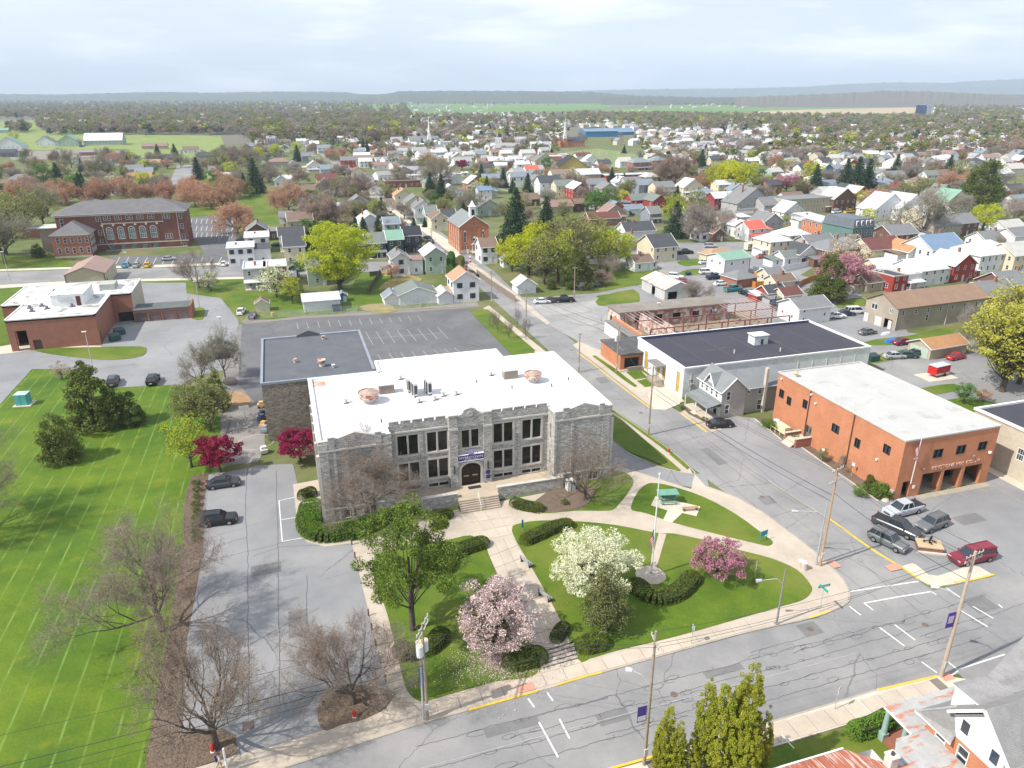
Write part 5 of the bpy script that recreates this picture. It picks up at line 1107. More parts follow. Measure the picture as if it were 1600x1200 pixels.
bx('landing',-2.2,6.8,0,-.02,9.6,.9,mat('step_concrete',0),wh)
for i in range(5):bx('step',-2.1,6.5-i*.3,0,-.7,6.8-i*.3,.8-i*.16,mat('step_concrete',0),wh)
for i in range(12):bx('wall_joint',1.5+i*3.3,-.06,.1,1.62+i*3.3,-.004,5.4,mat('joint_white',(.68,.69,.72)),wh)
structure('yard_slab',px('1012,617 1030,597 1066,622 1062,632 1040,641 1020,640'),.125,CONC2,.03)
for s in ('978,582 998,577 1012,591 992,594','995,596 1012,592 1026,603 1008,606'):structure('grass_patch',px(s),.13,TURF,.03)
# small brick office
of=thing('brick_office','low orange brick office with worn dark roof at the left end of the warehouse','building',(62.0,125.6,0));mb=MB()
wallgrid(mb,0,9.6,R(-90),9.6,3.3,[],.2);wallgrid(mb,0,0,0,4.7,3.3,[(.9,.3,4.2,2.5)],.9);wallgrid(mb,0,9.6,R(0),0.01,3.3,[]);wallgrid(mb,13,9.6,R(180),13,3.3,[]);wallgrid(mb,4.7,2.2,R(0),8,3.3,[]);mb.build('wall',BR_O,of)
MB().prism([(-.2,-.6),(5.4,-.6),(5.4,2.0),(13,2.0),(13,9.8),(-.2,9.8)],3.25,3.5).build('roof',mat('worn_black_roof',(.10,.10,.10),(.075,.075,.08),.8,kind='stain',p=((.24,.23,.22),.58)),of);bx('porch_wall',1.2,-1.2,0,4.5,-.9,.9,mat('stone_low',(.3,.27,.24)),of)
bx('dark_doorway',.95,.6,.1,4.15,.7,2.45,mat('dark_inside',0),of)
# half-demolished factory behind it
ru=thing('ruined_factory','half-demolished factory with bare red steel frame and roofless white walls','building',(72.5,129.5,0))
WP=mat('peeling_white_paint',(.66,.60,.56),(.50,.40,.36),1.2,kind='rust',p=((.34,.20,.15),(.8,.8,.8)));RS=mat('red_oxide_steel',(.26,.10,.085),(.20,.09,.08),2);JP=mat('faded_joist',(.56,.42,.40),(.42,.28,.26),2)
mb=MB();wallgrid(mb,1,21,0,29,4,[(4+i*5,1.4,6.2+i*5,3.0) for i in range(5)],.25);wallgrid(mb,1,27.5,R(-90),6.5,4.2,[(1,0,2.2,2.2),(3.5,1.2,5,2.6)],.2);mb.box(0,8,0,.3,21,3.1);mb.box(6,3,0,6.3,21,3.9);mb.box(1,27.4,0,30,27.7,4.2);mb.box(12,14,0,12.3,20,1.5);mb.box(20,8,0,24,8.3,1.6);mb.build('wall',WP,ru)
bx('roof',.6,20.6,4.05,30.3,27.9,4.35,mat('gravel_roof',(.27,.25,.22),(.20,.18,.16),.6,kind='concrete'),ru);bx('fascia_board',-1.2,6,3.1,-.7,20.5,3.6,BR_O,ru);bx('side_canopy',-3.4,6.5,3.0,-1.25,20,3.12,mat('canopy_grey',0),ru);bx('low_front',-3.3,12,0,-1.3,20,2.6,mat('painted_block_white',0),ru)
for y in (7.5,14,20.5):
 m=MB();m.box(2,y,3.95,38,y+.2,4.15);
 for x in (2,8,14,20,26,32,38):m.box(x-.12,y,0,x+.12,y+.24,3.85)
 m.build('steel_frame',RS,ru)
for x in np.arange(2,39,1.15):
 if x>27 or x<8:MB().box(x-.035,7.5,4.15,x+.035,20.5 if x<30 else 24,4.22).build('roof_joist',JP,ru)
MB().prism([(0,3),(39,3),(39,27),(30.4,27),(30.4,20.9),(1,20.9)],0,.11).build('floor_slab',mat('rubble_floor',(.32,.27,.21),(.22,.17,.13),.7,kind='concrete'),ru)
random.seed(4);m=MB()
for i in range(260):
 x,y=random.uniform(2,38),random.uniform(4,20);s_=random.uniform(.12,.6);m.box(x,y,.1,x+s_,y+s_*random.uniform(.3,1.5),.1+s_*random.uniform(.2,.8))
m.build('rubble',mat('rubble_mix',(.36,.27,.22),(.25,.18,.15),2),ru,kind='stuff')
sh=thing('metal_shed','pale corrugated metal shed with rust-streaked roof behind the ruined factory','shed',(96.2,170.6,0));mb=MB();wallgrid(mb,0,0,0,8.6,3.2,[(1,.3,3.8,2.4)],.2);wallgrid(mb,0,13.5,R(-90),13.5,3.2,[(6,0,8,2.6)],.2);wallgrid(mb,8.6,0,R(90),13.5,3.2,[]);wallgrid(mb,8.6,13.5,R(180),8.6,3.2,[]);mb.face([(0,0,3.2),(8.6,0,3.2),(4.3,0,4.9)]);mb.face([(8.6,13.5,3.2),(0,13.5,3.2),(4.3,13.5,4.9)]);mb.build('wall',mat('shed_metal_white',(.60,.61,.60),(.52,.53,.53),.5,kind='seam'),sh)
gable_roof(sh,0,0,8.6,13.5,3.2,1.7,mat('rusty_white_roof',(.66,.64,.61),(.58,.56,.54),.4,kind='rust',p=((.40,.26,.20),(.25,1.6,.25))),'y');bx('shed_door',.0,5.6,0,.05,7.4,2.5,mat('unit_dark',0),sh) if False else None
# ------------------------------------------------------------------ houses
WC=dict(white=('siding_white',(.74,.75,.76)),cream=('siding_cream',(.66,.60,.44)),grey=('siding_grey',(.42,.42,.42)),tan=('siding_tan',(.45,.39,.30)),blue=('siding_pale_blue',(.42,.52,.58)),navy=('siding_navy',(.08,.09,.13)),
green=('siding_pale_green',(.42,.50,.42)),dkgreen=('siding_dark_green',(.05,.10,.09)),teal=('siding_teal',(.13,.22,.20)),charcoal=('siding_charcoal',(.09,.09,.10)),yellow=('siding_yellow',(.55,.42,.14)),sky=('siding_bright_blue',(.05,.22,.38)),lilac=('siding_grey_blue',(.25,.28,.34)))
WB_=dict(brick=BR_M,red=mat('brick_red_paint',(.36,.055,.045),(.30,.045,.04),1,kind='brick'),orange=BR_O,darkbrick=BR_D,crimson=mat('brick_crimson',(.30,.04,.06),(.25,.03,.05),1,kind='brick'),brown=mat('brick_house_brown',(.20,.11,.085),(.15,.08,.06),1,kind='brick'))
def wallmat(c):
 if c in WB_:return WB_[c]
 n,k=WC[c];return mat(n,k,tuple(x*.93 for x in k),.5,kind='siding',bump=.1)
RC=dict(grey=(.24,.245,.25),dark=(.085,.09,.10),white=(.83,.84,.86),brown=(.24,.17,.13),maroon=(.19,.075,.065),tan=(.48,.31,.19),orange=(.50,.27,.13),green=(.20,.36,.27),red=(.62,.13,.09),blue=(.17,.25,.36),bluegrey=(.25,.30,.34),pale=(.56,.55,.51),black=(.045,.048,.06),greygreen=(.21,.24,.22),mauve=(.33,.22,.19))
def roofmat(c):
 k=RC[c]
 if c=='white':return mat('house_roof_white',(.54,.55,.57),(.47,.475,.49),.4,rough=.6)
 if c in ('green','red','blue'):return mat('metal_roof_'+c,k,tuple(x*.9 for x in k),.4,kind='seam',rough=.5)
 return mat('shingle_roof_'+c,k,tuple(x*.85 for x in k),.6,kind='shingle')
WORD=dict(dkgreen='dark green',navy='navy blue',charcoal='charcoal grey',brick='brown brick',red='red brick',orange='orange brick',darkbrick='dark brick',crimson='crimson brick',brown='dark brown brick',sky='bright blue',lilac='grey-blue',teal='teal green',blue='pale blue',green='pale green',
dark='dark grey',bluegrey='blue-grey',greygreen='grey-green',pale='pale grey',maroon='maroon',mauve='dusty pink')
SHAPE=dict(g='gabled',G='front-gabled',h='hipped',f='flat',s='sloping')
HOUSES=[]
def house(u,v,w_,d,h,roof='g',wall='white',rc='grey',rot=0.0,chim=None,porch=False,door='door',kind='house',label=None,xy=None,rise=None,wins=True,garage=0,ext=None,name=None,shut=False,dormer=0):
 x,y=xy or P(u,v);rz=R(rot);dist=math.hypot(x,y);far=dist>330;rnd=random.Random(int(u*7+v*13))
 cat=kind;nm=name or {'house':'house','garage':'garage','shed':'shed','building':'building','barn':'barn'}[kind]
 t=thing(nm,label,cat,(x,y,0),rz)
 wm=wallmat(wall);rm=roofmat(rc);mb=MB();X0,X1=-w_/2,w_/2;allw=[]
 nf=max(1,int(round(h/2.85))) if kind!='garage' else 1
 def holes(W,front=False):
  o=[]
  if not wins:return o
  n=max(1,int(W/(2.7 if not far else 3.4)));sp=W/n
  for i in range(n):
   cx=sp*(i+.5)
   for f in range(nf):
    z=.95+f*(h/nf);
    if z+1.3>h:continue
    if front and f==0 and garage:continue
    if front and f==0 and door and i==n // 2 and n>1:continue
    if not front and rnd.random()<.25:continue
    o.append((cx-.45,z,cx+.45,z+min(1.4,h-z-.3)))
  return o
 fh=holes(w_,True);dr_=[]
 if garage:
  gw=(w_-.6)/garage
  for i in range(garage):dr_.append((.3+i*gw+.2,0.02,.3+(i+1)*gw-.2,min(2.3,h-.3)))
 elif door and kind!='barn':cx=w_/max(1,int(w_/(2.7 if not far else 3.4)))*(int(w_/(2.7 if not far else 3.4)) // 2+.5) if int(w_/2.7)>1 else w_*.8;dr_.append((min(cx,w_-.6)-.5,.02,min(cx,w_-.6)+.5,min(2.1,h-.2)))
 fh=[a for a in fh if not any(a[0]<b[2]+.05 and a[2]>b[0]-.05 and a[1]<b[3] for b in dr_)]
 dep=.1
 wallgrid(mb,X0,0,0,w_,h,fh+dr_,dep)
 sL=holes(d) if kind in ('house','building') else [];sR=holes(d) if kind in ('house','building') else []
 if x>0 or rot<0:sR=[]
 if x<-10:sL=[]
 wallgrid(mb,X0,d,R(-90),d,h,sL,dep);wallgrid(mb,X1,0,R(90),d,h,sR,dep);wallgrid(mb,X1,d,R(180),w_,h,[],dep)
 rs=rise if rise is not None else {'g':d*.30,'G':w_*.33,'h':min(w_,d)*.28,'f':0,'s':0}[roof]
 if roof=='g':
  for xx,s_ in ((X0,-1),(X1,1)):f=[(xx,0,h),(xx,d,h),(xx,d/2,h+rs)];mb.face(f if s_>0 else f[::-1])
 if roof=='G':mb.face([(X0,0,h),(X1,0,h),(0,0,h+rs)]);mb.face([(X1,d,h),(X0,d,h),(0,d,h+rs)])
 if wall=='white' and kind=='house' and rnd.random()<.35:shut=True
 mb.build('wall',wm,t)
 for hh,(ox,oy,an) in ((fh,(X0,0,0)),(sL,(X0,d,R(-90))),(sR,(X1,0,R(90)))):
  for a in hh:window(t,ox,oy,an,a[0],a[1],a[2]-a[0],a[3]-a[1],'sash',dep-.01,'white' if wall not in ('white',) or not shut else 'dark',far)
  if shut and not far:
   c,s_=math.cos(an),math.sin(an)
   for a in hh:
    for xa in (a[0]-.3,a[2]+.02):
     p=[(xa,-.04),(xa+.26,-.04),(xa+.26,-.01),(xa,-.01)];q_=[(ox+X*c-Y*s_,oy+X*s_+Y*c) for X,Y in p];MB().prism(q_,a[1],a[3]).build('shutter',mat('shutter_dark',(.04,.045,.06)),t)
 for a in dr_:
  dm=mat('garage_door_white',(.70,.71,.72)) if garage else mat('door_%s'%('white' if rnd.random()<.5 else 'dark'),(.62,.62,.6) if rnd.random()<.5 else (.12,.08,.07))
  o=bx('garage_door' if garage else 'door',X0+a[0],.06,a[1],X0+a[2],.1,a[3],dm,t)
  if garage and not far:
   for k in range(3):bx('door_panel',X0+a[0]+.06,.03,a[1]+.06+k*(a[3]-a[1])/3,X0+a[2]-.06,.058,a[1]+(k+1)*(a[3]-a[1])/3-.03,dm,o)
 if kind=='house' and ext is None and w_<16 and rnd.random()<.5:ext=(rnd.choice((-1,1))*rnd.uniform(2.2,4.2),min(d-1.5,rnd.uniform(4,6.5)),min(h-.8,rnd.choice((2.4,2.6,h*.8))),wall if rnd.random()<.6 else rnd.choice(('white','cream','grey')),rc if rnd.random()<.6 else rnd.choice(('grey','white','brown','pale')))
 if kind=='house' and not porch and h>3.6 and rnd.random()<.22:porch=True
 oh=.38 if kind!='shed' else .2
 if roof in 'gG':ro=gable_roof(t,X0,0,X1,d,h,rs,rm,'x' if roof=='g' else 'y',oh)
 elif roof=='h':ro=hip_roof(t,X0,0,X1,d,h+.1,rs,rm,oh+.05)
 elif roof=='s':b=MB();b.face([(X0-.3,-.3,h+.12),(X1+.3,-.3,h+.12),(X1+.3,d+.3,h+.7),(X0-.3,d+.3,h+.7)]);b.box(X0-.3,-.3,h-.05,X1+.3,d+.3,h+.1);ro=b.build('roof',rm,t)
 else:
  b=MB();b.box(X0+.15,.15,h-.3,X1-.15,d-.15,h-.1);ro=b.build('roof',rm,t);b=MB()
  for a in ((X0-.1,-.1,X1+.1,.15),(X0-.1,d-.15,X1+.1,d+.1),(X0-.1,.15,X0+.15,d-.15),(X1-.15,.15,X1+.1,d-.15)):b.box(a[0],a[1],h-.12,a[2],a[3],h+.22)
  b.build('roof_edge',mat('frame_white',0) if rc=='white' else mat('edge_grey',0),t)
 if roof in 'gG' and not far:
  m=MB()
  if roof=='g':
   k=rs/(d/2)
   for y_,z_ in ((-oh-.06,h-k*oh),):m.box(X0-oh,y_,z_-.06,X1+oh,y_+.055,z_+.17)
   for xx in (X0-oh-.03,X1+oh+.03):m.tube((xx,-oh,h-k*oh+.05),(xx,d/2,h+rs+.08),.1,.1,4);m.tube((xx,d/2,h+rs+.08),(xx,d+oh,h-k*oh+.05),.1,.1,4)
  else:
   k=rs/(w_/2);m.tube((X0-oh,-oh-.03,h-k*oh+.05),(0,-oh-.03,h+rs+.08),.1,.1,4);m.tube((0,-oh-.03,h+rs+.08),(X1+oh,-oh-.03,h-k*oh+.05),.1,.1,4)
   for xx in (X0-oh-.06,X1+oh+.005):m.box(xx,-oh,h-k*oh-.06,xx+.055,d+oh,h-k*oh+.17)
  m.build('roof_trim',mat('frame_white',0),t)
 if chim or (chim is None and kind=='house' and rnd.random()<.6):
  cx,cy=rnd.uniform(-.3,.3)*w_,d*rnd.uniform(.4,.7);top=h+rs+.9;b=MB().box(cx-.3,cy-.3,h,cx+.3,cy+.3,top);b.box(cx-.36,cy-.36,top,cx+.36,cy+.36,top+.12);b.build('chimney',BR_M,ro)
 if porch:
  pr=t;b=MB();b.face([(X0-.1,-2.0,2.45),(X1+.1,-2.0,2.45),(X1+.1,0,2.95),(X0-.1,0,2.95)]);b.box(X0-.1,-2.0,2.3,X1+.1,0,2.44);po=b.build('porch_roof',rm,t);bx('porch_floor',X0,-1.9,0,X1,-.01,.35,CONC2,t)
  n=max(2,int(w_/2.6))+1
  for i in range(n):xx=X0+.15+(w_-.3)*i/(n-1);MB().box(xx-.07,-1.85,.35,xx+.07,-1.71,2.3).build('porch_post',mat('frame_white',0),t)
 for i in range(dormer):
  cx=X0+w_*(i+.5)/dormer;k=rs/(d/2);zb=h+k*d*.12;b=MB();y0=d*.12;zt=zb+1.5;b.box(cx-.8,y0,zb-.3,cx+.8,d*.42,zt);o=b.build('dormer',wm,t)
  gable_roof(o,cx-.8,y0,cx+.8,d*.5,zt,.6,rm,'y',.15,'dormer_roof');window(o,cx-.45,y0,0,0,zb+.3,.9,.95,depth=.02,far=far)
 if ext:
  ew,ed,eh,ewall,erc=ext;ex=X1 if ew>0 else X0+ew;W=abs(ew);ex0=X1 if ew>0 else X0-W;y0=1.0;b=MB();wallgrid(b,ex0,y0,0,W,eh,[(W/2-.4,.9,W/2+.4,2.1)],.1);wallgrid(b,ex0,y0+ed,R(-90),ed,eh,[]);wallgrid(b,ex0+W,y0,R(90),ed,eh,[]);wallgrid(b,ex0+W,y0+ed,R(180),W,eh,[]);b.build('extension_wall',wallmat(ewall),t)
  window(t,ex0,y0,0,W/2-.4,.9,.8,1.2,depth=.09,far=far);b=MB();b.face([(ex0-.2,y0-.3,eh+.08),(ex0+W+.2,y0-.3,eh+.08),(ex0+W+.2,y0+ed+.2,eh+.75),(ex0-.2,y0+ed+.2,eh+.75)]);b.box(ex0-.2,y0-.3,eh,ex0+W+.2,y0+ed+.2,eh+.075);b.build('extension_roof',roofmat(erc),t)
 if label is None:HOUSES.append((t,wall,rc,roof,kind,h,porch))
 return t
H=house
# --- near, left of the side street
H(411,487,3.4,3,2.2,'G','pale' if False else 'cream','brown',kind='shed',wins=False)
H(504,486,9.2,6.2,2.7,'s','white','white',kind='garage',garage=2)
H(536,472,2.4,2.4,1.9,'G','sky','bluegrey',kind='shed',wins=False)
H(402,452,6.4,10,6.0,'f','grey','white',shut=False);H(432.5,449,6.6,10,6.0,'f','brick','white')
H(379,415,8.2,8,5.8,'s','white','white',shut=True,ext=(5,6,5.0,'white','dark'));H(404,396,8,9,5.6,'s','white','white')
H(404,377,7.5,10,4.2,'G','brown','grey',wins=False);H(463,413,6.6,9,6,'g','cream','dark');H(458,393,8.5,8,5.6,'g','white','dark')
H(497,447,5.2,9,5.8,'g','green','grey');H(589,404,6.6,9,5.4,'g','navy','greygreen',porch=True);H(619,402,5.4,8,6.2,'g','dkgreen','green');H(614,374,6,7,6.0,'g','blue','bluegrey')
H(646,396,6.2,8,6.4,'g','charcoal','black');H(628,432,5.2,9,5.6,'G','white','grey',ext=(4.2,4,4.6,'white','mauve'));H(682,428,6.6,9,6.0,'G','green','white')
H(729,472,7.0,7.5,6.0,'G','white','tan',shut=True,door=None);H(654,475,10.2,8.5,2.7,'G','white','greygreen',kind='garage',garage=2,rise=1.9);H(697,475,4.0,6,2.4,'G','white','pale',kind='garage',garage=1)
H(614,477,4.2,5,2.1,'G','white','bluegrey',kind='garage',garage=1);H(765,412,5.5,8,5.6,'g','white','brown',ext=(4.5,5,2.4,'cream','tan'))
H(823,459,5.4,5,2.6,'G','white','pale',kind='garage',garage=1);H(907,452,2.8,2.6,2.0,'G','white','white',kind='shed',wins=False);H(796,418,4,4,2.5,'G','white','grey')
# --- behind, left half
for a in ((512,291,12,9,4.4,'g','yellow','maroon'),(460,268,7,10,5,'G','white','grey'),(545,262,11,8,5.4,'g','red','grey'),(492,270,10,9,4.6,'G','white','pale'),(512,275,9,9,4.4,'g','blue','bluegrey'),(474,309,13,9,3.6,'g','brown','brown'),(510,300,11,9,3.6,'G','tan','brown'),
(549,334,14,8,3.8,'s','grey','white'),(562,334,9,9,5,'G','grey','grey'),(580,366,8,12,5.2,'G','white','pale'),(561,281,9,9,5,'G','cream','brown'),(575,292,8,9,5,'G','white','grey'),(595,265,11,7,3,'g','white','mauve'),(630,293,21,12,4,'f','darkbrick','maroon'),(651,286,10,8,4.6,'f','white','white'),
(618,310,9,5,3,'s','brown','maroon'),(632,322,9,9,5.2,'G','cream','tan'),(651,334,9,10,5.2,'G','cream','grey'),(664,344,9,10,5.6,'G','white','grey'),(675,350,5,9,4.6,'g','green','greygreen'),(688,361,7,9,5.0,'G','cream','brown'),(703,355,6,9,4.2,'g','white','dark'),(705,308,7,7,4.2,'G','white','pale'),
(699,286,9,9,4.6,'G','white','pale'),(714,287,6,7,4.2,'G','white','white'),(727,276,4.5,3,2.4,'s','white','white'),(758,311,7.5,6,4.6,'g','white','blue'),(765,337,11,9,3.6,'G','green','grey'),(776,263,12,9,5.4,'g','red','white'),(733,251,9,8,5,'g','white','pale'),(751,251,9,8,5.2,'g','white','bluegrey'),
(792,249,10,8,5,'g','cream','white'),(713,228,10,9,5,'g','green','grey'),(760,234,10,8,5,'G','white','grey'),(505,219,12,9,4.4,'g','sky','red'),(525,216,11,9,4.6,'G','white','orange'),(587,222,16,9,5,'g','brown','dark'),(507,240,12,9,5,'g','white','bluegrey'),(482,254,10,9,5,'g','lilac','grey'),
(437,262,14,9,4.4,'h','tan','mauve'),(430,244,12,8,4.4,'g','lilac','dark'),(470,233,11,8,4.2,'g','white','grey'),(425,217,12,9,4.2,'g','white','brown'),(448,214,12,9,4.2,'G','white','grey'),(565,243,8,8,4,'g','grey','pale'),(690,262,7,7,4,'g','tan','grey'),(440,292,8,8,3.4,'G','white','bluegrey'),(448,288,7,7,3.2,'g','white','white'),
(476,335,6,8,3,'G','white','grey'),(470,357,10,9,3.4,'g','tan','brown'),(455,350,9,7,3,'g','white','grey')):H(*a)
H(668,345,1,1,1) if False else None
# farm and houses, far left
for a,k in (((15,236,26,16,4.5,'G','white','green'),'barn'),((71,228,18,14,4,'G','white','greygreen'),'barn'),((107,229,20,16,5,'G','green','green'),'barn'),((162,227,38,24,5,'g','green','white'),'barn'),((138,243,14,6,2.8,'s','brick','bluegrey'),'barn'),((5,208,14,10,4,'g','green','green'),'barn'),
((179,259,11.5,8,6,'g','white','maroon'),'house'),((242,233,24,9,3,'g','tan','mauve'),'house'),((237,262,13,9,3,'g','white','tan'),'house'),((210,272,12,9,3.2,'g','grey','grey'),'house'),((226,277,11,9,3.2,'g','brick','bluegrey'),'house'),((219,286,14,9,3.2,'g','white','orange'),'house'),((222,257,5,5,3,'G','green','green'),'shed'),
((325,255,13,9,5.5,'g','tan','dark'),'house'),((344,274,14,9,3.4,'g','grey','grey'),'house'),((346,287,15,9,3.6,'g','brick','white'),'house'),((257,255,13,9,4,'g','lilac','dark'),'house'),((380,249,12,9,4.6,'h','tan','brown'),'house'),((30,293,15,12,3.8,'h','brick','grey'),'house'),((8,300,12,10,3.8,'h','brown','brown'),'house'),
((48,284,14,10,3.4,'h','tan','brown'),'house'),((12,246,13,9,4,'g','lilac','dark'),'house'),((57,371,9,7,3.4,'f','brick','grey'),'house'),((190,305,12,9,3.2,'g','white','brown'),'house'),((395,235,12,9,4,'g','white','bluegrey'),'house'),((135,262,13,9,3.4,'g','grey','pale'),'house'),((298,240,13,9,3.6,'g','white','brown'),'house')):H(*a,kind=k)
# church with tall white steeple in the distance
def steeple(u,v,base,tip,body,wall_c,label,roofc,w_,d,h,name='church'):
 x,y=P(u,v);t=thing(name,label,'church',(x,y,0),0);mb=MB();wallgrid(mb,-w_/2,0,0,w_,h,[(a,1.2,a+1.1,4) for a in np.arange(2,w_-2,3.6)],.1);wallgrid(mb,-w_/2,d,R(-90),d,h,[]);wallgrid(mb,w_/2,0,R(90),d,h,[]);wallgrid(mb,w_/2,d,R(180),w_,h,[])
 for xx,s_ in ((-w_/2,-1),(w_/2,1)):f=[(xx,0,h),(xx,d,h),(xx,d/2,h+d*.3)];mb.face(f if s_>0 else f[::-1])
 mb.build('wall',wallmat(wall_c),t);gable_roof(t,-w_/2,0,w_/2,d,h,d*.3,roofmat(roofc),'x')
 for a in np.arange(2,w_-2,3.6):window(t,-w_/2,0,0,a,1.2,1.1,2.8,depth=.08,far=True)
 sx=body;s=MB();s.box(sx-2,-1.5,0,sx+2,2.5,base);st_=s.build('tower',wallmat(wall_c),t)
 s=MB();s.box(sx-1.6,-1.1,base,sx+1.6,2.1,base+3.5);s.box(sx-1.1,-.6,base+3.5,sx+1.1,1.6,base+6.5);s.tube((sx,.5,base+6.5),(sx,.5,tip),1.2,.04,8);s.build('spire',mat('turret_white',0),t)
steeple(664,229,8,31,5,'white','white church with tall needle spire standing alone above the trees','grey',32,14,6)
steeple(895,230,9,30,-9,'orange','distant brick church with stepped white steeple behind the cemetery','dark',26,13,6)
H(706,231,24,10,6,'f','white','white',kind='building');H(852,228,14,10,4.5,'G','grey','dark')
# --- centre and right background
for a in ((815,292,13,8,6,'g','white','bluegrey'),(852,265,16,10,6.2,'G','cream','greygreen'),(826,251,12,9,6,'g','white','pale'),(832,277,9,8,5,'g','white','red'),(860,305,12,10,7,'g','white','dark'),(884,308,11,9,6,'g','cream','greygreen'),(908,312,9,12,5.6,'G','red','white'),(935,302,11,9,5,'g','grey','grey'),
(952,310,9,10,5,'G','tan','grey'),(975,299,9,9,5,'G','white','white'),(990,301,10,9,5.5,'g','grey','grey'),(1010,303,10,9,5,'g','lilac','bluegrey'),(920,285,16,10,5,'g','tan','white'),(983,283,32,9,4,'f','red','white'),(1020,291,10,8,5.4,'h','brown','pale'),(1040,306,12,9,4.6,'g','cream','grey'),(1083,307,13,9,5,'G','cream','white'),
(895,275,24,11,5,'G','yellow','black'),(945,264,10,8,4,'g','white','dark'),(1003,267,15,10,6,'h','brick','bluegrey'),(1031,265,12,10,6.5,'h','darkbrick','bluegrey'),(978,262,10,9,4.6,'g','white','pale'),(877,248,13,8,3.4,'f','white','white'),(905,260,15,9,3.4,'s','white','white'),(912,250,13,8,3.4,'g','white','maroon'),(925,257,11,8,3.6,'G','white','white'),
(875,335,13,8,3.6,'g','tan','mauve'),(909,331,7,6,4,'g','brown','brown'),(945,353,14,7,3.2,'g','brick','maroon'),(960,347,10,8,4,'G','tan','mauve'),(830,322,9,8,3.4,'g','brown','brown'),(842,296,9,8,5,'G','white','grey'),(818,268,10,8,5,'g','white','white'),(801,262,11,8,5,'g','red','white'),
(1030,335,7.5,9,6.2,'G','red','greygreen'),(1004,331,12,8,5.6,'g','red','greygreen'),(964,340,6,8,5,'G','brick','bluegrey'),(991,337,9.5,6,3,'g','white','lilac' if False else 'bluegrey'),(1024,350,5.5,8,4.6,'g','lilac','grey'),(1000,379,12,9,4.4,'g','white','dark'),(985,393,9,8,3.8,'h','tan','grey'),(1039,409,9,11,5.0,'g','cream','dark'),(1006,424,6.5,6,3.0,'g','white','brown'),
(1135,328,14.5,8,5.8,'g','crimson','white'),(1178,334,20,12,5,'G','grey','grey'),(1208,336,11,10,4.6,'g','grey','grey'),(1130,360,13,9,4.4,'g','blue','greygreen'),(1122,378,5,5,3.4,'G','brown','brown'),(1138,362,8,8,4,'g','tan','brown'),(1178,347,16,7,3.8,'f','cream','grey'),(1152,356,13,7,4.2,'s','white','white'),
(1182,377,8,8,4.8,'g','white','red'),(1206,366,10,9,4.8,'G','grey','grey'),(1106,377,7,7,3.4,'g','white','dark'),(1162,371,6,7,4.4,'G','white','white'),(1086,345,8,8,3.8,'g','white','greygreen')):
 H(*a,rot=4 if a[0]>1000 else 0)
for a in ((1261,334,29,12,7,'f','tan','grey'),(1318,331,14,10,6.2,'G','brown','pale'),(1345,320,9,9,6,'G','red','pale'),(1372,322,16,10,4,'h','grey','pale'),(1300,318,12,10,5,'g','grey','pale'),(1390,343,20,10,4.6,'G','white','white'),(1425,343,18,12,5,'G','white','white'),(1462,352,18,10,4.8,'g','cream','white'),
(1505,369,15,10,5,'g','brown','grey'),(1478,372,15,10,5,'g','tan','grey'),(1495,333,15,10,5.6,'G','cream','green'),(1398,289,16,8,5.6,'g','white','grey'),(1380,287,9,9,5.6,'G','white','grey'),(1262,275,13,8,5.4,'g','white','dark'),(1292,278,9,9,6,'G','sky','pale'),(1310,276,10,8,5,'g','white','bluegrey'),
(1240,272,9,8,5,'g','tan','brown'),(1345,250,40,9,4,'g','white','dark'),(1420,252,38,9,4.6,'g','white','dark'),(1490,249,44,10,4.4,'g','tan','maroon'),(1275,223,56,12,5,'g','white','white'),(1330,220,18,10,4,'g','white','white'),(1215,206,44,20,5,'g','white','white'),(1420,232,42,10,4.5,'f','cream','pale'),
(1385,234,22,9,4.6,'g','white','bluegrey'),(1425,243,14,8,3.4,'g','white','orange'),(1305,231,22,9,3.2,'f','yellow','dark'),(1370,271,30,12,2.8,'f','tan','pale'),(1300,386,9,12,8.6,'s','orange','white'),(1272,362,9,9,5.8,'s','white','white'),(1240,349,12,8,5,'G','white','white'),(1410,388,13,9,5.2,'g','brown','grey'),
(1384,409,15,10,4.4,'g','cream','maroon'),(1430,413,8,9,4.4,'G','white','orange'),(1478,417,15,12,6,'g','white','blue'),(1556,425,17,12,5.6,'h','white','white'),(1600,425,12,10,5.6,'g','cream','pale'),(1312,415,12,10,5.2,'h','brown','grey'),(1336,408,11,9,5,'h','darkbrick','grey'),(1262,414,8,7,3.8,'G','white','dark'),
(1240,416,8,6,3.0,'g','white','greygreen'),(1283,398,12,8,4,'g','grey','grey'),(1218,401,9,9,5.2,'h','cream','white'),(1247,391,9,9,5.4,'h','cream','white'),(1342,438,6.5,7,2.8,'G','orange','grey'),(1385,444,8,8,4.6,'g','cream','white'),(1370,455,8,6,2.8,'g','tan','brown'),(1404,456,5.5,8,4.6,'f','red','dark'),
(1424,452,6,8,4.4,'f','white','white'),(1450,447,13,9,4.8,'g','white','white'),(1503,440,9,9,5.2,'G','red','white'),(1213,470,6,5,2.4,'g','red','dark'),(1238,473,6,5,2.2,'g','cream','maroon'),(1226,453,7,5,2.6,'g','cream','brown'),(1212,442,6,5,2.6,'g','cream','grey'),(1560,385,15,8,2.8,'g','white','grey'),
(1585,367,12,8,3,'g','white','pale'),(1565,308,12,9,5,'g','white','dark'),(1590,312,12,9,5,'g','white','dark'),(1545,302,13,9,5,'g','blue','greygreen'),(1558,325,13,9,4,'G','tan','brown'),(1590,275,16,10,5,'g','cream','pale'),(1570,282,14,9,4.4,'g','white','white'),(1600,385,12,8,4,'g','white','grey'),
(1598,330,11,9,4.4,'g','white','bluegrey'),(1515,214,24,14,5,'g','white','white'),(1575,203,18,9,4,'g','white','blue')):
 H(*a,rot=5,kind='building' if a[2]>19 else 'house')
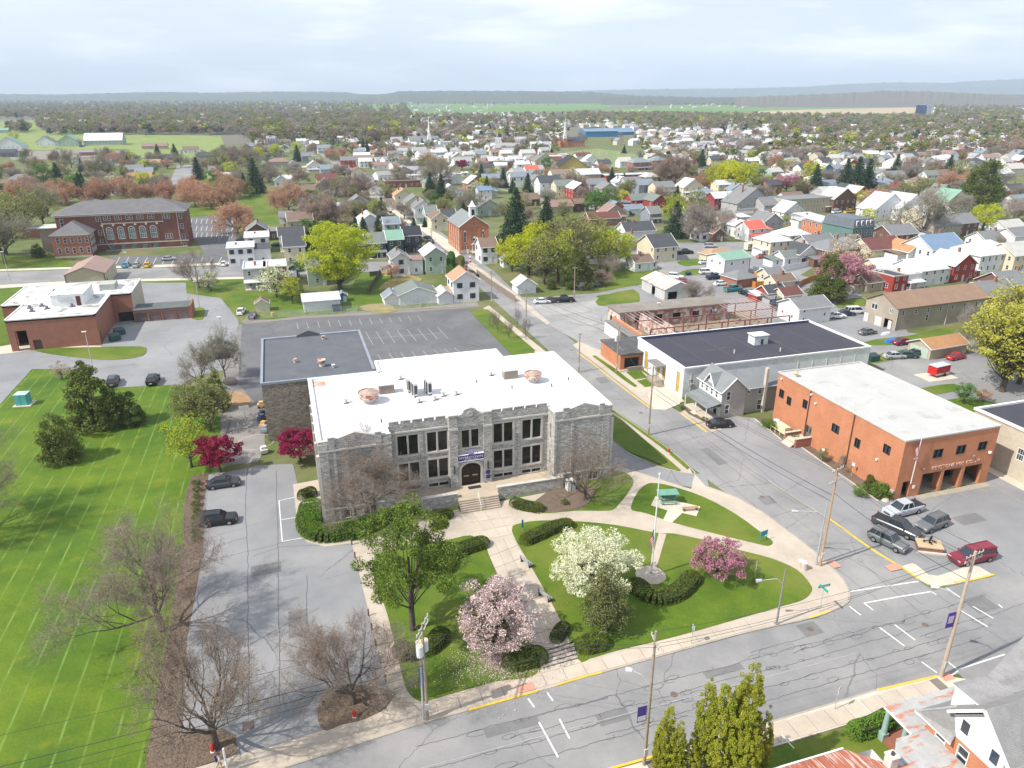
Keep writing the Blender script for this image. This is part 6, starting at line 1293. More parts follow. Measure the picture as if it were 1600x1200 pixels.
# teal mansard block
t=thing('mansard_building','tall teal green Victorian block with slate-blue mansard top storey','building',(*P(1350,398),0),R(5));mb=MB();hw=[(a,z,a+.9,z+1.9) for a in (1.2,3.2,5.6,7.8) for z in (.8,3.8,6.8)];wallgrid(mb,-7,0,0,9.6,9.6,hw,.15);hl=[(a,4.2,a+.9,6.1) for a in (2,6,10)];wallgrid(mb,-7,14,R(-90),14,9.6,hl,.15);wallgrid(mb,2.6,0,R(90),14,9.6,[],.15);wallgrid(mb,2.6,14,R(180),9.6,9.6,[]);mb.box(-7.3,-.3,9.4,2.9,14.3,9.8);mb.build('wall',wallmat('teal'),t)
for h_ in hw:window(t,-7,0,0,h_[0],h_[1],.9,1.9,depth=.13)
for h_ in hl:window(t,-7,14,R(-90),h_[0],h_[1],.9,1.9,depth=.13)
b=MB();p0=[(-7,0),(2.6,0),(2.6,14),(-7,14)];p1=[(-6.5,.5),(2.1,.5),(2.1,13.5),(-6.5,13.5)]
for i in range(4):j=(i+1)%4;b.face([(*p0[i],9.8),(*p0[j],9.8),(*p1[j],12.4),(*p1[i],12.4)])
b.face([(*q_,12.4) for q_ in p1]);b.build('mansard_roof',mat('mansard_slate',(.17,.19,.22),(.13,.15,.18),.6,kind='shingle'),t)
for x in (-5.4,-3.2,-1,.8):o=bx('dormer',x-.4,-.05,10.2,x+.6,.5,11.9,mat('frame_white',0),t);bx('dormer_pane',x-.25,-.08,10.4,x+.45,-.052,11.7,glass(),o)
# two-storey white metal workshop, brick garage, cottages near the car park
t=H(1150,431,9.8,8.3,5.4,'g','white','green',rot=9,kind='building',door=None,rise=1.3,wins=False,label='white two-storey metal workshop with pale green roof beside the car park')
for x in (-2.6,1.9):window(t,x,0,0,0,3.5,.7,1.0,depth=.02)
for y in (1.9,5.5):window(t,-4.9,y+.7,R(-90),0,3.5,.7,1.0,depth=.02);bx('garage_door',-4.96,y-.9,.05,-4.91,y+1.7,2.9,mat('garage_door_white',(.70,.71,.72)),t)
m=MB();[m.box(x-.06,y-.06,0,x+.06,y+.06,5.5) for x,y in ((-4.95,-.03),(4.95,-.03),(-4.95,8.33))];m.build('corner_trim',mat('trim_green',(.06,.12,.09)),t)
H(1166,449,7.6,7,2.7,'h','brick','grey',rot=9,kind='garage',wins=False,door=None,rise=1.8);H(1128,409,9.5,6,2.4,'h','cream','tan',rot=9,kind='garage',door=None,wins=False)
t=H(1271,505,9.6,7.6,4.0,'g','white','grey',rot=3,kind='garage',door=None,wins=False,rise=1.7,label='white gabled garage building with grey roof beside the long dark-roofed warehouse')
for x,z in ((3.0,1.6),(-3.3,1.0),(-3.3,3.0)):window(t,x-.3,0,0,0,z,.6,.8,depth=.02)
for y,z in ((2,1.2),(5.5,1.6)):window(t,-4.8,y+.6,R(-90),0,z,.6,.8,depth=.02)
# long tan apartment building
t=thing('apartment_building','long tan two-storey building with brown roof and a small side entrance','building',(134.9,130.4,0),R(3));mb=MB();Lx=29;hw=[(1.6+i*3.9,3.6,2.4+i*3.9,4.8) for i in range(7)]+[(9.4,1.5,10.2,3.1)];hl=[(1.3,3.9,2.2,5.1),(5.8,3.6,7.6,5.0)]
wallgrid(mb,0,0,0,Lx,5.6,hw,.12);wallgrid(mb,0,9.4,R(-90),9.4,5.6,[(9.4-b,z0,9.4-a,z1) for a,z0,b,z1 in hl]+[(6.2,0,8.6,2.4)],.2);wallgrid(mb,Lx,0,R(90),9.4,5.6,[]);wallgrid(mb,Lx,9.4,R(180),Lx,5.6,[]);mb.face([(0,0,5.6),(0,4.7,8.0),(0,9.4,5.6)]);mb.face([(Lx,0,5.6),(Lx,9.4,5.6),(Lx,4.7,8.0)]);mb.build('wall',mat('stucco_tan',(.40,.35,.29),(.33,.29,.235),.35,kind='concrete'),t)
for h_ in hw:window(t,0,0,0,h_[0],h_[1],h_[2]-h_[0],h_[3]-h_[1],depth=.1)
for a,z0,b_,z1 in hl:window(t,0,9.4,R(-90),9.4-b_,z0,b_-a,z1-z0,'pair',depth=.15)
gable_roof(t,0,0,Lx,9.4,5.6,2.4,roofmat('mauve') if False else mat('roof_brown_long',(.33,.22,.155),(.28,.185,.13),.5,kind='shingle'),'x',.4);bx('garage_door',-.06,3.9,.02,-.01,5.9,2.2,mat('door_white',0),t);bx('garage_door',-.06,8.0,.02,-.01,9.3,2.2,mat('door_white',0),t);bx('entrance_door',.25,1.2,0,.3,2.2,2.1,mat('door_white',0),t)
b=MB();b.tube((.0,5.2,7.9),(.0,5.2,8.0),.1);bx('chimney',27,5,7.2,27.6,5.6,9.3,mat('unit_dark',0),t);m=MB();[m.tube((x,-.08,0),(x,-.08,5.5),.06) for x in (.1,16)];m.build('downpipe',mat('frame_white',0),t)
H(1560,488,11,9,4.6,'g','orange','grey',rot=3);H(1590,470,12,9,4.6,'g','brown','grey',rot=3)
t=H(1480,558,10.5,5.6,2.5,'g','tan','orange',rot=4,kind='garage',door=None,wins=False,rise=1.3,label='low tan garage with orange-brown roof behind the parked red cars');bx('garage_door',-5.32,.6,.02,-5.26,5.0,2.2,mat('door_pale_green',(.42,.52,.44)),t)
# the grey house with a porch between warehouse and fire station
t=thing('grey_house','grey two-storey house with cross gables and a roofed white porch facing the street','house',(68.2,98.8,0));GW=mat('siding_warm_grey',(.40,.38,.36),(.36,.345,.33),.5,kind='siding',bump=.1);SH=mat('shingle_roof_bluish',(.25,.27,.275),(.21,.23,.235),.7,kind='shingle');mb=MB()
hg=[(.9,3.3,1.7,4.9),(.8,.7,1.7,2.5)];hp=[(.6+i*1.55,3.3,1.25+i*1.55,4.6) for i in range(4)];hx=[(.9,3.7,1.5,4.6),(3.0,3.3,3.8,4.9),(3.1,.3,4.0,2.3)]
wallgrid(mb,0,0,0,4.7,5.2,hg,.12);mb.face([(0,0,5.2),(4.7,0,5.2),(2.35,0,7.3)]);wallgrid(mb,4.7,.8,0,11.6,5.0,hx,.12);wallgrid(mb,4.7,0,R(90),.8,5.2,[])
wallgrid(mb,16.3,.8,R(90),6.4,5,[]);wallgrid(mb,16.3,7.2,R(180),16.3,5,[]);mb.build('wall',GW,t)
mb=MB();wallgrid(mb,0,7.2,R(-90),7.2,5.2,hp+[(2.8,.5,3.6,2.2),(5.0,.1,6.0,2.2)],.12);mb.face([(-.03,2.2,5.2),(-.03,3.6,7.0),(-.03,5.0,5.2)]);mb.build('front_wall',wallmat('white'),t)
for h_ in hg:window(t,0,0,0,h_[0],h_[1],h_[2]-h_[0],h_[3]-h_[1],depth=.1)
for h_ in hx:window(t,4.7,.8,0,h_[0],h_[1],h_[2]-h_[0],h_[3]-h_[1],depth=.1)
for h_ in hp:window(t,0,7.2,R(-90),h_[0],h_[1],h_[2]-h_[0],h_[3]-h_[1],depth=.1)
gable_roof(t,0,0,4.7,7.2,5.2,2.1,SH,'y',.4);gable_roof(t,3.5,.8,16.3,7.2,5.0,2.0,SH,'x',.4,'wing_roof')
b=MB();b.face([(-.45,2.0,5.15),(-.45,3.6,7.2),(2.3,3.6,7.2)]);b.face([(-.45,3.6,7.2),(-.45,5.2,5.15),(2.3,3.6,7.2)]);b.build('dormer_roof',SH,t);m=MB()
for a,b_ in (((-.4,-.43,4.85),(2.35,-.43,7.35)),((2.35,-.43,7.35),(5.1,-.43,4.85)),((-.48,1.9,5.0),(-.48,3.6,7.2)),((-.48,3.6,7.2),(-.48,5.3,5.0)),((-.42,-.4,4.85),(-.42,7.6,4.85)),((5.1,.38,4.75),(16.7,.38,4.75))):m.tube(a,b_,.1,.1,4)
m.build('roof_trim',mat('frame_white',0),t);bx('chimney',8.6,.2,0,9.1,.79,8.2,mat('chimney_cream',(.55,.50,.42)),t)
b=MB();b.face([(-3.0,-.4,2.45),(-3.0,6.9,2.45),(-.01,6.9,3.1),(-.01,-.4,3.1)][::-1]);b.prism([(-3.0,-.4),(-.01,-.4),(-.01,6.9),(-3.0,6.9)],2.33,2.44);b.build('porch_roof',SH,t);bx('porch_floor',-2.9,-.3,0,-.01,6.8,.35,CONC2,t)
for y in (-.2,3.2,6.7):bx('porch_post',-2.9,y,.35,-2.76,y+.14,2.33,mat('frame_white',0),t)
bx('porch_step',-3.5,2.6,0,-2.91,4.0,.18,CONC2,t);structure('planting_bed',[(64.9,98.3),(65.2,98.3),(66.0,105.2),(64.6,105.2),(64.0,102)],.15,MULCH,0)
# beige block hall at the right edge
t=thing('beige_hall','beige block hall with dark flat roof next to the fire station','building',(97.4,50.0,0));mb=MB();hl=[(2.1,3.0,3.3,4.9),(5.6,2.4,6.9,4.6),(10,3,11.2,4.9)];wallgrid(mb,0,26,R(-90),26,7.6,[(26-b,z0 ,26-a,z1) for a,z0,b,z1 in ((17.0,3.0,18.1,4.9),(13.2,2.4,14.5,4.7),(21.5,3,22.7,4.9))],.15);wallgrid(mb,0,0,0,24,7.6,[]);wallgrid(mb,24,0,R(90),26,7.6,[]);wallgrid(mb,24,26,R(180),24,7.6,[])
mb.build('wall',mat('beige_block',(.52,.46,.36),(.46,.41,.32),.8,kind='block',p=((.56,.5,.4),(.36,.32,.25)),bump=.3),t)
for a,z0,b_,z1 in ((17.0,3.0,18.1,4.9),(13.2,2.4,14.5,4.7),(21.5,3,22.7,4.9)):window(t,0,26,R(-90),26-b_,z0,b_-a,z1-z0,'grid',depth=.12)
bx('roof',.2,.2,7.2,23.8,25.8,7.5,mat('black_roof',0),t);b=MB();[b.box(*a,7.45,*c,7.8) for a,c in (((-.2,-.2),(24.2,.2)),((-.2,25.8),(24.2,26.2)),((-.2,.2),(.2,25.8)))];b.build('roof_edge',mat('edge_white',0),t)
structure('sidewalk',[(95.6,48),(97.3,48),(97.3,76),(95.6,76)],.13,CONC2,0)
# distant landmarks
t=H(940,214,46,24,7,'g','sky','blue',kind='building',wins=False,door=None,rise=3,label='large bright blue metal building beyond the brick steepled church');H(978,211,24,16,4,'g','sky','blue',kind='building',wins=False,door=None)
x,y=P(1445,186);t=thing('apartment_tower','dark blue multi-storey tower rising above the far trees on the right','building',(x,y,0),R(-8));NB=mat('tower_navy',(.02,.05,.12),(.015,.035,.09),.2);b=bx('wall',-15,0,0,-2,16,29,NB,t);bx('wall',1,0,0,12,16,28,mat('tower_pale',(.35,.40,.48)),t);bx('stair_core',-2,3,0,1,14,31,mat('tower_grey',(.25,.3,.38)),t)
for i in range(9):
 for j in range(4):bx('window',-14+j*3,-.1,1.5+i*3,-12.2+j*3,-.02,3.4+i*3,glass('tower_glass',(.05,.12,.22)),b)
# ------------------------------------------------------------------ big house at the lower right corner
t=thing('corner_house','brick and white corner house with grey shingle roofs and rusting porch roofs','house',(46,26.8,0))
SG=mat('shingle_roof_weathered',(.34,.335,.33),(.27,.265,.26),1.2,kind='shingle');FW=mat('frame_white',0)
mb=MB();wh_=[(2.9,3.0,3.9,4.9),(.9,2.6,1.9,4.6)]
wallgrid(mb,0,6.4,R(-90),6.4,5.2,wh_,.2);wallgrid(mb,0,0,0,12,5.2,[],.2);wallgrid(mb,12,0,R(90),6.4,5.2,[]);wallgrid(mb,12,6.4,R(180),12,5.2,[(2,2,3.2,4),(6,2,7.2,4)],.2);mb.build('wall',BR_O,t)
for h_ in wh_:window(t,0,6.4,R(-90),h_[0],h_[1],1.0,h_[3]-h_[1],'sash',.18)
mb=MB();mb.face([(0,0,5.2),(0,0,7.2),(0,2.0,9.35),(0,4.4,6.95),(0,4.4,5.2)]);mb.box(.02,0,5.2,12,4.2,6.9);go_=mb.build('gable_wall',wallmat('white'),t)
for y0,z0 in ((3.75,6.0),(1.15,5.7)):window(go_,-.01,y0,R(-90),0,z0,.8,1.3,depth=.03)
def plane(nm,pts,m=SG,par=t,th=.16):
 b=MB();b.face(pts);b.face([(x,y,z-th) for x,y,z in pts][::-1]);n=len(pts)
 for i in range(n):j=(i+1)%n;p,q_=pts[i],pts[j];b.face([p,(p[0],p[1],p[2]-th),(q_[0],q_[1],q_[2]-th),q_],1)
 return b.build(nm,[m,FW],par)
plane('roof_slope',[(-.6,-.8,7.0),(12.5,-.8,7.0),(12.5,2.0,9.9),(-.6,2.0,9.9)]);plane('roof_slope',[(-.6,2.0,9.9),(12.5,2.0,9.9),(12.5,7.2,4.75),(-.55,7.2,4.75),(1.4,5.4,6.5),(-.1,4.5,7.4),(-.6,4.5,7.4)]);plane('roof_hip',[(-.6,7.25,4.8),(-.6,3.7,4.8),(-.02,3.9,5.5),(-.02,4.5,7.35),(1.4,5.4,6.45)])
m=MB();m.tube((-.62,-.8,6.95),(-.62,2.0,9.85),.13,.13,4);m.tube((-.62,2.0,9.85),(-.62,4.6,7.25),.13,.13,4);m.build('gable_trim',FW,go_)
mb=MB();mb.box(1.5,3.9,5.9,4.6,6.0,8.0);d_=mb.build('dormer',wallmat('white'),t);plane('dormer_roof',[(1.3,3.7,8.15),(4.9,3.7,8.15),(4.9,6.2,8.05),(1.3,6.2,8.05)],SG,d_)
o=thing('shingled_house','broad grey shingle roof of the next house at the very right edge','house',(51,30.9,0));MB().prism([(.3,.3),(13,.3),(13,6.2),(6.2,3.9),(.3,1.7)],0,7.6).build('wall',wallmat('white'),o);plane('roof',[(0,0,7.9),(13.5,-.3,7.9),(13.5,6.9,8.0),(6.4,4.4,8.0),(0,2.0,8.0)],SG,o,.25)
TIN=mat('tin_roof_rusting',(.42,.425,.42),(.34,.345,.345),1.0,kind='rust',p=((.42,.19,.12),(.5,1.6,1),.51),rough=.6,bump=.1)
RED=mat('red_tin_roof',(.38,.13,.085),(.31,.10,.065),1.0,kind='rust',p=((.50,.44,.38),(5.0,.35,1),.53),rough=.6)
for nm,pg in (('porch_roof',[(-1.6,9.2),(6,9.2),(6,6.5),(-.05,6.5),(-.05,6.2),(-1.6,6.2)]),('porch_roof',[(-1.6,6.17),(-.05,6.17),(-.05,-3),(-5.5,-3),(-5.5,4),(-3.2,6.17)])):
 po_=MB().prism(pg,3.35,3.6);po_.m=[0 if len(f)==3 else 1 for f in po_.f];po_=po_.build(nm,[TIN,FW],t)
 xs=[p[0] for p in pg]
 for x in np.arange(min(xs)+.5,max(xs)-.3,.62):
  ys=[p[1] for p in pg]
  y0,y1=(6.5,9.2) if max(ys)>9 else (-3,6.17-max(0,-3.2-x)*.9)
  MB().box(x-.02,y0,3.6,x+.02,y1,3.64).build('roof_seam',TIN,po_)
TEAL=mat('column_teal',(.28,.42,.38),(.24,.37,.34),1)
for x,y in ((-1.3,7.0),(-1.3,8.9),(2.4,8.9),(5.7,8.9),(-3.2,5.6)):m=MB();m.tube((x,y,.9),(x,y,3.35),.26,.2,12);m.box(x-.3,y-.3,0,x+.3,y+.3,.9);m.build('porch_column',TEAL,t)
bx('porch_floor',-1.5,6.5,0,6,9.0,.5,mat('porch_brick',(.3,.12,.08)),t);bx('porch_floor',-1.5,-2,0,-.02,6.45,.5,mat('porch_brick',0),t)
# the red seamed roof in front
o=thing('red_roof_house','low house with rusty red standing seam roof at the bottom of the picture','house',(27.5,20,0));mb=MB();wallgrid(mb,1,13,R(-90),13,3.2,[],.1);wallgrid(mb,13,0,R(90),13,3.2,[]);wallgrid(mb,13,13,R(180),12,3.2,[]);mb.build('wall',wallmat('white'),o)
A_,B_,C2,D2=Vector((.6,8.0,3.3)),Vector((.6,13.6,3.3)),Vector((10.3,13.6,3.3)),Vector((13.2,11.6,3.3))
ridge0,ridge1=Vector((5.0,4,5.2)),Vector((9.5,8.8,4.9))
n=20
rb=MB();rb.face([(.6,13.6,3.25),(10.8,13.6,3.25),(14.4,9.0,4.0),(14.4,2,5.3),(.6,2,5.3)]);rb.prism([(.6,2),(14.4,2),(14.4,9),(10.8,13.6),(.6,13.6)],3.1,3.24);rb=rb.build('roof',RED,o)
for i in range(n):
 x=.6+13.8*i/n;k=13.8/n;ye=lambda a:13.62-max(0,a-10.8)*1.28;ze=lambda y:3.275+(13.62-y)*.1768;b=MB();y0,y1=ye(x),ye(x+k);b.face([(x+.03,y0,ze(y0)),(x+.03,2,ze(2)),(x+k-.03,2,ze(2)),(x+k-.03,y1,ze(y1))][::-1]);b.tube((x,y0,ze(y0)+.03),(x,2,ze(2)+.03),.03,.03,4);b.build('seam_panel',RED,rb)
bx('gutter',.4,13.64,3.12,10.8,13.78,3.3,FW,o)
x,y=P(1392,1190,4.2);c_=thing('stone_chimney','pale stubby chimney with black flue on the lower porch roof','chimney',(x,y,3.6));m=MB();m.box(-.35,-.35,0,.35,.35,1.2);m.box(-.42,-.42,1.2,.42,.42,1.32);m.build('stack',mat('chimney_pale',(.62,.58,.54)),c_);MB().tube((0,0,1.32),(0,0,1.6),.14,.12,8,0,True).build('flue',mat('unit_dark',0),c_)
lr=thing('lean_to_roof','patched tin lean-to roof with blue tarp edge between the two corner houses','roof',(37.5,25.0,0));b=MB();b.prism([(4.6,.5),(6.8,.5),(6.6,4.2),(4.6,4.2)],3.66,3.72);b.build('tin_sheet',TIN,lr);MB().prism([(4.6,4.22),(6.6,4.22),(6.6,4.5),(4.6,4.5)],3.66,3.74).build('tarp',mat('tarp_blue',(.08,.30,.62)),lr)
bp=thing('white_rail','thin white pole lying across the lawn edge by the arborvitaes','railing',(0,0,0));a,b_=P(1219,1162),P(1238,1183);MB().tube((*a,1.0),(*b_,1.0),.05).tube((*a,0),(*a,1),.05).build('rail',FW,bp)
# ------------------------------------------------------------------ vehicles
PAINT=lambda n,c:mat('paint_'+n,c,tuple(x*.93 for x in c),.5,rough=.28,spec=.6)
CARS=[]
_cm={}
def loft(mb,st,mi=0):
 """st: list of rings (lists of points), closed rings, capped"""
 k=len(mb.v);n=len(st[0])
 for r_ in st:mb.v.extend(r_)
 for i in range(len(st)-1):
  for j in range(n):a=k+i*n+j;b=k+i*n+(j+1)%n;mb.f.append((a,b,b+n,a+n));mb.m.append(mi)
 mb.f.append(tuple(k+n-1-i for i in range(n)));mb.m.append(mi);mb.f.append(tuple(k+(len(st)-1)*n+i for i in range(n)));mb.m.append(mi)
SPEC=dict(sedan=(4.6,1.8,.92,1.43,[(-2.3,.62),(-2.2,.86),(-1.25,.93),(.9,.93),(2.1,.80),(2.3,.55)],(-1.75,-.95,.35,1.15)),
suv=(4.75,1.9,1.05,1.72,[(-2.37,.7),(-2.33,1.02),(-1.3,1.08),(.8,1.06),(2.15,.96),(2.37,.6)],(-2.3,-1.95,.35,1.05)),
pickup=(5.8,2.0,1.15,1.86,[(-2.9,.8),(-2.88,1.12),(-1.0,1.14),(1.3,1.12),(2.7,1.02),(2.9,.7)],(-.95,-.7,.75,1.5)),
capped=(5.6,1.98,1.15,1.88,[(-2.8,.8),(-2.78,1.12),(-1.0,1.14),(1.2,1.12),(2.6,1.02),(2.8,.7)],(-2.7,-2.55,.7,1.45)),
van=(4.9,1.95,1.05,1.85,[(-2.45,.7),(-2.4,1.0),(-1.3,1.05),(1.2,1.03),(2.3,.9),(2.45,.6)],(-2.4,-2.2,.9,1.9)))
def car_meshes(kind):
 if kind in _cm:return _cm[kind]
 Ln,W,belt,top,prof,gh=SPEC[kind];hw=W/2;g0=.30 if kind in ('pickup','suv','capped') else .22
 wb=Ln*.3;wr=.36 if kind in ('pickup','suv','capped') else .32
 b=MB();st=[]
 xs=sorted({p[0] for p in prof} | {-wb-wr-.08,-wb+wr+.08,wb-wr-.08,wb+wr+.08,-wb,wb,0})
 def zt(x):
  for (x0,z0),(x1,z1) in zip(prof,prof[1:]):
   if x0<=x<=x1:return z0+(z1-z0)*(x-x0)/(x1-x0)
  return prof[-1][1]
 for x in xs:
  e=min(1,(Ln/2-abs(x))/.5);f=hw*(.86+.14*e**.5);z=zt(x);lo=g0
  if abs(abs(x)-wb)<.02:lo=g0+wr*.9
  elif abs(abs(x)-wb)<wr+.1:lo=g0+.02
  st.append([(x,-f*.93,lo),(x,-f,(lo+z)/2),(x,-f*.97,z-.12),(x,-f*.88,z),(x,f*.88,z),(x,f*.97,z-.12),(x,f,(lo+z)/2),(x,f*.93,lo)])
 loft(b,st,0);b.box(-Ln/2+.3,-hw*.8,g0-.08,Ln/2-.3,hw*.8,g0+.05,1)
 for s_ in (-1,1):b.box(gh[3]-.35,s_*hw*(1.0)-.08,belt-.02,gh[3]-.2,s_*hw+.08,belt+.12)
 # greenhouse glass
 g=MB();x0,x1,x2,x3=gh;wi=hw*.86;wt=hw*.68
 loft(g,[[(x0,-wi,belt-.05),(x0,wi,belt-.05),(x3,wi,belt-.05),(x3,-wi,belt-.05)],[(x1,-wt,top-.06),(x1,wt,top-.06),(x2,wt,top-.06),(x2,-wt,top-.06)]])
 r_=MB();r_.prism([(x1-.03,-wt-.02),(x2+.04,-wt-.02),(x2+.04,wt+.02),(x1-.03,wt+.02)],top-.07,top)
 for sx in (-1,1):
  for (xa,xb) in ((x0,x1),(x3,x2),((x0+x3)/2-.1,(x1+x2)/2-.05)):r_.tube((xa,sx*(wi+.005),belt-.04),(xb,sx*(wt+.01),top-.05),.045,.04,4)
 if kind in ('suv','van','capped'):
  for sx in (-1,1):r_.tube((x0+.75,sx*(wi+.005),belt-.04),(x1+.7,sx*(wt+.01),top-.05),.05,.05,4)
  for sx in (-1,1):r_.tube((x1+.1,sx*(wt-.08),top+.05),(x2-.3,sx*(wt-.08),top+.05),.025,.025,4)
 bed=None
 if kind=='pickup':bed=MB().box(-2.8,-hw*.82,1.13,-1.0,hw*.82,1.17)
 if kind=='capped':r_.box(-2.68,-wt-.1,top-.15,-1.0,wt+.1,top-.03)
 w_=MB();w_.tube((0,-.11,0),(0,.11,0),wr,wr,16,0,True);ri=MB();ri.tube((0,-.125,0),(0,.125,0),wr*.62,wr*.62,12,0,True)
 for a in range(5):t_=a*1.2566;ri.tube((0,-.13,0),(math.cos(t_)*wr*.55,-.13,math.sin(t_)*wr*.55),.03,.03,4);ri.tube((0,.13,0),(math.cos(t_)*wr*.55,.13,math.sin(t_)*wr*.55),.03,.03,4)
 hl=MB().box(Ln/2-.22,-.19,-.09,Ln/2+.005-.06,.19,.09);tl=MB().box(-Ln/2+.0,-.13,-.14,-Ln/2+.12,.13,.14)
 gr=MB().box(Ln/2-.12,-hw*.5,zt(Ln/2-.05)-.28,Ln/2+.015,hw*.5,zt(Ln/2-.05)-.04);lp=MB().box(-Ln/2-.02,-.26,.55,-Ln/2+.05,.26,.68)
 _cm[kind]=dict(body=b,glass=g.mesh('windows',glass('car_glass',(.015,.02,.025))),roof=r_,bed=bed.mesh('bed_cover',mat('bed_cover',(.03,.03,.035))) if bed else None,wheel=w_.mesh('wheel',mat('tyre',(.02,.02,.022))),rim=ri.mesh('rim',mat('alloy',(.45,.45,.46),metal=.8,rough=.35)),
hl=hl.mesh('headlight',mat('lamp_clear',(.65,.68,.7),rough=.1)),tl=tl.mesh('tail_light',mat('lamp_red',(.25,.015,.015),rough=.2)),gr=gr.mesh('grille',mat('grille_dark',(.05,.05,.055),rough=.4)),lp=lp.mesh('number_plate',mat('plate',(.7,.7,.65))),wb=wb,wr=wr,hw=hw,prof=zt,Ln=Ln,cache={})
 return _cm[kind]
COLR=dict(black=(.012,.012,.014),white=(.72,.73,.74),silver=(.38,.40,.42),grey=(.13,.14,.15),charcoal=(.05,.055,.062),blue=(.03,.09,.22),navy=(.02,.035,.08),teal=(.02,.24,.27),red=(.42,.02,.025),maroon=(.20,.012,.03),yellow=(.75,.42,.02),green=(.02,.06,.045),skyblue=(.08,.30,.48),bronze=(.28,.13,.08),rust=(.40,.10,.06),pale=(.42,.46,.50))
CW=dict(skyblue='light blue',teal='turquoise',pale='silver blue')
def car(kind,u,v,ang,col,label,cat=None,far=False,xy=None,z=.07):
 m=car_meshes(kind);x,y=xy or P(u,v);t=thing({'pickup':'pickup_truck','capped':'pickup_truck','suv':'parked_car','van':'parked_van','sedan':'parked_car'}[kind],label,cat or {'pickup':'pickup truck','capped':'pickup truck','suv':'car','van':'van','sedan':'car'}[kind],(x,y,z),R(ang),'cars parked around the town')
 if col not in m['cache']:p=PAINT(col,COLR[col]);m['cache'][col]=(m['body'].mesh('body',[p,mat('tyre',0)]),m['roof'].mesh('roof_frame',p))
 b,r_=m['cache'][col];ob('body',b,t);ob('roof_frame',r_,t);ob('windows',m['glass'],t)
 if m['bed']:ob('bed_cover',m['bed'],t)
 for sx in (-1,1):
  for sy in (-1,1):w_=ob('wheel',m['wheel'],t,(sx*m['wb'],sy*(m['hw']-.1),m['wr']));ob('rim',m['rim'],w_)
 zt=m['prof'](m['Ln']/2-.1)-.1;ob('grille',m['gr'],t)
 for sy in (-1,1):ob('headlight',m['hl'],t,(0,sy*m['hw']*.66,zt));ob('tail_light',m['tl'],t,(0,sy*m['hw']*.8,m['prof'](-m['Ln']/2+.1)-.05))
 if not far:ob('number_plate',m['lp'],t)
 CARS.append(t);return t
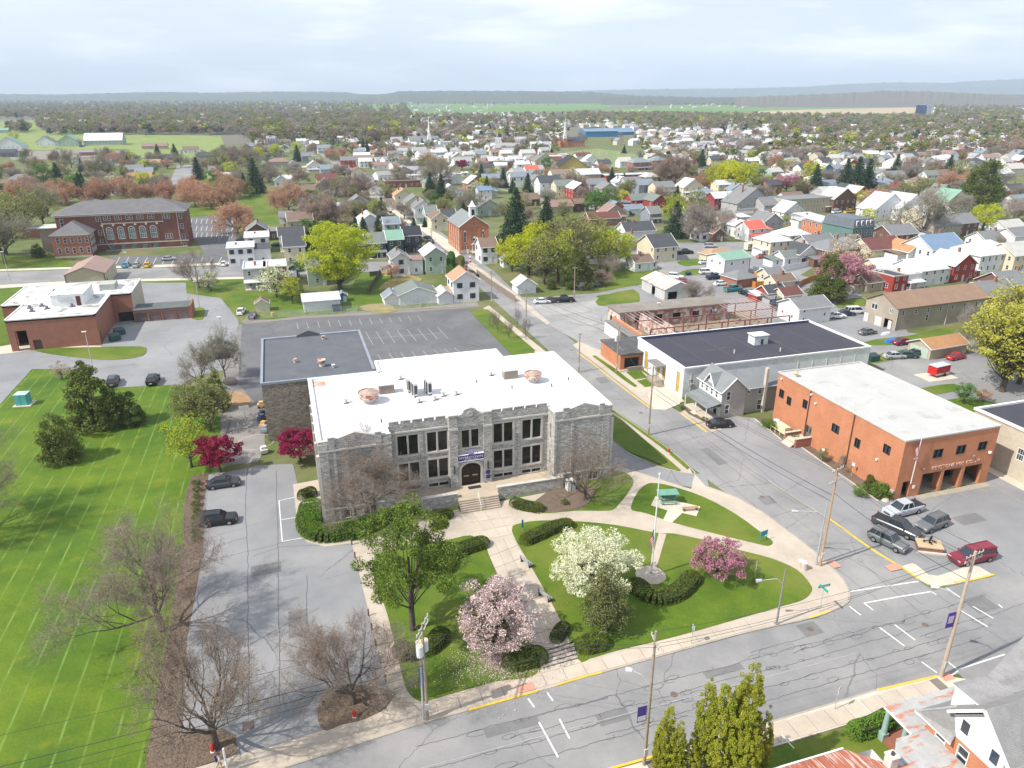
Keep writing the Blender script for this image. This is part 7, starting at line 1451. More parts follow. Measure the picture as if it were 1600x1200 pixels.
# ------------------------------------------------------------------ parked vehicles
# ang: 0 = nose to the right along the front road, 90 = nose away
for a in (('suv',342,818,-3,'black','black estate car at the left edge of the school side lot, nose to the right'),('sedan',350,760,0,'charcoal','dark open-topped convertible parked below the magenta crabapple'),
('pickup',(74.7,64.8),0,184,'pale','silver blue crew cab pickup nearest the fire station wall'),('pickup',(70.6,61.6),0,-68,'charcoal','dark grey pickup with black bed cover between two parked vehicles'),('suv',(67.3,59.4),0,-72,'grey','grey off-roader closest to the yellow kerb of the fire station lot'),
('suv',(75.6,60.9),0,190,'grey','dark grey off-roader parked alone right of the pickups'),('capped',(74.4,53.8),0,179,'maroon','maroon capped pickup with chrome bumper and blue beacon near the corner'),('sedan',1125,667,-6,'black','black saloon car beside the grey house porch'),
('suv',178,600,92,'charcoal','dark car on the left of the two backed onto the lawn edge'),('suv',240,598,86,'black','black sport utility car on the right of the two at the lawn edge'),
('sedan',343,540,10,'navy','dark blue saloon at the top of the three by the hedge trees'),('sedan',343,549,5,'pale','pale blue saloon in the middle of the three by the hedge trees'),('sedan',342,560,5,'navy','navy saloon at the bottom of the three by the hedge trees'),
('sedan',377,490,80,'white','white car on the grass by the cream shed'),('sedan',395,496,85,'navy','dark car on the grass by the cream shed'),('sedan',198,417,80,'skyblue','bright blue car in the high school front lot'),('sedan',214,417,85,'silver','silver car in the high school front lot'),
('sedan',231,417,85,'yellow','orange-yellow car in the high school front lot'),('sedan',264,407,5,'silver','pale car by the high school basement wall'),('sedan',350,415,85,'white','white car right of the bare tree near the high school'),('sedan',379,377,5,'navy','small navy car behind the white twin houses'),
('sedan',434,385,0,'black','black car behind the gabled grey-roofed houses'),('suv',737,432,-60,'black','black car turning at the side street junction'),('sedan',668,374,110,'black','dark car by the brick church side, farther one'),('sedan',671,380,110,'charcoal','dark car by the brick church side, nearer one'),
('sedan',847,474,-8,'white','white car first from the side street in the cracked yard'),('sedan',862,473,-8,'charcoal','dark car between the white car and the black pickup'),('pickup',881,472,-8,'black','black pickup on the alley by the cracked yard'),('suv',925,448,-15,'grey','grey car under the trees beside the white shed'),
('sedan',1102,412,5,'white','white car on the drive next to the oval grass'),('suv',1104,428,-5,'white','white sport utility car below the workshop'),('pickup',1117,436,5,'navy','dark blue pickup below the workshop'),('sedan',1127,446,0,'white','white saloon below the dark blue pickup'),('pickup',1145,455,8,'teal','turquoise pickup by the orange fence'),
('sedan',1164,461,95,'black','black car nose-on behind the orange fence'),('sedan',1177,460,95,'navy','navy car nose-on behind the orange fence'),('suv',1192,468,6,'yellow','yellow car in the car park'),('suv',1197,456,5,'white','white car at the end of the orange fence'),('pickup',1070,397,-5,'black','black pickup in the upper car park'),('suv',1110,387,-15,'silver','silver blue car in the upper car park'),
('sedan',1191,403,10,'rust','long rust red car beside the caravan'),('sedan',1307,497,-10,'white','white car left of the three behind the white garage'),('sedan',1321,493,-10,'navy','blue car in the middle behind the white garage'),('van',1335,490,-10,'white','white van-like car right of the three behind the white garage'),
('sedan',1355,522,5,'grey','grey saloon by the tan apartment building door'),('sedan',1410,538,2,'maroon','dark red car beside the blue tarp'),('sedan',1397,560,-12,'silver','silver saloon, left of three in a row'),('sedan',1416,559,-18,'green','dark green saloon, middle of three in a row'),('sedan',1434,556,-20,'charcoal','grey saloon, right of three in a row'),
('sedan',1493,561,8,'red','bright red car beside the low tan garage'),('sedan',1209,478,60,'navy','navy car at the end of the ruined factory'),('sedan',1215,483,60,'charcoal','dark car next to the white gabled garage'),('suv',995,334,0,'white','white car at the big red house'),('suv',984,337,0,'charcoal','dark car at the big red house'),('sedan',925,341,-10,'navy','blue car beside the bright green twin trees'),
('van',1307,333,5,'white','white van outside the cream hotel block'),('pickup',1327,333,5,'yellow','tan work truck outside the cream hotel block'),('sedan',555,285,-62,'black','black car on the far side street, upper'),('sedan',548,283,-62,'charcoal','dark car on the far side street kerb'),('sedan',565,297,-62,'navy','navy car on the far side street, lower'),
('sedan',70,231,10,'white','white car at the farm barns'),('sedan',90,233,10,'silver','silver car at the farm barns'),('van',128,230,5,'blue','blue van at the farm barns'),('van',961,267,5,'yellow','yellow school van behind the cemetery')):
 if isinstance(a[1],tuple):car(*a,xy=a[1])
 else:car(*a,far=a[2]<460)
OR_=['nearest','second','third','fourth','fifth','sixth','seventh','eighth','ninth','tenth']
random.seed(61)
for (u0,v0),(u1,v1),n,an,pl in (((640,362),(532,268),9,93,'along the right kerb of the far side street'),((1215,372),(1330,352),7,8,'along the downtown street by the hotel block'),((1050,432),(1085,452),3,-40,'beside the alley in the car park'),((1225,408),(1245,399),2,12,'behind the cream house with brown stairs'),((1020,262),(1085,258),4,5,'at the lot beyond the brick twin houses'),((1480,388),(1580,372),4,10,'on the lane behind the brown-roofed hall')):
 for i in range(n):
  f=(i+.5)/n;c=random.choice(['white','silver','black','navy','grey','maroon','white','charcoal']);k=random.choice(['sedan','suv','sedan','pickup'])
  car(k,u0+(u1-u0)*f,v0+(v1-v0)*f,an+random.uniform(-3,3),c,'%s %s %s, %s in the line'%(c,'pickup' if k=='pickup' else 'car',pl,OR_[i]),far=True)
def obj_t(name,label,cat,u,v,rz=0,z=0.0,group=None):x,y=P(u,v);return thing(name,label,cat,(x,y,z),R(rz),group)
t=obj_t('camper_trailer','cream camper trailer with pale roof in the upper car park','caravan',1176,391,5,.05);bx('body',-3.2,-1.1,.5,3.2,1.1,2.7,mat('camper_cream',(.68,.64,.48)),t);bx('awning_stripe',-3.25,-1.15,1.3,3.25,-1.105,1.5,mat('camper_brown',(.3,.2,.12)),t);bx('window',-2,-1.14,1.6,-.8,-1.11,2.2,glass(),t)
for x in (-.6,.6):m=MB();m.tube((x,-1.15,.35),(x,-.9,.35),.35,.35,12,0,True);m.build('wheel',mat('tyre',0),t)
t=obj_t('cargo_trailer','red enclosed cargo trailer on a concrete pad','trailer',1465,587,8,.1);bx('body',-2.0,-.95,.5,2.0,.95,2.2,mat('trailer_red',(.50,.02,.02),rough=.4),t);bx('roof',-2.05,-1.0,2.2,2.05,1.0,2.3,mat('trailer_roof',(.5,.52,.55)),t);bx('skirt',-2.02,-.98,.45,2.02,-.955,.8,mat('trailer_grey',(.6,.6,.6)),t)
m=MB();m.tube((.5,-1.1,.38),(.5,-.85,.38),.36,.36,12,0,True);m.build('wheel',mat('tyre',0),t);structure('pad',[(P(1465,590)[0]-3.4,P(1465,590)[1]-1.6),(P(1465,590)[0]+3.6,P(1465,590)[1]-1.6),(P(1465,590)[0]+3.6,P(1465,590)[1]+2.6),(P(1465,590)[0]-3.4,P(1465,590)[1]+2.6)],.1,CONC2,0)
def dumpster(u,v,rz,c,label,s=1.0):
 t=obj_t('dumpster',label,'dumpster',u,v,rz,.08);m=MB();m.prism([(-1.1*s,-.8*s),(1.1*s,-.8*s),(1.0*s,.8*s),(-1.0*s,.8*s)],.1,1.2*s);m.build('bin',mat('bin_'+c,{'green':(.02,.09,.07),'red':(.5,.02,.02),'navy':(.02,.05,.12),'teal':(.03,.2,.2)}[c],rough=.5),t);m=MB();m.face([(-1.15*s,-.85*s,1.2*s),(1.15*s,-.85*s,1.2*s),(1.1*s,.85*s,1.5*s),(-1.1*s,.85*s,1.5*s)]);m.build('lid',mat('lid_dark',(.03,.05,.05),rough=.4),t)
for a in ((180,532,30,'green','dark green dumpster nearer the viewer beside the municipal building'),(187,523,30,'green','dark green dumpster behind its twin beside the municipal building'),(1363,564,0,'green','green dumpster by the dark warehouse roof corner'),(1098,400,5,'red','red dumpster in the upper car park'),(527,486,0,'navy','navy skip beside the long white garage'),(1075,430,5,'navy','dark skip on the grass oval of the car park',.7)):dumpster(*a)
t=obj_t('utility_cabinet','turquoise utility cabinet standing on a small concrete pad in the lawn','utility box',38,632,-8,.03);bx('pad',-1.4,-1.3,0,1.6,1.3,.15,CONC2,t);bx('cabinet',-1.0,-.9,.15,1.0,.9,2.1,mat('cabinet_turquoise',(.10,.38,.38)),t);bx('cabinet_top',-1.05,-.95,2.1,1.05,.95,2.2,mat('cabinet_pale',(.40,.60,.58)),t)
for i,x in enumerate((-.5,.5)):bx('cabinet_door',x-.45,-.94,.25,x+.45,-.903,1.95,mat('cabinet_turquoise',0),t)
for u,v,lb in ((1416,612,'left of two black wheeled bins by the red trailer'),(1426,613,'right of two black wheeled bins by the red trailer'),(1463,636,'black wheeled bin beside the round green shrub'),(1492,652,'dark bin at the corner of the beige hall'),(1497,653,'outer dark bin at the corner of the beige hall'),(694,474,'blue wheeled bin in front of the small white garage')):
 t=obj_t('wheeled_bin',lb,'bin',u,v,10,.05);m=MB();m.prism([(-.3,-.3),(.3,-.3),(.3,.3),(-.3,.3)],.05,1.0);m.box(-.34,-.36,1.0,.34,.36,1.1);m.build('bin_body',mat('bin_blue',(.03,.08,.35)) if 'blue' in lb else mat('bin_black',(.02,.025,.025)),t);m=MB();m.tube((-.3,.3,.12),(.3,.3,.12),.12,.12,8,0,True);m.build('wheel',mat('tyre',0),t)
t=obj_t('fire_bell_monument','low brick monument block with tan top and black sculpture in the fire station lot','monument',1450,858,-24,.07)
MB().prism([(-1.5,-.8),(1.2,-1.1),(1.5,.75),(-1.2,1.0)],0,.65).build('plinth',mat('brick_plum',(.26,.12,.10),kind='brick',scale=1),t);MB().prism([(-1.6,-.88),(1.28,-1.18),(1.58,.82),(-1.28,1.08)],.65,.8).build('cap',mat('cap_tan',(.50,.38,.24),(.42,.32,.2),1),t);MB().prism([(-1.8,-1.15),(1.5,-1.45),(1.75,-1.12),(-1.55,-.84)],0,.2).build('base',CONC2,t)
m=MB();m.tube((0,0,.8),(0,0,1.35),.1,.08,7);m.tube((0,0,1.3),(-.7,.1,1.0),.08);m.tube((0,0,1.3),(.7,-.1,1.05),.08);m.tube((0,.2,1.0),(0,-.5,1.05),.09);m.tube((0,0,1.45),(.1,0,1.8),.16,.1,8,0,True);m.tube((-.7,.1,1.0),(-.5,.4,.97),.08);m.build('sculpture',mat('bronze_black',(.012,.014,.016),rough=.35),t)
# ------------------------------------------------------------------ poles and wires
PW=mat('pole_wood',(.33,.27,.21),(.25,.20,.16),2);PW2=mat('pole_wood_tan',(.45,.30,.18),(.36,.24,.15),2);GALV=mat('galvanised',(.52,.54,.55),metal=.3,rough=.5)
WIRE=mat('wire_dark',(.03,.03,.033));TOPS={}
def pole(key,u,v,h,label,arms=((0.5,1.2,0),),wood=None,lean=(0,0),lamp=None,xy=None,pots=0,r=.16):
 x,y=xy or P(u,v);t=thing('utility_pole',label,'utility pole',(x,y,.1),0);m=MB();tp=(lean[0],lean[1],h);m.tube((0,0,-.1),tp,r,r*.62,9,0,True);m.build('pole',wood or PW,t)
 q=[]
 for dz,ln,an in arms:
  c,s_=math.cos(R(an)),math.sin(R(an));k=(h-dz)/h;cx,cy=lean[0]*k,lean[1]*k
  m=MB();m.tube((cx-c*ln,cy-s_*ln,h-dz),(cx+c*ln,cy+s_*ln,h-dz),.06,.06,4);a=m.build('crossarm',mat('crossarm_grey',(.45,.43,.40)),t)
  for f in (-.92,-.5,.5,.92):m=MB();px_=(cx+c*ln*f,cy+s_*ln*f);m.tube((*px_,h-dz),(*px_,h-dz+.22),.05,.06,6,0,True);m.build('insulator',mat('insulator',(.5,.5,.48)),a);q.append((x+px_[0],y+px_[1],h-dz+.3))
 for i in range(pots):
  a=1.1+i*1.3;cx,cy=math.cos(a)*.42+lean[0]*.8,math.sin(a)*.42+lean[1]*.8;m=MB();m.tube((cx,cy,h-3.2),(cx,cy,h-2.1),.3,.3,12,0,True);m.tube((cx,cy,h-2.1),(cx,cy,h-2.03),.22,.2,12,1,True);m.build('transformer',[mat('transformer_grey',(.62,.65,.68)),mat('transformer_lid',(.70,.50,.30))],t)
 if lamp:
  dx,dy,hz=lamp;m=MB();m.path([(0,0,hz),(dx*.5,dy*.5,hz+.9),(dx,dy,hz+1.1)],.05);m.build('lamp_arm',GALV,t);m=MB();m.tube((dx*.95,dy*.95,hz+1.12),(dx*1.25,dy*1.25,hz+1.05),.14,.2,8,0,True);m.build('lamp_head',mat('lamp_white',0),t)
 m=MB();m.box(-.16,-.22,1.2,.16,-.12,1.9);m.build('pole_tag',mat('tag_grey',(.55,.55,.55)),t)
 TOPS[key]=(q,(x+tp[0],y+tp[1],h));return t
t=pole('a',668,1125,10.6,'utility pole with three grey transformers beside the blue banner sign',((.3,1.5,60),(.9,1.5,60)),pots=3)
m=MB();m.tube((-.35,.1,0),(-.3,.1,6.6),.09,.09,6);m.build('conduit',GALV,t)
t=pole('b',1006,1196,13.8,'weathered utility pole with street lamp and purple banner near the arborvitaes',((1.0,.9,80),),lamp=(-1.3,1.0,8.4));
bn=bx('banner',-1.0,-.02,4.9,-.2,.02,6.5,mat('banner_purple',(.10,.06,.30)),t);bx('banner_field',-.95,-.03,5.0,-.25,-.021,5.5,mat('banner_white',(.75,.74,.8)),bn)
t=pole('c',1470,1058,14.2,'wooden utility pole with street lamp and banner on the far corner sidewalk',((.4,1.3,10),(.9,1.3,10)),lamp=(-1.6,1.4,8.6),wood=mat('pole_pale',(.46,.38,.30),(.38,.31,.25),2),r=.2)
bn=bx('banner',-1.2,-.02,6.0,-.3,.02,7.7,mat('banner_purple',0),t);bx('banner_field',-1.05,-.03,6.5,-.45,-.021,7.3,mat('banner_pink',(.6,.5,.65)),bn)
pole('d',1281,885,13.0,'orange-brown utility pole on the pointed corner by the litter bins',((.2,1.2,20),(1.6,1.4,20)),wood=PW2,lamp=None,pots=0)
pole('e',1013,680,12.0,'utility pole on the verge across from the grey house',((.3,1.1,0),(1.6,1.1,0)));pole('f',904,582,8.2,'grey utility pole behind the school roof by the side street',((.3,.5,0),));pole('g',963,583,9.8,'utility pole with white transformers in front of the brick office',((.6,.8,0),),pots=2)
pole('h',822,508,9,'utility pole on the grass verge near the school back lot',((.5,.8,0),));pole('i',697,438,9,'utility pole at the corner by the white-roofed green house',((.4,.8,0),));pole('j',768,478,9.5,'utility pole beside the white tan-roofed house',((.4,.8,0),));pole('k',897,465,8.5,'slim pole by the alley and white shed',((.4,.6,0),))
pole('l',675,396,9,'utility pole at the brick church corner',((.4,.9,0),));pole('m',1336,318,9.5,'utility pole behind the cream hotel block',((.4,.9,0),));pole('n',1134,331,9,'utility pole by the crimson house',((.4,.9,0),));pole('o',1430,380,11,'utility pole beside the dark brick gabled house',((.5,.9,0),));pole('p',1532,362,9,'leaning pale pole by the weeping yellow tree',((.4,.5,0),),lean=(.8,0));pole('q',1162,330,9,'tan pole near the big grey gabled building',((.4,.7,0),));pole('r',1309,380,9,'pole in front of the orange brick white-roofed house',((.4,.7,0),))
def wire(a,b,sag=.5,r=.017,name='overhead_wire',par=None):
 a=Vector(a);b=Vector(b);n=14;pts=[tuple(a.lerp(b,i/n)-Vector((0,0,sag*4*(i/n)*(1-i/n)))) for i in range(n+1)];return MB().path(pts,r,3).build(name,WIRE,par)
def span(k1,k2,idx=(0,1,3),sag=.7,label=None,extra=()):
 t=thing('overhead_wires',label,'wires',(0,0,0))
 for i in idx:wire(TOPS[k1][0][i%len(TOPS[k1][0])],TOPS[k2][0][i%len(TOPS[k2][0])],sag,par=t,name='wire')
 for dz,r_ in extra:a,b=TOPS[k1][1],TOPS[k2][1];wire((a[0],a[1],a[2]-dz),(b[0],b[1],b[2]-dz),sag*.8,r_,'cable',t)
span('a','b',(0,1,3),.6,'wires from the transformer pole across the road to the banner pole');span('b','c',(0,1,3),.9,'wires along the near sidewalk between the two lamp poles');span('c','d',(0,1,3),.6,'wires crossing the junction to the orange-brown pole',((3,.03),))
span('d','e',(0,1,3),.8,'wires along the side street from the corner to the grey house pole',((3.4,.035),(4.2,.03)));span('e','g',(0,1,3),.5,'wires from the grey house pole to the brick office pole',((3,.03),));span('g','h',(0,1,3),.6,'wires over the cracked yard beside the side street',((2,.025),));span('h','j',(0,1),.5,'wires along the side street above the school back lot');span('j','i',(0,1),.4,'wires beside the white tan-roofed house');span('i','l',(0,1),.3,'wires over the crossing by the brick church')
TOPS['z']=([(-60,47.5,10.3)]*4,(-60,47.5,10));span('z','a',(0,),.8,'cables leaving the transformer pole to the left over the tree bed',((3.4,.035),(4.4,.03),(5.2,.02)))
# curved-arm lamps
def arm_lamp(u,v,h,label,dx,dy,m_=None):
 x,y=P(u,v);t=thing('street_lamp',label,'street lamp',(x,y,.1));m=MB();m.tube((0,0,0),(0,0,h),.11,.07,8);m.box(-.2,-.2,0,.2,.2,.15);m.build('post',m_ or mat('post_dark',(.06,.065,.07)),t);m=MB();m.path([(0,0,h*.72),(dx*.3,dy*.3,h*.82),(dx,dy,h*.8)],.045);m.build('arm',mat('post_dark',0),t);m=MB();m.tube((dx,dy,h*.8),(dx*1.25,dy*1.25,h*.79),.15,.2,8,0,True);m.build('lamp_head',GALV,t)
arm_lamp(1213,976,7.0,'dark street lamp with curved arm on the front sidewalk',-2.2,.6,mat('post_grey',(.25,.25,.25)));arm_lamp(1275,882,8.6,'dark street lamp with curved arm leaning over the side street',-2.6,1.4)
for u,v,h,lb in ((312,481,7,'pale parking lot lamp by the garage row island'),(146,578,8,'pale lamp post between lawn and municipal drive'),(353,560,9,'pale lamp post beside the three cars near the hedge'),(203,430,7,'lamp post in front of the high school lot'),(16,441,9,'lamp post on the left roadside verge'),(343,378,8,'lamp post in the far high school car park'),(1028,505,5,'lamp post beside the ruined factory front')):
 x,y=P(u,v);t=thing('lamp_post',lb,'lamp post',(x,y,.05));m=MB();m.tube((0,0,0),(0,0,h),.1,.07,8);m.build('post',GALV,t);m=MB();m.box(-.6,-.15,h,.25,.15,h+.15);m.build('lamp_head',mat('lamp_white',0),t)
# flagpole with the flag hanging
x,y=36.3,62.4;t=thing('flagpole','tall white flagpole with hanging flag in the round bed of the lawn','flagpole',(x,y,.18));m=MB();m.tube((0,0,0),(0,0,13.2),.12,.05,10);m.tube((0,0,0),(0,0,.35),.3,.22,12);m.tube((0,0,13.2),(0,0,13.4),.1,.1,8,0,True);m.build('pole',mat('pole_white',(.72,.74,.76)),t)
def flag(t,h,s=1.0):
 R1,R2,BL=mat('flag_red',(.50,.03,.04)),mat('flag_white',(.75,.75,.76)),mat('flag_blue',(.03,.05,.22));m=MB();n=10;k=13
 def q(i,j):f=i/n;a=.42*math.sin(f*9+j*.12);return (-.08-f*.42*s+.03*j*f*s-.0,a*.22*s,h-j*.115*s*1.0-f*1.35*s)
 for i in range(n):
  for j in range(k):m.face([q(i,j),q(i+1,j),q(i+1,j+1),q(i,j+1)],2 if (j<7 and i<4) else (0 if j%2==0 else 1))
 m.build('flag',[R1,R2,BL],t)
flag(t,6.3,1.15)
t=thing('flagpole','short leaning flagpole with striped flag on the fire station front wall','flagpole',(78.3,67.98,2.4));MB().tube((0,-.3,0),(.1,-.35,8.4),.07,.04,8).build('pole',mat('pole_white',0),t)
o=thing('hanging_flag','striped flag hanging from the fire station pole','flag',(78.7,66.98,2.4)) if False else None
flag(t,6.6,1.1)
for o in t.children:
 if o.name.startswith('flag'):o.location=(-.02,-.36,0)
# benches, picnic table, bins, signs, hydrants
def bench(u,v,rz,label,c=(.33,.34,.35),back=True,nm='bench',z=.12,L_=1.9):
 t=obj_t(nm,label,'bench',u,v,rz,z);mm=mat('bench_'+label[:4].strip(),c)
 for i in range(3):bx('seat_slat',-L_/2,-.25+i*.17,.43,L_/2,-.11+i*.17,.47,mm,t)
 if back:
  for i in range(2):bx('back_slat',-L_/2,.27,.58+i*.2,L_/2,.31,.72+i*.2,mm,t)
 for x in (-L_/2+.2,L_/2-.2):m=MB();m.box(x-.04,-.25,0,x+.04,.3,.43);(m.box(x-.04,.26,.43,x+.04,.34,.95) if back else None);m.build('leg',mat('bench_leg',(.1,.1,.1)),t)
bench(823,883,110,'grey slatted bench on the walk edge, farther from the street');bench(852,936,112,'grey slatted bench on the walk edge, nearer the street')
t=obj_t('picnic_table','green roofed picnic bench on the paved pad in the upper lawn','picnic table',1042,786,-12,.18);GRN=mat('bench_green',(.16,.34,.25));
for i in range(4):bx('table_slat',-1.2,-.42+i*.22,.95 if False else .76,1.2,-.24+i*.22,.81,GRN,t)
for y0 in (-.95,.7):bx('seat',-1.2,y0,.42,1.2,y0+.26,.47,GRN,t)
for x in (-.9,.9):m=MB();m.tube((x,-.8,0),(x,-.1,.76),.05);m.tube((x,.8,0),(x,.1,.76),.05);m.box(x-.04,-.9,.36,x+.04,.9,.42);m.build('leg',GRN,t)
bx('canopy',-1.4,-.8,1.5,1.4,.8,1.56,GRN,t);[bx('canopy_post',x,0,.8,x+.06,.06,1.5,GRN,t) for x in (-1.1,1.05)]
bench(1078,799,-10,'tan wooden bench without back on the paved pad',(.45,.26,.13),False,L_=2.2,z=.18)
def bin_(u,v,label):t=obj_t('litter_bin',label,'bin',u,v,0,.1);m=MB();m.tube((0,0,0),(0,0,1.0),.33,.33,14);m.build('drum',mat('bin_buff',(.58,.50,.44)),t);m=MB();m.tube((0,0,1.0),(0,0,1.12),.36,.2,14,0,True);m.build('lid',mat('bin_lid',(.72,.72,.72)),t)
bin_(1250,888,'round buff litter bin on the left at the pointed corner');bin_(1255.5,891,'round buff litter bin on the right at the pointed corner')
def sign(u,v,h,w_,hh,c,label,z=.12,rz=0,posts=1,pc=None,txt=None,pole_m=None):
 t=obj_t('sign',label,'sign',u,v,rz,z);xs=(0,) if posts==1 else (-w_/2,w_/2);[MB().tube((x,0,0),(x,0,h),.035 if posts==1 else .05,n=6).build('post',pole_m or GALV,t) for x in xs];b=bx('panel',-w_/2,-.06,h-hh,w_/2,-.04,h,c,t)
 if txt:text(txt[0],'lettering',txt[2],b,txt[1],(0,-.065,h-hh*.72))
 return t
SBL=mat('sign_blue',(.03,.14,.34));STL=mat('sign_teal',(.05,.28,.36))
t=sign(661,1094,3.6,.5,2.2,SBL,'tall narrow blue banner sign behind the transformer pole',rz=-25,pole_m=GALV)
sign(816,830,1.6,.3,1.2,STL,'slim blue marker sign on the lawn left of the white tree',rz=20);sign(804,788,1.2,.35,.4,SBL,'small blue sign at the terrace wall by the clipped shrub');sign(592,888,1.9,.3,1.2,SBL,'slim blue and white sign at the corner of the side lot lawn')
sign(1192,846,1.5,1.1,.7,STL,'blue two-post notice sign at the tip of the upper lawn',posts=2,rz=10,pole_m=STL)
sign(1080,1008,2.4,.45,.6,mat('sign_grey',(.4,.42,.42)),'small grey parking sign on the front sidewalk',rz=90);t=sign(1304,1110,2.6,.5,.7,mat('sign_white',(.78,.76,.76)),'white and red no parking sign on the near sidewalk',rz=35);bx('red_band',-.25,-.075,2.35,.25,-.062,2.6,mat('sign_red',(.5,.03,.05)),t)
t=obj_t('street_name_sign','green crossed street name signs at the rounded corner','sign',1280,957,0,.12);MB().tube((0,0,0),(0,0,3.2),.04).build('post',GALV,t);b=bx('name_plate',-.75,-.02,3.2,.75,.02,3.5,mat('sign_green',(.02,.36,.28)),t);text('RAILROAD','lettering',LET,b,.24,(0,-.025,3.26),ext=.002);o=ob('name_plate',MB().box(-.6,-.02,3.52,.6,.02,3.8).mesh('name_plate',mat('sign_green',0)),t,rz=R(85)) if False else bx('name_plate',-.02,-.65,2.88,.02,.65,3.18,mat('sign_green',0),t)
bx('corner_plate',-.0,0,0,.01,.01,.01,GALV,t) if False else None
t=obj_t('corner_bollard','thin dark post with a small shrub inside the lawn','post',1178,912,0,.15);MB().tube((0,0,0),(0,0,3.0),.05).build('post',mat('post_dark',0),t);MB().tube((0,0,0),(0,0,1.6),.22,.08,7).build('young_shrub',M_['olive'],t)
def hydrant(u,v,label):t=obj_t('fire_hydrant',label,'fire hydrant',u,v,0,.12);m=MB();m.tube((0,0,0),(0,0,.65),.14,.12,10);m.tube((0,0,.65),(0,0,.82),.16,.05,10,0,True);m.tube((-.22,0,.45),(.22,0,.45),.07,n=7,cap=True);m.tube((0,-.2,.42),(0,0,.42),.08,n=7,cap=True);m.build('hydrant_body',mat('hydrant_red',(.50,.03,.02)),t);m=MB();m.tube((0,0,0),(0,0,.06),.2,.2,10,0,True);m.build('flange',mat('lamp_white',0),t)
hydrant(1045,709,'red fire hydrant on the verge of the side street');hydrant(554,1122,'red and white fire hydrant in the round mulch bed');hydrant(333,1176,'red fire hydrant in the mulch at the lower left')
t=obj_t('mailbox','black mailbox by the fire station front corner','mailbox',1391,780,0,.1);m=MB();m.tube((0,0,0),(0,0,1.0),.05);m.box(-.15,-.3,1.0,.15,.3,1.35);m.build('box',mat('post_dark',0),t);t=obj_t('boulder','pale round boulder beside the black mailbox','rock',1383,783,0,.1);m=MB();m.tube((0,0,0),(0,0,.35),.55,.35,9,0,True);m.build('stone',mat('boulder',(.55,.47,.40)),t)
for u,v,lb in ((1330,745,'white sign on a yellow post left of the fire station shrubs'),(1283,722,'round white sign on a yellow post by the brick porch')):sign(u,v,2.2,.4,.5,mat('sign_white',0),lb,rz=-60,pole_m=mat('post_yellow',(.6,.48,.15)))
for i,(u,v) in enumerate(((550,852),(555,873),(560,893),(576,963),(581,985),(587,1010),(595,1037),(603,1066))):t=obj_t('bollard','short brown bollard along the edge of the side lot, %s from the building'%('first','second','third','fourth','fifth','sixth','seventh','eighth')[i],'bollard',u,v,0,.1,'bollards along the side lot');MB().tube((0,0,0),(0,0,.85),.09,.09,7,0,True).build('post',mat('bollard_brown',(.15,.08,.05)),t)
for u,v,lb in ((700,430,'lower'),):t=obj_t('marker_post','red and white striped marker post at the street crossing','post',735,410,0,.1);[MB().tube((0,0,i*.5),(0,0,i*.5+.5),.28,.28,8,0,True).build('band',mat('sign_red',0) if i%2==0 else mat('sign_white',0),t) for i in range(4)]
t=obj_t('propane_barrel','yellow barrel with white top on the grass by the carport','barrel',426,494,0,.05);MB().tube((0,0,0),(0,0,.9),.4,.4,10,0,True).build('drum',mat('drum_orange',(.75,.35,.02)),t)
t=obj_t('basketball_hoop','basketball hoop on a pole in the playground','basketball hoop',385,664,0,.05);MB().tube((0,0,0),(0,0,3.0),.06).build('post',GALV,t);bx('backboard',-.8,-.3,2.8,.8,-.25,3.6,mat('sign_white',0),t)
random.seed(5)
for i,(u,v,c,lb) in enumerate(((409,637,(.6,.42,.2),'tan'),(411,651,(.05,.05,.07),'black'),(410,657,(.1,.12,.2),'dark blue'),(413,668,(.55,.35,.15),'orange'),(414,675,(.3,.36,.42),'grey-blue'),(413,708,(.65,.62,.58),'white'))):
 t=obj_t('play_equipment','%s ride-on toy pile beside the stone side wall of the school'%lb,'toy',u,v,20*i,.06);m=MB();m.box(-.7,-.5,.15,.7,.5,.75);m.box(-.4,-.4,.75,.3,.4,1.15);m.build('body',mat('toy_'+lb.replace(' ',''),c),t);m=MB();[m.tube((x,-.55,.2),(x,.55,.2),.2,.2,8,0,True) for x in (-.45,.45)];m.build('wheels',mat('tyre',0),t)
for u,v,r_ in ((396,659,2.6),(400,691,2.8)):
 x,y=P(u,v);pts=[(x+r_*math.cos(a*.2618),y+r_*math.sin(a*.2618)) for a in range(25)];strip('play_circle',pts,.12,None,.066,mat('play_line',(.5,.42,.38)))
structure('rust_stain',smooth(px('354,614 375,612 392,624 385,634 362,632 354,625'),2),.064,mat('rusty_ground',(.42,.26,.13),(.3,.2,.12),.6,kind='concrete'));structure('dark_stain',smooth(px('350,592 368,590 372,600 360,604 349,600'),2),.066,mat('dark_ground',(.10,.09,.08),(.07,.06,.06),1))
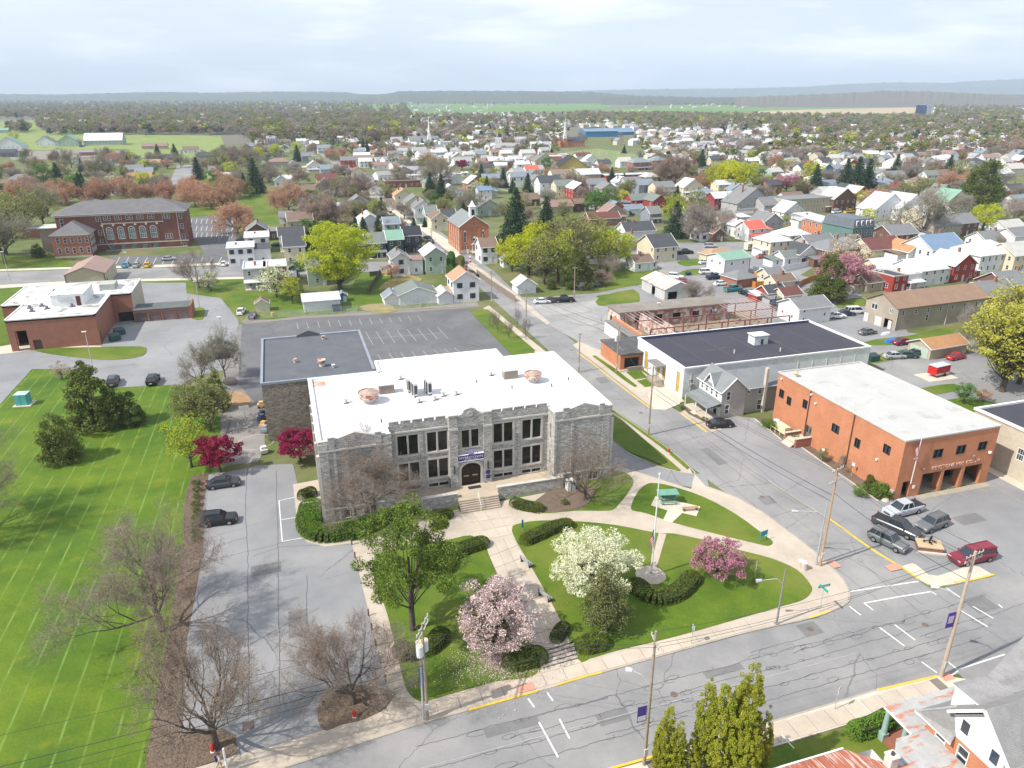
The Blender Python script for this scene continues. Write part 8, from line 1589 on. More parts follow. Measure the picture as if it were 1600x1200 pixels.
# fences
def fence(s,h,label,c=None,mesh=False,sp=2.4,board=.3,z=.02,nm='fence'):
 pts=px(s);t=thing(nm,label,'fence',(0,0,0));c=c or mat('fence_wood',(.25,.21,.175),(.19,.16,.135),2)
 for a,b in zip(pts,pts[1:]):
  a=Vector((*a,0));b=Vector((*b,0));L_=(b-a).length;d=(b-a)/L_;an=math.atan2(d.y,d.x);n=max(1,int(L_/sp))
  for i in range(n+1):p=a+d*L_*i/n;MB().tube((p.x,p.y,z),(p.x,p.y,h+.1),.045 if mesh else .06,n=5).build('post',GALV if mesh else c,t)
  if mesh:
   m=MB();m.tube((a.x,a.y,h),(b.x,b.y,h),.03,n=4);m.tube((a.x,a.y,.15),(b.x,b.y,.15),.02,n=4);m.build('rail',GALV,t);k=int(L_/.16);m=MB()
   for i in range(k):p=a+d*i*.16;q_=p+d*min(h,L_-i*.16);m.tube((p.x,p.y,.1),(q_.x,q_.y,h),.006,n=3);q2=p-d*min(h,i*.16);m.tube((p.x,p.y,.1),(q2.x,q2.y,h),.006,n=3)
   m.build('wire_mesh',GALV,t,kind='stuff')
  else:
   k=int(L_/board);me=_fb.get((h,c.name,board))
   if me is None:me=_fb[(h,c.name,board)]=MB().box(0,-.02,z,board*.93,.02,h).mesh('board',c)
   for i in range(k):p=a+d*(L_*i/k);ob('board',me,t,(p.x,p.y,random.uniform(-.03,.03)),an)
_fb={}
FWH=mat('fence_vinyl_white',(.72,.75,.78));FOR=mat('fence_orange_wood',(.55,.22,.05),(.46,.18,.04),2)
fence('378,505 400,499 480,494 560,488 660,483 745,479',1.8,'long chain link fence along the top of the school back lot',mesh=True,sp=3.6)
fence('745,430 765,445 805,472',1.8,'grey-brown board fence along the side street opposite the tan-roofed house');fence('1135,458 1158,452',1.6,'short orange board fence behind the turquoise pickup',FOR);fence('1159,444 1180,450 1235,444',1.8,'long orange board fence behind the brick hipped garage',FOR);fence('1178,431 1190,437',1.5,'small orange board screen by the workshop',FOR)
fence('1176,425 1200,430 1262,417',1.9,'white vinyl fence curving round the pool garden',FWH,board=.5);fence('1250,447 1275,437',1.7,'orange board fence left of the dark pointed evergreen',FOR);fence('1060,390 1000,370',1.8,'weathered board fence beside the cream gabled building');fence('576,460 588,440 594,428',1.6,'dark board fence up the yellow lawn side',mat('fence_dark',(.12,.10,.08)));fence('578,432 596,430',1.5,'dark board fence under the lime green tree',mat('fence_dark',0))
fence('462,427 470,470',1.4,'grey slat fence down the garden by the carport',mat('fence_grey',(.4,.39,.36)));fence('500,440 530,436',1.4,'white picket fence behind the lime green tree',FWH)
for u,v,w_,d,c,lb in ((484,462,5,3,(.06,.07,.09),'dark garden canopy between the cottages'),(1188,424,5,4,(.03,.09,.28),'round blue pool cover behind the white fence'),(1392,534,4,1.6,(.03,.16,.55),'crumpled blue tarp on the gravel near the red car'),(720,261,4,3,(.05,.18,.4),'small blue canopy on the far lawn'),(1384,523,3,1,(.8,.8,.8),'upturned white canoe by the tan building')):
 t=obj_t('tarp' if 'tarp' in lb else 'canopy',lb,'cover',u,v,5,.05);m=MB();m.tube((0,0,0.02),(0,0,.5 if w_<5 else 1.0),w_/2,w_/2*.8,12,0,True);o=m.build('cover',mat('cover_%d'%u,c),t);o.scale=(1,d/w_,1)

# a person walking on the near sidewalk at the lower left
x,y=P(345,1203);t=thing('person','person in white shirt with dark blue backpack walking on the sidewalk, lower left','person',(x,y,.11),R(-75))
J=[((0,0,.95),.135),((0,.01,1.12),.125),((0,0,1.34),.15),((0,0,1.46),.062),((0,.02,1.55),.06),((0,.02,1.64),.098),((0,.015,1.71),.085),
((.2,0,1.38),.06),((.27,-.02,1.12),.045),((.26,.12,.90),.034),((.26,.17,.83),.03),((-.2,0,1.38),.06),((-.27,-.06,1.12),.045),((-.26,-.08,.88),.034),((-.26,-.07,.80),.03),
((.09,0,.88),.095),((.1,.12,.5),.065),((.1,.10,.1),.042),((.1,.24,.04),.035),((-.09,0,.88),.095),((-.1,-.08,.5),.065),((-.1,-.30,.14),.042),((-.1,-.18,.04),.035)]
E_=[(0,1),(1,2),(2,3),(3,4),(4,5),(5,6),(2,7),(7,8),(8,9),(9,10),(2,11),(11,12),(12,13),(13,14),(0,15),(15,16),(16,17),(17,18),(0,19),(19,20),(20,21),(21,22)]
for s_,hx,hy,hz_ in ((1,.26,.17,.83),(-1,-.26,-.07,.80)):
 for i,ln in enumerate((.065,.075,.07,.055)):
  n0=len(J);J+=[((hx,hy-.024+i*.016,hz_-.035),.009),((hx-s_*.012,hy-.02+i*.017,hz_-.035-ln),.008)];E_+=[(10 if s_>0 else 14,n0),(n0,n0+1)]
 n0=len(J);J+=[((hx,hy+.05,hz_-.03),.010),((hx-s_*.01,hy+.06,hz_-.07),.009)];E_+=[(10 if s_>0 else 14,n0),(n0,n0+1)]
me=D.meshes.new('body');me.from_pydata([j[0] for j in J],E_,[]);o=ob('body',me,None);md=o.modifiers.new('s','SKIN')
for i,(p,r_) in enumerate(J):me.skin_vertices[0].data[i].radius=(r_,r_)
me.skin_vertices[0].data[0].use_root=True;o.modifiers.new('d','SUBSURF').levels=1;dg=bpy.context.evaluated_depsgraph_get();m2=D.meshes.new_from_object(o.evaluated_get(dg));D.objects.remove(o)
for m_ in (mat('skin',(.50,.32,.24)),mat('shirt_white',(.72,.72,.74)),mat('trousers_tan',(.45,.36,.20)),mat('shoe_dark',(.03,.03,.04))):m2.materials.append(m_)
for p in m2.polygons:c=p.center;p.material_index=3 if c.z<.1 else 2 if c.z<.92 and abs(c.x)<.2 else 1 if 1.0<c.z<1.45 else 0
m2.name='body';ob('body',m2,t);MB().tube((0,0,1.66),(0,-.01,1.76),.105,.05,10,0,True).build('hair',mat('hair_brown',(.10,.06,.04)),t);m=MB();m.box(-.15,-.27,1.02,.15,-.12,1.42);m.build('backpack',mat('pack_blue',(.02,.03,.20)),t)
for sx in (-1,1):MB().box(sx*.04-.012,.108,1.65,sx*.04+.012,.118,1.665).build('eye',mat('unit_dark',0),t)
t=obj_t('white_post','slim white marker post beside the walking person at the lower left','post',356,1208,0,.1);MB().tube((0,0,0),(0,0,2.6),.09,.09,8,0,True).build('post',mat('frame_white',0),t)
# ------------------------------------------------------------------ trees and shrubs that can be told apart
random.seed(99)
T=tree
T('bare_big',253,985,14.5,'tallest bare tree standing between the big lawn and the side lot',rz=.4);T('bare_bud',337,1168,15.0,'bare tree with tan buds in the mulch bed at the lower left',rz=2.0,sx=.95);T('bare_big/1',553,1100,10.6,'bare tree in the round mulch bed of the side lot',rz=1.0,sx=1.05)
T('bare_big/3',585,804,14,'bare multi-stemmed tree in front of the school left wing',rz=.8,sx=1.3);T('bare_small',914,781,9.2,'small bare tree on the mulch bed by the school right wing',sx=1.1);T('bare_big/1',-40,830,13,'bare tree cut off by the left edge of the picture',rz=3)
T('pine',645,985,14.2,'tall bright green pine with clumped crown beside the banner pole');T('pink_near',775,1018,8.4,'pale pink magnolia shedding petals on the paved walk',sx=1.0);T('white_near',925,925,7.6,'big white blossoming tree in the middle of the park lawn',sx=1.15);T('firgrey',945,985,8.4,'grey-green evergreen in front of the white blossoming tree',sx=.95);T('rose',1120,902,4.8,'rose pink cherry tree on the park lawn')
T('magenta',345,738,6.2,'magenta crabapple above the parked convertible',sx=.95);T('magenta/1',470,722,5.6,'magenta crabapple against the stone side wall');T('cedar',150,668,11.8,'tall dark evergreen on the big lawn with a pointed top',sx=1.0);T('cedarfat',205,662,5.8,'low dark evergreen clump at the right foot of the tall one');T('cedarfat/1',97,720,8.4,'rounded dark evergreen on the big lawn',sx=.9)
T('lime/3',300,730,8.5,'yellow-green tree leaning over the lawn left of the magenta crabapple',sx=1.0);T('olive/1',330,672,9.5,'olive green tree in the hedge row by the playground');T('olive/2',300,668,8,'smaller olive tree at the end of the hedge row');T('haze_bud',318,610,11,'thin tree with sage buds by the three parked cars',sx=.7);T('haze_bud/1',352,590,11,'tall thin half-bare tree above the playground',sx=.6);T('cedar/2',340,640,8,'dark evergreen in the hedge row above the playground',sx=.8);T('cream',97,592,3.6,'small bare pinkish tree at the curve of the municipal drive')
T('bare_big/2',312,450,12,'bare tree on the green right of the metal garage',rz=1.1);T('white',330,455,6,'pale white budding tree right of the bare one')
for i,(u,v,h,sx,lb) in enumerate(((1182,1034,12.5,.8,'tallest with a blunt tip'),(1163,1050,12,.75,'forked neighbour left of the tallest'),(1137,1068,10.8,.9,'broad one left of the tallest pair'),(1112,1062,10.6,.8,'bent-topped one in the middle'),(1204,1103,8.4,.7,'slim pointed one at the right end'),
(1048,1104,8.6,.85,'upper left one'),(1066,1125,7.6,.7,'second from left with a bare stem'),(1040,1118,8.0,.7,'leftmost leaning one'),(1083,1155,5.4,1.1,'low round one at the front'),(1142,1168,4.6,1.2,'low one between the two clumps'),(1062,1168,5,1.1,'lowest left one'),(1178,1110,9,.9,'shorter one inside the right clump'))):
 T('thuja/%d'%(i%3),h=h,xy=P(u,v,h),label='yellow-green arborvitae at the bottom edge, '+lb,sx=sx*.72,group='arborvitaes at the bottom edge')
# hedges and clipped shrubs near the school
def hedge(s,h,wd,label,m=None,z=.1,n=None,curved=True,ls=.07):
 pts=dense(px(s),5) if curved else px(s);rng=np.random.default_rng(int(pts[0][0]*10)%1000);t=thing('hedge',label,'hedge',(*pts[len(pts) // 2],z));o=Vector((*pts[len(pts) // 2],0));L_=sum((Vector(a)-Vector(b)).length for a,b in zip(pts,pts[1:]));n=int(L_*wd*260)+900;cen=[]
 seg=[(Vector(a),Vector(b),(Vector(a)-Vector(b)).length) for a,b in zip(pts,pts[1:])];tot=sum(q_[2] for q_ in seg);rr=random.Random(3)
 core=MB();prev=None
 for _ in range(n):
  d=rr.random()*tot
  for a,b,l_ in seg:
   if d<=l_:break
   d-=l_
  p=a.lerp(b,min(1,d/max(l_,1e-6)));e=(b-a).normalized();nn=Vector((-e.y,e.x));al=rr.uniform(-.15,math.pi+.15);rad=.93+.1*rr.random()+.1*mnoise.noise(Vector((p.x*1.2,p.y*1.2,al)))
  s_=d;end=1.0;cen.append((p.x+nn.x*math.cos(al)*wd/2*rad-o.x,p.y+nn.y*math.cos(al)*wd/2*rad-o.y,max(.05,(abs(math.sin(al))**.6)*h*rad)))
 for k_,sg in ((0,1),(-1,-1)):
  p=Vector(pts[k_]);e=(Vector(pts[1])-Vector(pts[0])).normalized()*-1 if k_==0 else (Vector(pts[-1])-Vector(pts[-2])).normalized()
  for _ in range(int(wd*h*500)):
   a_=math.atan2(e.y,e.x)+rr.uniform(-1.6,1.6);b_=rr.uniform(0,1.57);cen.append((p.x+math.cos(a_)*math.cos(b_)*wd/2-o.x,p.y+math.sin(a_)*math.cos(b_)*wd/2-o.y,max(.05,math.sin(b_)**.6*h)))
 V,F=quads(rng,np.array(cen),ls,0)
 for (a,b,l_) in seg:
  e=(b-a).normalized() if l_>1e-5 else Vector((1,0));nn=Vector((-e.y,e.x))*wd*.42;q_=[a-nn,b-nn,b+nn,a+nn];core.prism([(p.x-o.x,p.y-o.y) for p in q_],0,h*.8)
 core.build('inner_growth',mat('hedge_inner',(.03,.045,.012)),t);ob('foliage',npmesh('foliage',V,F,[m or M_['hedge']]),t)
hedge('480,812 482,828 492,836',1.3,2.8,'juniper hedge against the left corner of the school',M_['juniper']);hedge('490,833 510,840 548,834 582,820',1.2,3.2,'long juniper hedge below the school left wing',M_['juniper']);hedge('487,796 485,818',1.2,3.4,'juniper hedge running up the school side',M_['juniper']);hedge('475,779 486,775',1.3,1.8,'clipped round shrub by the side walk of the school',M_['hedge'])
hedge('600,818 630,806 650,800',1.2,1.6,'rough hedge under the bare tree at the school front',M_['hedge']);hedge('690,812 700,808',1.0,1.6,'clipped shrub left of the terrace steps');hedge('704,872 725,862 752,853',1.1,2.2,'clipped oblong hedge left of the paved walk');hedge('700,893 706,880',.9,1.6,'clipped hedge behind the magnolia')
hedge('806,790 818,794 840,798',1.0,1.9,'clipped dark shrub right of the terrace steps');hedge('823,848 845,838 868,828 885,824',1.1,2.0,'clipped curved hedge left of the white tree');hedge('995,920 1020,938 1048,936 1068,922 1080,908',1.1,2.3,'clipped S-shaped hedge below the flagpole circle');hedge('628,1020 640,1028 650,1022',1.1,1.9,'clipped hedge left of the transformer pole');hedge('668,1018 680,1008 688,998',1.1,2.1,'clipped hedge right of the transformer pole')
hedge('803,1040 838,1032',1.3,2.4,'square petal-strewn hedge left of the walk steps',curved=False);hedge('915,1014 935,1010',1.3,2.2,'clipped round hedge right of the walk steps');hedge('1335,1150 1360,1143 1385,1130',1.4,1.6,'loose green hedge beside the teal porch column',M_['juniper']);hedge('870,1000 880,985',.9,1.5,'low green shrub at the foot of the grey-green evergreen',M_['cedar'])
hedge('720,410 717,425 735,440',2.2,2.6,'tall olive hedge between the green house and tan-roofed house',M_['olive'],ls=.12);hedge('705,405 702,425 712,440',2.6,2.6,'tall green hedge behind the white garage',M_['green'],ls=.12)
for u,v,h,k,lb in ((1342,775,1.6,'bush','green shrub fourth along the fire station bed'),(1357,765,2.4,'cedar/1','pointed small evergreen in the fire station bed') ,(1370,776,2.2,'bush/1','large leafy shrub at the fire station corner'),(1378,778,1.8,'bush','leafy shrub beside the boulder'),(1198,668,1.6,'bush','small shrub at the back corner of the fire station'),(1205,672,1.7,'bush/1','rounded shrub by the generator'),(1284,722,2.4,'olive/1','small olive bush by the brick porch'),(1318,732,2.6,'haze_bud','thin sage bush against the fire station wall'),(1238,688,1.4,'bush','small shrub right of the generator'),
(1505,632,4.0,'green','round bright green shrub behind the fire station roof'),(1535,628,2.4,'maroon','low dark purple bush by the alley'),(1066,641,.7,'ball','tiny shrub at the left of the porch bed'),(1100,658,.7,'ball','tiny shrub at the right of the porch bed'),(883,789,.8,'ball/1','small brown-green shrub on the mulch by the terrace'),(612,435,4.6,'maroon','dark red dome shaped bush on the yellow lawn'),(452,455,4,'lime','small lime bush by the garden fence')):T(k,u,v,h,lb,z=.1)
# mid distance, one by one: kind, u, v (foot), height
near='''lime_big 532 452 19;green 470 425 6;white 425 462 7.5;cream 432 478 6;lime/1 457 478 6;yellow 452 444 6;rust 20 0 0'''
L1='''lime_big 532 455 20;green/1 466 434 5.5;white 432 466 7.2;lime/2 457 474 6;spruce 488 388 7;spruce/1 556 372 6;spruce 569 376 7;olive 611 372 6;spruce/1 648 378 7;green 480 373 6;brown_mid 512 352 11;brown_mid/1 498 350 9;rust/1 452 331 12;spruce/1 592 368 6;
spruce 806 386 21;spruce/1 853 378 13;yellow 800 424 9;yellow/1 826 430 10;olive/1 850 444 12;lime/1 872 440 12;olive 900 428 14;lime/1 938 424 11.5;yellow/2 962 418 9;cedar 902 450 9;olive/2 878 414 13;yellow 842 412 11;olive/1 925 404 12;haze_bud 905 402 12;cedarfat 862 452 3;haze_bud/1 948 432 6;brown_mid 940 445 5;bare_mid 1083 480 6;
spruce/2 1055 371 11;lime/2 1052 355 11;olive/1 1085 352 12;bare_mid/1 1092 374 11;bare_mid 1105 366 8;green/1 930 336 9;green/2 950 334 9;brown_mid/2 1055 291 16;brown_mid 1040 288 13;olive 1080 294 10;yellow/1 1118 298 12;yellow 1142 301 14;yellow/2 1162 299 13;yellow/1 1135 285 11;olive/2 1090 262 10;spruce 1102 240 7;
spruce 1272 303 12.5;spruce/2 1335 306 21;spruce/1 1318 304 15;spruce 1352 304 15;cream/1 1245 298 9;rose/1 1228 301 8;spruce/1 1398 278 12;rust/1 1480 296 9;cedarfat 1530 324 17.9;cedarfat/1 1520 318 14;spruce/1 1542 318 14;spruce 1480 280 12;olive 1500 290 12;haze_bud/1 1540 290 13;haze_bud 1440 372 16;yellow/1 1535 362 9;olive/1 1435 315 10;rust 1370 330 9;olive/2 1412 318 9;white 1238 348 6;green 1232 338 4;cedar/3 1290 470 10.2;cream 1322 425 9;rose 1314 452 8;
yellow_open 1565 612 13.2;yellow_open/1 1592 600 12;haze_bud 1552 560 9;yellow_open/2 1608 560 15;olive 1580 520 8;bare_mid 1540 530 7;
bare_small/1 1085 480 5;haze_bud 783 330 5;bare_small 693 438 0'''
L2='''rust 30 322 10.4;rust/1 105 320 10.4;rust 160 318 10.4;rust/1 213 316 10.4;rust/2 262 316 10.4;rust 305 322 10.4;rust/1 330 325 10.4;rust/2 350 328 10.4;rust 372 366 10.4;rust/1 366 310 10.4;rust/2 300 308 10.4;rust/2 80 318 10.4;olive 10 398 15;olive/1 45 362 14;haze_bud 75 338 13;olive/2 18 372 14;olive/1 68 350 12;cedarfat/1 60 402 5;haze_bud/1 8 412 16;
spruce 95 302 13;green 70 292 10;green/1 118 305 9;spruce/1 128 308 10;haze_bud 112 262 12;haze_bud/1 150 280 13;brown_mid 180 294 8;maroon 193 300 7;rust/1 200 262 7;spruce/2 201 262 7;spruce 248 250 10;spruce/2 275 252 11;haze_bud/1 252 258 9;haze_bud 283 262 10;spruce/1 310 281 11;brown_mid 318 252 8;olive 343 272 13;yellow/2 362 282 9;haze_bud/1 390 260 13;spruce 400 302 15;olive/1 410 285 11;maroon 262 264 6;haze_bud 350 250 11;
brown_mid/1 376 255 11;yellow 432 245 9;yellow/1 405 248 8;yellow/2 465 238 8;rust/1 518 248 8;rust/2 535 246 8;rust 555 240 7;olive 543 236 9;spruce 568 236 9;spruce/1 622 222 10;spruce/2 660 232 8;white 492 258 6;olive/2 580 265 5;green/1 578 262 5;olive/1 605 316 8;haze_bud 625 290 9;haze_bud/1 636 272 10;haze_bud/2 680 290 15;olive 668 275 11;spruce/1 672 303 9;spruce 690 310 10;white/1 742 306 7;
spruce/2 752 285 9;magenta 722 266 6;green/1 520 252 5;olive/1 553 316 6;haze_bud 535 308 8;spruce 530 308 6;olive/2 551 312 6;bare_mid 570 340 7;bare_mid/1 632 342 6;bare_mid 600 345 5;spruce/1 664 355 4;spruce 1000 245 5;spruce/1 1045 242 4;spruce/2 975 240 6;olive 1030 235 8;haze_bud 905 222 7;bare_mid/1 850 225 8;spruce 838 238 7;spruce/1 862 238 5;brown_mid 820 225 8;
green 452 222 6;spruce/2 462 212 8;yellow/1 478 217 7;spruce/1 505 210 7;olive/1 525 205 7;spruce 545 206 8;bare_mid 595 238 5;cream/1 605 238 5;rust/1 790 224 7;green/1 788 232 5;olive/2 817 218 7;cedarfat 1325 230 8;haze_bud/1 1260 245 8;olive/1 1255 248 9;bare_mid/1 1235 252 10;bare_mid 1285 248 9;white 1315 222 6;bare_mid/1 1335 250 8;white/1 1350 225 6;olive/1 1420 190 9;
rust/2 1210 262 9;olive/2 1220 276 9;yellow/2 1235 268 7;rust/1 1350 262 6;white/1 1365 212 5;brown_mid 1460 272 9;olive/2 1548 238 13;brown_mid/1 1575 245 14;brown_mid/2 1595 250 14;haze_bud/1 1555 250 10;cream/1 1412 262 6;spruce/1 1188 312 7;yellow/1 1205 315 5;lime/2 1225 350 5;bare_mid/1 1170 240 11;bare_mid 1148 230 9;brown_mid/2 1180 215 9;olive 1195 245 9;spruce/2 1250 215 6;haze_bud 1560 400 6;bare_mid/1 1580 350 9;haze_bud/1 1500 410 5;
yellow/2 500 232 6;green/2 640 250 6;olive/1 1140 248 8;yellow 1172 250 7;spruce 1186 238 8;haze_bud 1115 244 8;brown_mid 1022 250 7;rust 1562 322 7.0;olive/2 1590 345 8'''
for blk in (L1,L2):
 for s in blk.replace('\n','').split(';'):
  k,u,v,h=s.split()
  if float(h)>0:T(k,float(u),float(v),float(h)*(1.28 if 5.5<float(h)<18 else 1),sx=.92 if k[:4]=='rust' else 1.12)
# yards filled in: smaller trees among the houses
random.seed(12)
KS=['bare_mid','bare_mid/1','haze_bud','haze_bud/1','brown_mid','olive','spruce','green','white/1','olive/2','brown_mid/1','yellow/1','spruce/1','rust/1','bare_mid','haze_bud','cream/1']
hp=[(t.location.x,t.location.y) for t,*_ in HOUSES]
cnt=0;tries=0
while cnt<55 and tries<9000:
 tries+=1;u=random.uniform(-10,1610);v=205+155*random.random()**1.15
 if u<420 and (v>262 or v<212 or random.random()<.6):continue
 x,y=P(u,v)
 if 48<x<66 or any(abs(x-a)<9 and abs(y-b-4)<9 for a,b in hp):continue
 if 868<u<1015 and 232<v<262:continue
 if 1090<u and v>300:continue
 T(random.choice(KS),u,v,random.uniform(8,14),sx=1.1);cnt+=1
# street saplings with thin stems
for u,v in ((770,515),(778,522),(795,530),(808,512),(822,530)):T('bare_small',u,v,5.5,sx=.35)
# ------------------------------------------------------------------ far woods: points with whole trees set on them
def woods(name,label,pts,kinds,hmin,hmax,seed=0):
 rnd=random.Random(seed)
 for ki,(k,wgt) in enumerate(kinds):
  sub=[p for p in pts if rnd.random()<2 and hash((round(p[0],1),round(p[1],1),seed))%1000/1000>=sum(w_ for _,w_ in kinds[:ki]) and hash((round(p[0],1),round(p[1],1),seed))%1000/1000<sum(w_ for _,w_ in kinds[:ki+1])]
  if not sub:continue
  me=D.meshes.new(name);me.from_pydata([(x,y,0) for x,y in sub],[],[])
  at=me.attributes.new('s','FLOAT','POINT');at.data.foreach_set('value',[rnd.uniform(hmin,hmax) for _ in sub]);at=me.attributes.new('r','FLOAT','POINT');at.data.foreach_set('value',[rnd.uniform(0,6.28) for _ in sub])
  o=ob(name,me,None,kind='stuff',label=label[ki] if isinstance(label,list) else label,cat='trees');src=FT_[k];H0=src[1]
  ng=D.node_groups.new(name,'GeometryNodeTree');ng.interface.new_socket('Geometry',in_out='INPUT',socket_type='NodeSocketGeometry');ng.interface.new_socket('Geometry',in_out='OUTPUT',socket_type='NodeSocketGeometry')
  def N(t_,**kk):
   q_=ng.nodes.new(t_)
   for a,b in kk.items():setattr(q_,a,b)
   return q_
  gi,go,ip,oi=N('NodeGroupInput'),N('NodeGroupOutput'),N('GeometryNodeInstanceOnPoints'),N('GeometryNodeObjectInfo');oi.inputs['Object'].default_value=src[0];oi.inputs['As Instance'].default_value=True
  a1=N('GeometryNodeInputNamedAttribute',data_type='FLOAT');a1.inputs[0].default_value='s';a2=N('GeometryNodeInputNamedAttribute',data_type='FLOAT');a2.inputs[0].default_value='r';mu=N('ShaderNodeMath',operation='MULTIPLY');mu.inputs[1].default_value=1/H0;cb=N('ShaderNodeCombineXYZ');l=ng.links.new
  l(gi.outputs[0],ip.inputs['Points']);l(oi.outputs['Geometry'],ip.inputs['Instance']);l(a1.outputs[0],mu.inputs[0]);l(mu.outputs[0],ip.inputs['Scale']);l(a2.outputs[0],cb.inputs[2]);l(cb.outputs[0],ip.inputs['Rotation']);l(ip.outputs[0],go.inputs[0])
  o.modifiers.new('trees','NODES').node_group=ng
FT_={}
def src_tree(k):
 """the crown of a tree already standing in the scene serves as the pattern for the far woods"""
 tr,crn=TT[k];H0=TT[k+'#h']
 for o in D.objects:
  if o.data==crn:FT_[k.split('/')[0]+'_'+(k.split('/')[1] if '/' in k else '0')]=(o,H0);return
# low-cost pattern trees standing at the wood edge
def lowtree(key,m,seed,H=10,rx=4.2,base=2.2,n=26,per=16,ls=.62,shape='round',spot=(0,0)):
 tr,crn=leafy_tree(key,seed,H,rx,base,m,n,per,1.25,ls,shape,.25,lim=False,hollow=.3)
 x,y=P(*spot);t=thing('tree',None,'tree',(x,y,0));o=ob('crown',crn,t);ob('trunk',tr,t);TREES.append((t,key));FT_[key]=(o,H)
W1=mat('woods_grey',(.34,.29,.25),(.25,.22,.195),.05,trans=.2,rnd=.22);W2=mat('woods_brown',(.38,.27,.20),(.28,.20,.155),.05,trans=.2,rnd=.2)
for k_,m_,sd,kw in (('far_grey',W1,1,dict(spot=(228,214),ls=.42,per=30)),('far_brown',W2,2,dict(spot=(330,213),ls=.42,per=30)),('far_sage',M_['sage'],3,dict(spot=(96,212),ls=.5,per=22)),('far_olive',M_['olive'],4,dict(spot=(163,208))),('far_dark',M_['spruce'],5,dict(spot=(128,186),rx=3.2,base=.6,shape='cone')),('far_yellow',M_['yellow'],6,dict(spot=(1420,191),n=22)),('far_green',M_['green'],7,dict(spot=(1218,214),n=22)),('far_white',M_['white'],8,dict(spot=(1360,216),n=16,per=12))):lowtree(k_,m_,sd,**kw)
KIND.update(far_grey='grey leafless tree at the edge of the far wood',far_brown='brown leafless tree at the edge of the far wood',far_sage='pale sage tree near the pasture',far_olive='olive tree at the edge of the far wood',far_dark='dark conical evergreen far off',far_yellow='yellow-green tree near the dark tower',far_green='fresh green tree far off',far_white='white blossoming tree far off')
def scatter(region,n,seed):
 """pixel region list of (u0,v0,u1,v1,density weight)"""
 rnd=random.Random(seed);o=[]
 for u0,v0,u1,v1,k in region:
  for _ in range(k):o.append(P(rnd.uniform(u0,u1),v0+(v1-v0)*rnd.random()))
 return o
mixw=[('far_grey',.24),('far_brown',.16),('far_sage',.23),('far_olive',.19),('far_dark',.09),('far_yellow',.02),('far_green',.03),('far_white',.01)]
GW_=['grey leafless trees of the woods beyond the town','brown leafless trees of the woods beyond the town','pale sage budding trees beyond the town','olive budding trees beyond the town','dark evergreens dotted through the far woods','scattered yellow-green trees beyond the town','scattered fresh green trees beyond the town','scattered white blossoming trees beyond the town']
woods('woodland',GW_,scatter([(65,199,400,211,560),(60,183,420,203,900),(-40,166,420,186,1500),(-40,157,560,168,1500),(10,203,50,208,25),(400,186,640,206,560),(400,165,640,188,560),(390,206,640,224,240)],0,1),mixw,10,17,1)
woods('tree_belt',GW_,scatter([(640,182,1200,198,800),(640,202,880,224,90),(880,180,1110,188,300),(1110,184,1460,198,600),(1200,196,1610,214,430),(1460,158,1620,192,1000),(1180,155,1620,164,1300),(980,158,1200,165,260),(1200,214,1620,250,230),(985,192,1200,210,90),(560,158,880,166,130),(995,185,1130,205,120)],0,2),mixw,9,15,2)
woods('garden_trees',GW_,scatter([(400,214,880,246,130),(640,196,900,212,80),(1000,215,1240,262,90)],0,3),mixw,7,12,3)
# trees filling the yards and back gardens of the middle town, too many to take singly
for k in ('bare_mid','bare_mid/1','haze_bud','haze_bud/1','brown_mid','olive/2','olive/1','yellow/1','spruce','green','white/1','rust/1','lime/2'):
 crn=TT[k][1]
 for o in D.objects:
  if o.data==crn:FT_['m_'+k]=(o,TT[k+'#h']);break
rnd=random.Random(77);pts=[];hp=[(t.location.x,t.location.y) for t,*_ in HOUSES];occ=[(t.location.x,t.location.y) for t,_ in TREES]
tr_=0
while len(pts)<270 and tr_<20000:
 tr_+=1;u=rnd.uniform(385,1610);v=212+138*rnd.random();x,y=P(u,v)
 if 47<x<63 or any(abs(x-a)<7.5 and-3<y-b<13 for a,b in hp) or (868<u<1015 and 232<v<262) or (1090<u<1350 and v>325) or (385<u<435 and v>290):continue
 pts.append((x,y))
for _ in range(170):
 u,v=rnd.uniform(-10,400),rnd.uniform(246,312);x,y=P(u,v)
 if any(abs(x-a)<8 and-4<y-b<14 for a,b in hp) or (255<u<308):continue
 pts.append((x,y))
woods('yard_trees',['bare grey trees crowding the yards of the middle town','bare grey trees crowding the yards of the middle town','sage budding trees in the yards of the middle town','sage budding trees in the yards of the middle town','reddish bare trees in the yards of the middle town','olive trees in the yards of the middle town','olive trees in the yards of the middle town','yellow-green trees in the yards of the middle town','dark spruces in the yards of the middle town','green bushy trees in the yards of the middle town','white blossom trees in the yards of the middle town','rust-brown trees in the yards of the middle town','lime green trees in the yards of the middle town'],
pts,[('m_bare_mid',.11),('m_bare_mid/1',.09),('m_haze_bud',.13),('m_haze_bud/1',.10),('m_brown_mid',.12),('m_olive/2',.08),('m_olive/1',.08),('m_yellow/1',.05),('m_spruce',.09),('m_green',.05),('m_white/1',.03),('m_rust/1',.04),('m_lime/2',.03)],6,10.5,5)
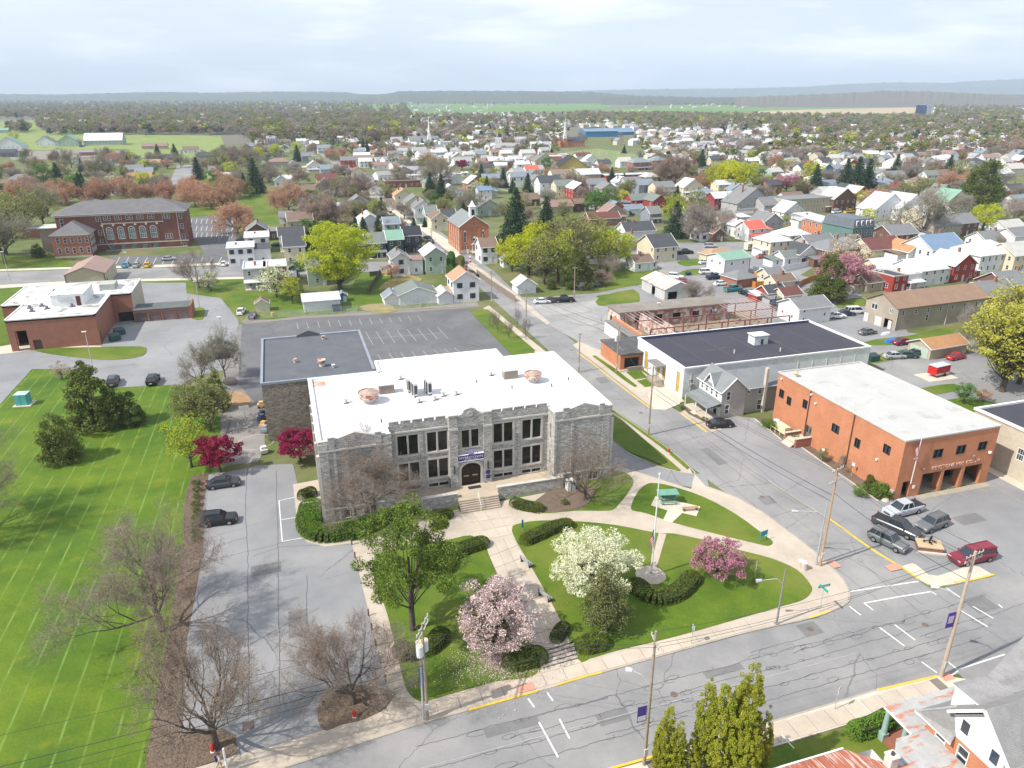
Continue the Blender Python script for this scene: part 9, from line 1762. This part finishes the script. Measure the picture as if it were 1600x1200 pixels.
# ------------------------------------------------------------------ far settlements beyond counting, hills, haze
rnd=random.Random(8);hm=[mat('far_wall_white',(.74,.74,.74)),mat('far_roof_grey',(.33,.33,.34)),mat('far_wall_cream',(.58,.52,.42)),mat('far_roof_brown',(.25,.18,.15)),mat('far_roof_white',(.62,.62,.64)),glass()]
def far_houses(label,regs,seed,name='distant_houses'):
 rnd=random.Random(seed);m=MB();hp2=[(t.location.x,t.location.y) for t,*_ in HOUSES]
 for u0,v0,u1,v1,n in regs:
  for _ in range(n):
   x,y=P(rnd.uniform(u0,u1),rnd.uniform(v0,v1))
   if 46<x<64 or any(abs(x-a)<10 and abs(y-b)<13 for a,b in hp2):continue
   u_,v_=UV(x,y)
   if 868<u_<1015 and 230<v_<262:continue
   hp2.append((x,y));w_,d,h=rnd.uniform(8,14),rnd.uniform(7,10),rnd.uniform(3,5.6);a=rnd.choice((0,0,R(90),R(20),R(-25)));c,s_=math.cos(a),math.sin(a);wm_,rm_=rnd.choice((0,0,0,2)),rnd.choice((1,1,3,4))
   T_=lambda X,Y,Z:(x+X*c-Y*s_,y+X*s_+Y*c,Z);X,Y=w_/2,d/2
   for p,q_ in (((-X,-Y),(X,-Y)),((X,-Y),(X,Y)),((X,Y),(-X,Y)),((-X,Y),(-X,-Y))):m.face([T_(*p,0),T_(*q_,0),T_(*q_,h),T_(*p,h)],wm_)
   for q in range(int(w_/3)):
    for z in ((1.0,3.4) if h>4.4 else (1.0,)):xq=-X+1.6+q*3;m.face([T_(xq,-Y-.05,z),T_(xq+.9,-Y-.05,z),T_(xq+.9,-Y-.05,z+1.3),T_(xq,-Y-.05,z+1.3)],5)
   r_=h+d*.3;m.face([T_(-X-.3,-Y-.3,h),T_(X+.3,-Y-.3,h),T_(X+.3,0,r_),T_(-X-.3,0,r_)],rm_);m.face([T_(-X-.3,0,r_),T_(X+.3,0,r_),T_(X+.3,Y+.3,h),T_(-X-.3,Y+.3,h)],rm_);m.face([T_(-X,-Y,h),T_(-X,0,r_),T_(-X,Y,h)],wm_);m.face([T_(X,-Y,h),T_(X,Y,h),T_(X,0,r_)],wm_)
 m.build(name,hm,None,kind='stuff',label=label,cat='houses')
# a few of the nearer small houses of the background, each its own
random.seed(31);WL=['white','white','white','cream','grey','tan','blue','brick','red'];RL=['grey','white','dark','brown','bluegrey','pale','maroon','greygreen']
n=0;tries=0
while n<135 and tries<4000:
 tries+=1;u=random.uniform(400,1600);v=random.uniform(226,330)
 if not (v<262 or (560<u<860 and v<300) or (1090<u<1600 and v<330)):continue
 x,y=P(u,v)
 if 45<x<68 or any(math.hypot(x-t.location.x,y-t.location.y)<15 for t,*_ in HOUSES):continue
 if 868<u<1015 and 228<v<262:continue
 H(u,v,random.uniform(8,12),random.uniform(7,9),random.choice((3.4,4.6,5.2)),random.choice('ggGh'),random.choice(WL),random.choice(RL),rot=random.choice((0,5,-8,12)));n+=1
far_houses('pale far-off houses and barns scattered beyond the town',[(0,160,420,182,46),(420,158,800,176,60),(640,180,900,196,300),(880,184,1000,200,100),(1450,160,1620,178,70),(1180,155,1440,161,60),(1200,196,1620,245,240),(990,200,1220,240,130),(640,200,880,230,80),(400,200,640,240,70),(560,205,880,262,150),(700,240,880,285,45),(1000,205,1240,262,150),(1240,215,1620,262,150),(560,240,700,285,20),(1000,160,1180,170,24),(1440,172,1620,200,50)],8)
rnd=random.Random(3);m=MB()
for _ in range(900):
 u=rnd.uniform(872,1010);v=rnd.uniform(234,258);x,y=P(u,v);m.box(x-.3,y-.1,0,x+.3,y+.1,rnd.uniform(.6,1.3))
m.build('gravestones',mat('gravestone',(.45,.44,.43)),None,kind='stuff',label='rows of small grey gravestones on the cemetery lawn',cat='gravestones')
def hill(name,dist,prof,m,depth,seed,rough=3.0,nz_=1.0):
 """ridge: prof = (u, v) of the skyline; a body with depth, standing at its own distance"""
 us=np.arange(prof[0][0],prof[-1][0]+1,(prof[-1][0]-prof[0][0])/260);mb=MB();rows=[]
 for u in us:
  v=np.interp(u,[p[0] for p in prof],[p[1] for p in prof]);az=math.atan((u-800)/math.hypot(FPX,600-HV))+AZ
  h=HC+(HV-v)/FPX*math.cos(PITCH)**2*dist*1.02+rough*mnoise.noise(Vector((u*.11,seed,0)))+rough*.6*mnoise.noise(Vector((u*.5,seed,3)));h=max(h,2)
  d=Vector((math.sin(az),math.cos(az)))/max(.3,math.cos(az-AZ));r_=[]
  for f,g in ((-1,0),(-.7,.35),(-.35,.75),(0,1),(.4,.8),(1,0)):
   p=d*(dist+depth*f);r_.append((p.x,p.y,h*g if g else-3))
  rows.append(r_)
 k=len(rows[0]);mb.v=[p for r_ in rows for p in r_]
 for i in range(len(rows)-1):
  for j in range(k-1):a=i*k+j;mb.f.append((a,a+k,a+k+1,a+1));mb.m.append(0)
 mb.build(name,m,None,kind='structure')
HW_=mat('wooded_hill',(.085,.10,.07),(.065,.075,.055),.02,kind='far',p=.02);HM=mat('mountain_ridge',(.10,.12,.10),(.08,.095,.08),.001,kind='far',p=.001)
hill('hills',6500,[(-200,148),(0,147),(100,147.5),(150,146),(250,143.5),(330,145),(430,143),(540,144),(560,147),(640,149)],HW_,900,1,5)
hill('hills',5200,[(560,149),(600,147),(625,142.5),(700,142),(800,142),(930,144),(960,147),(1000,149.5)],HW_,700,2,5)
hill('hills',3600,[(1150,152),(1200,150),(1300,146.5),(1380,142),(1450,143),(1540,147),(1600,148),(1800,150)],mat('wooded_hill_brown',(.13,.12,.10),(.12,.11,.09),.02,kind='far',p=.003),350,3,5)
hill('hills',4300,[(940,151),(1020,150),(1100,152),(1180,151),(1260,149),(1290,150)],HW_,300,4,4)
hill('mountains',10500,[(800,146),(900,142),(1000,139.5),(1130,138.5),(1250,136),(1320,131.5),(1400,129),(1470,130),(1520,127),(1600,123.5),(1700,122),(1900,124)],HM,1600,5,9)
x,y=P(700,157);t=thing('radio_mast','thin radio mast on the wooded hill left of centre','mast',(x,y,0));bx('mast',-1,-1,0,1,1,95,GALV,t)
for u,v,h,lb in ((762,171,16,'tall pale silo by the distant farm left of centre'),(699,173,14,'grey silo beside the far barn'),(1540-230,0,0,'')):
 if h:x,y=P(u,v);t=thing('silo',lb,'silo',(x,y,0));m=MB();m.tube((0,0,0),(0,0,h),3.5,3.5,12);m.tube((0,0,h),(0,0,h+3),3.5,.5,12,0,True);m.build('drum',mat('silo_grey',(.5,.5,.5)),t)
# fallen petals round the magnolia, leaf litter in beds, tufts
rng=np.random.default_rng(4);mx,my=P(778,1030);n=9000;a=rng.uniform(0,6.283,n);r_=np.abs(rng.normal(0,3.0,n));cen=np.stack([mx+.6+np.cos(a)*r_,my+np.sin(a)*r_*.8,np.full(n,.19)],1)
ob('fallen_petals',npmesh('fallen_petals',*quads(rng,cen,.07,-6.0),[M_['pink']]),kind='stuff',label='pale pink petals fallen around the magnolia',cat='petals')
def litter(name,s,n,m,sz,z,seed):
 P_=px(s);xs=[p[0] for p in P_];ys=[p[1] for p in P_];rr=random.Random(seed);c=[]
 def inside(x,y):
  r0=False
  for (x0,y0),(x1,y1) in zip(P_,P_[1:]+P_[:1]):
   if (y0>y)!=(y1>y) and x<(x1-x0)*(y-y0)/(y1-y0)+x0:r0=not r0
  return r0
 while len(c)<n:
  x,y=rr.uniform(min(xs),max(xs)),rr.uniform(min(ys),max(ys))
  if inside(x,y):c.append((x,y,z))
 ob(name,npmesh(name,*quads(np.random.default_rng(seed),np.array(c),sz,-3.0),[m]),kind='stuff',label='dry leaf litter and chips on the mulch beds',cat='leaf litter')
litter('leaf_litter','300,745 326,740 318,860 292,1000 285,1145 368,1150 372,1178 210,1232 245,1090 265,990 285,850 290,770',9000,mat('litter_brown',(.30,.20,.13),(.2,.13,.09),6),.06,.11,5)
litter('leaf_litter','497,1128 500,1095 530,1072 570,1073 605,1080 604,1105 570,1125 530,1135',2500,mat('litter_brown',0),.05,.18,6)
for i in range(9):x,y=P(308-i*.2,758+i*11);T('ball',0,0,.8,'small dark dry plant in the mulch strip beside the convertible, number in a row',xy=(x,y),group='row of small plants in the mulch strip',z=.1)
# ------------------------------------------------------------------ labels
LM=[('the stone school',21,97),('the fire station',84,80),('the brick church',64,258),('the white warehouse',88,118),('the brick high school',-55,292),('the municipal building',-50,190),('the ruined factory',90,145),('the white metal workshop',133,195),('the tan apartment building',150,135),('the teal mansard block',*P(1345,388)),('the white steeple church',*P(664,229)),
('the distant brick church',*P(895,230)),('the bright blue building',*P(940,214)),('the crimson brick house',*P(1135,328)),('the cream hotel block',*P(1261,334)),('the white farm barn',*P(162,227)),('the maroon-roofed farmhouse',*P(179,259)),('the huge lime green tree',*P(532,455)),('the dark tower',*P(1445,186)),('the big red brick house',*P(1012,334)),('the long white annex',*P(1275,223)),('the cemetery',*P(940,250)),('the far side street',*P(560,290)),('the pasture',*P(100,215))]
LMp=[(n,x,y,UV(x,y)) for n,x,y in LM]
def where(t):
 x,y=t.location.x,t.location.y;u,v=UV(x,y);s=math.hypot(x,y);best=None
 for n,a,b,(lu,lv) in LMp:
  d=math.hypot(u-lu,(v-lv)*2.2)
  if best is None or d<best[0]:best=(d,n,lu,lv)
 _,n,lu,lv=best;du,dv=u-lu,v-lv
 rel=('right of' if du>0 else 'left of') if abs(du)>abs(dv)*1.6 else ('beyond' if dv<0 else 'in front of')
 return rel+' '+n
ORD=['leftmost','second','third','fourth','fifth','sixth','seventh','eighth','ninth','tenth','eleventh','twelfth','thirteenth','fourteenth','fifteenth','sixteenth']
G={}
for t,wall,rc,roof,kind,h,porch in HOUSES:
 st='two-storey ' if h>=4.4 else 'low ';c=WORD.get(wall,wall);r_=WORD.get(rc,rc);w_=where(t);b='%s%s %s with %s %s roof'%(st,c,kind,r_,'flat' if roof=='f' else SHAPE[roof])
 if len((b+' '+w_).split())>12:b=b.replace(st,'',1)
 if len((b+' '+w_).split())>12:b=b.replace('%s roof'%('flat' if roof=='f' else SHAPE[roof]),'roof')
 G.setdefault(b+', '+w_,[]).append(t);t['group']={'house':'houses of the town','garage':'garages behind the houses','shed':'garden sheds','building':'larger buildings of the town','barn':'farm barns'}[kind]
for t,a in TREES:
 kw=KIND[a];w_=where(t);G.setdefault((kw if len((kw+w_).split())<13 else kw.split(' with ')[0].split(' at the')[0])+' '+w_,[]).append(t);t['group']={'spruce':'evergreens','cedar':'evergreens','cedarfat':'evergreens'}.get(a,'trees around the town')
for k,l_ in G.items():
 l_.sort(key=lambda t:UV(t.location.x,t.location.y)[0])
 for i,t in enumerate(l_):
  t['label']=k if len(l_)==1 else k+', '+(ORD[i]+(' from left' if i else ' of those') if i<len(ORD) else 'far right one')
for i,t in enumerate([o for o in D.objects if o.get('label','').startswith('small dark dry plant')]):t['label']='small dry plant in the mulch strip by the convertible, %s from the top'%(['first']+ORD[1:])[i]
hz=D.materials.new('haze_air');hz.use_nodes=True;hn=hz.node_tree;hn.nodes.clear();o_=hn.nodes.new('ShaderNodeOutputMaterial');pv=hn.nodes.new('ShaderNodeVolumePrincipled');pv.inputs['Color'].default_value=(.68,.83,1.0,1);pv.inputs['Density'].default_value=1/9500;pv.inputs['Anisotropy'].default_value=0
hn.links.new(pv.outputs[0],o_.inputs['Volume'])
MB().box(-13000,-900,-4,15000,13500,420).build('haze',hz,None,kind='stuff',label='pale blue air haze over the town and hills',cat='haze')
print('script done %.1fs objects %d trees %d houses %d'%(time.time()-T0,len(D.objects),NTREE[0],len(HOUSES)))
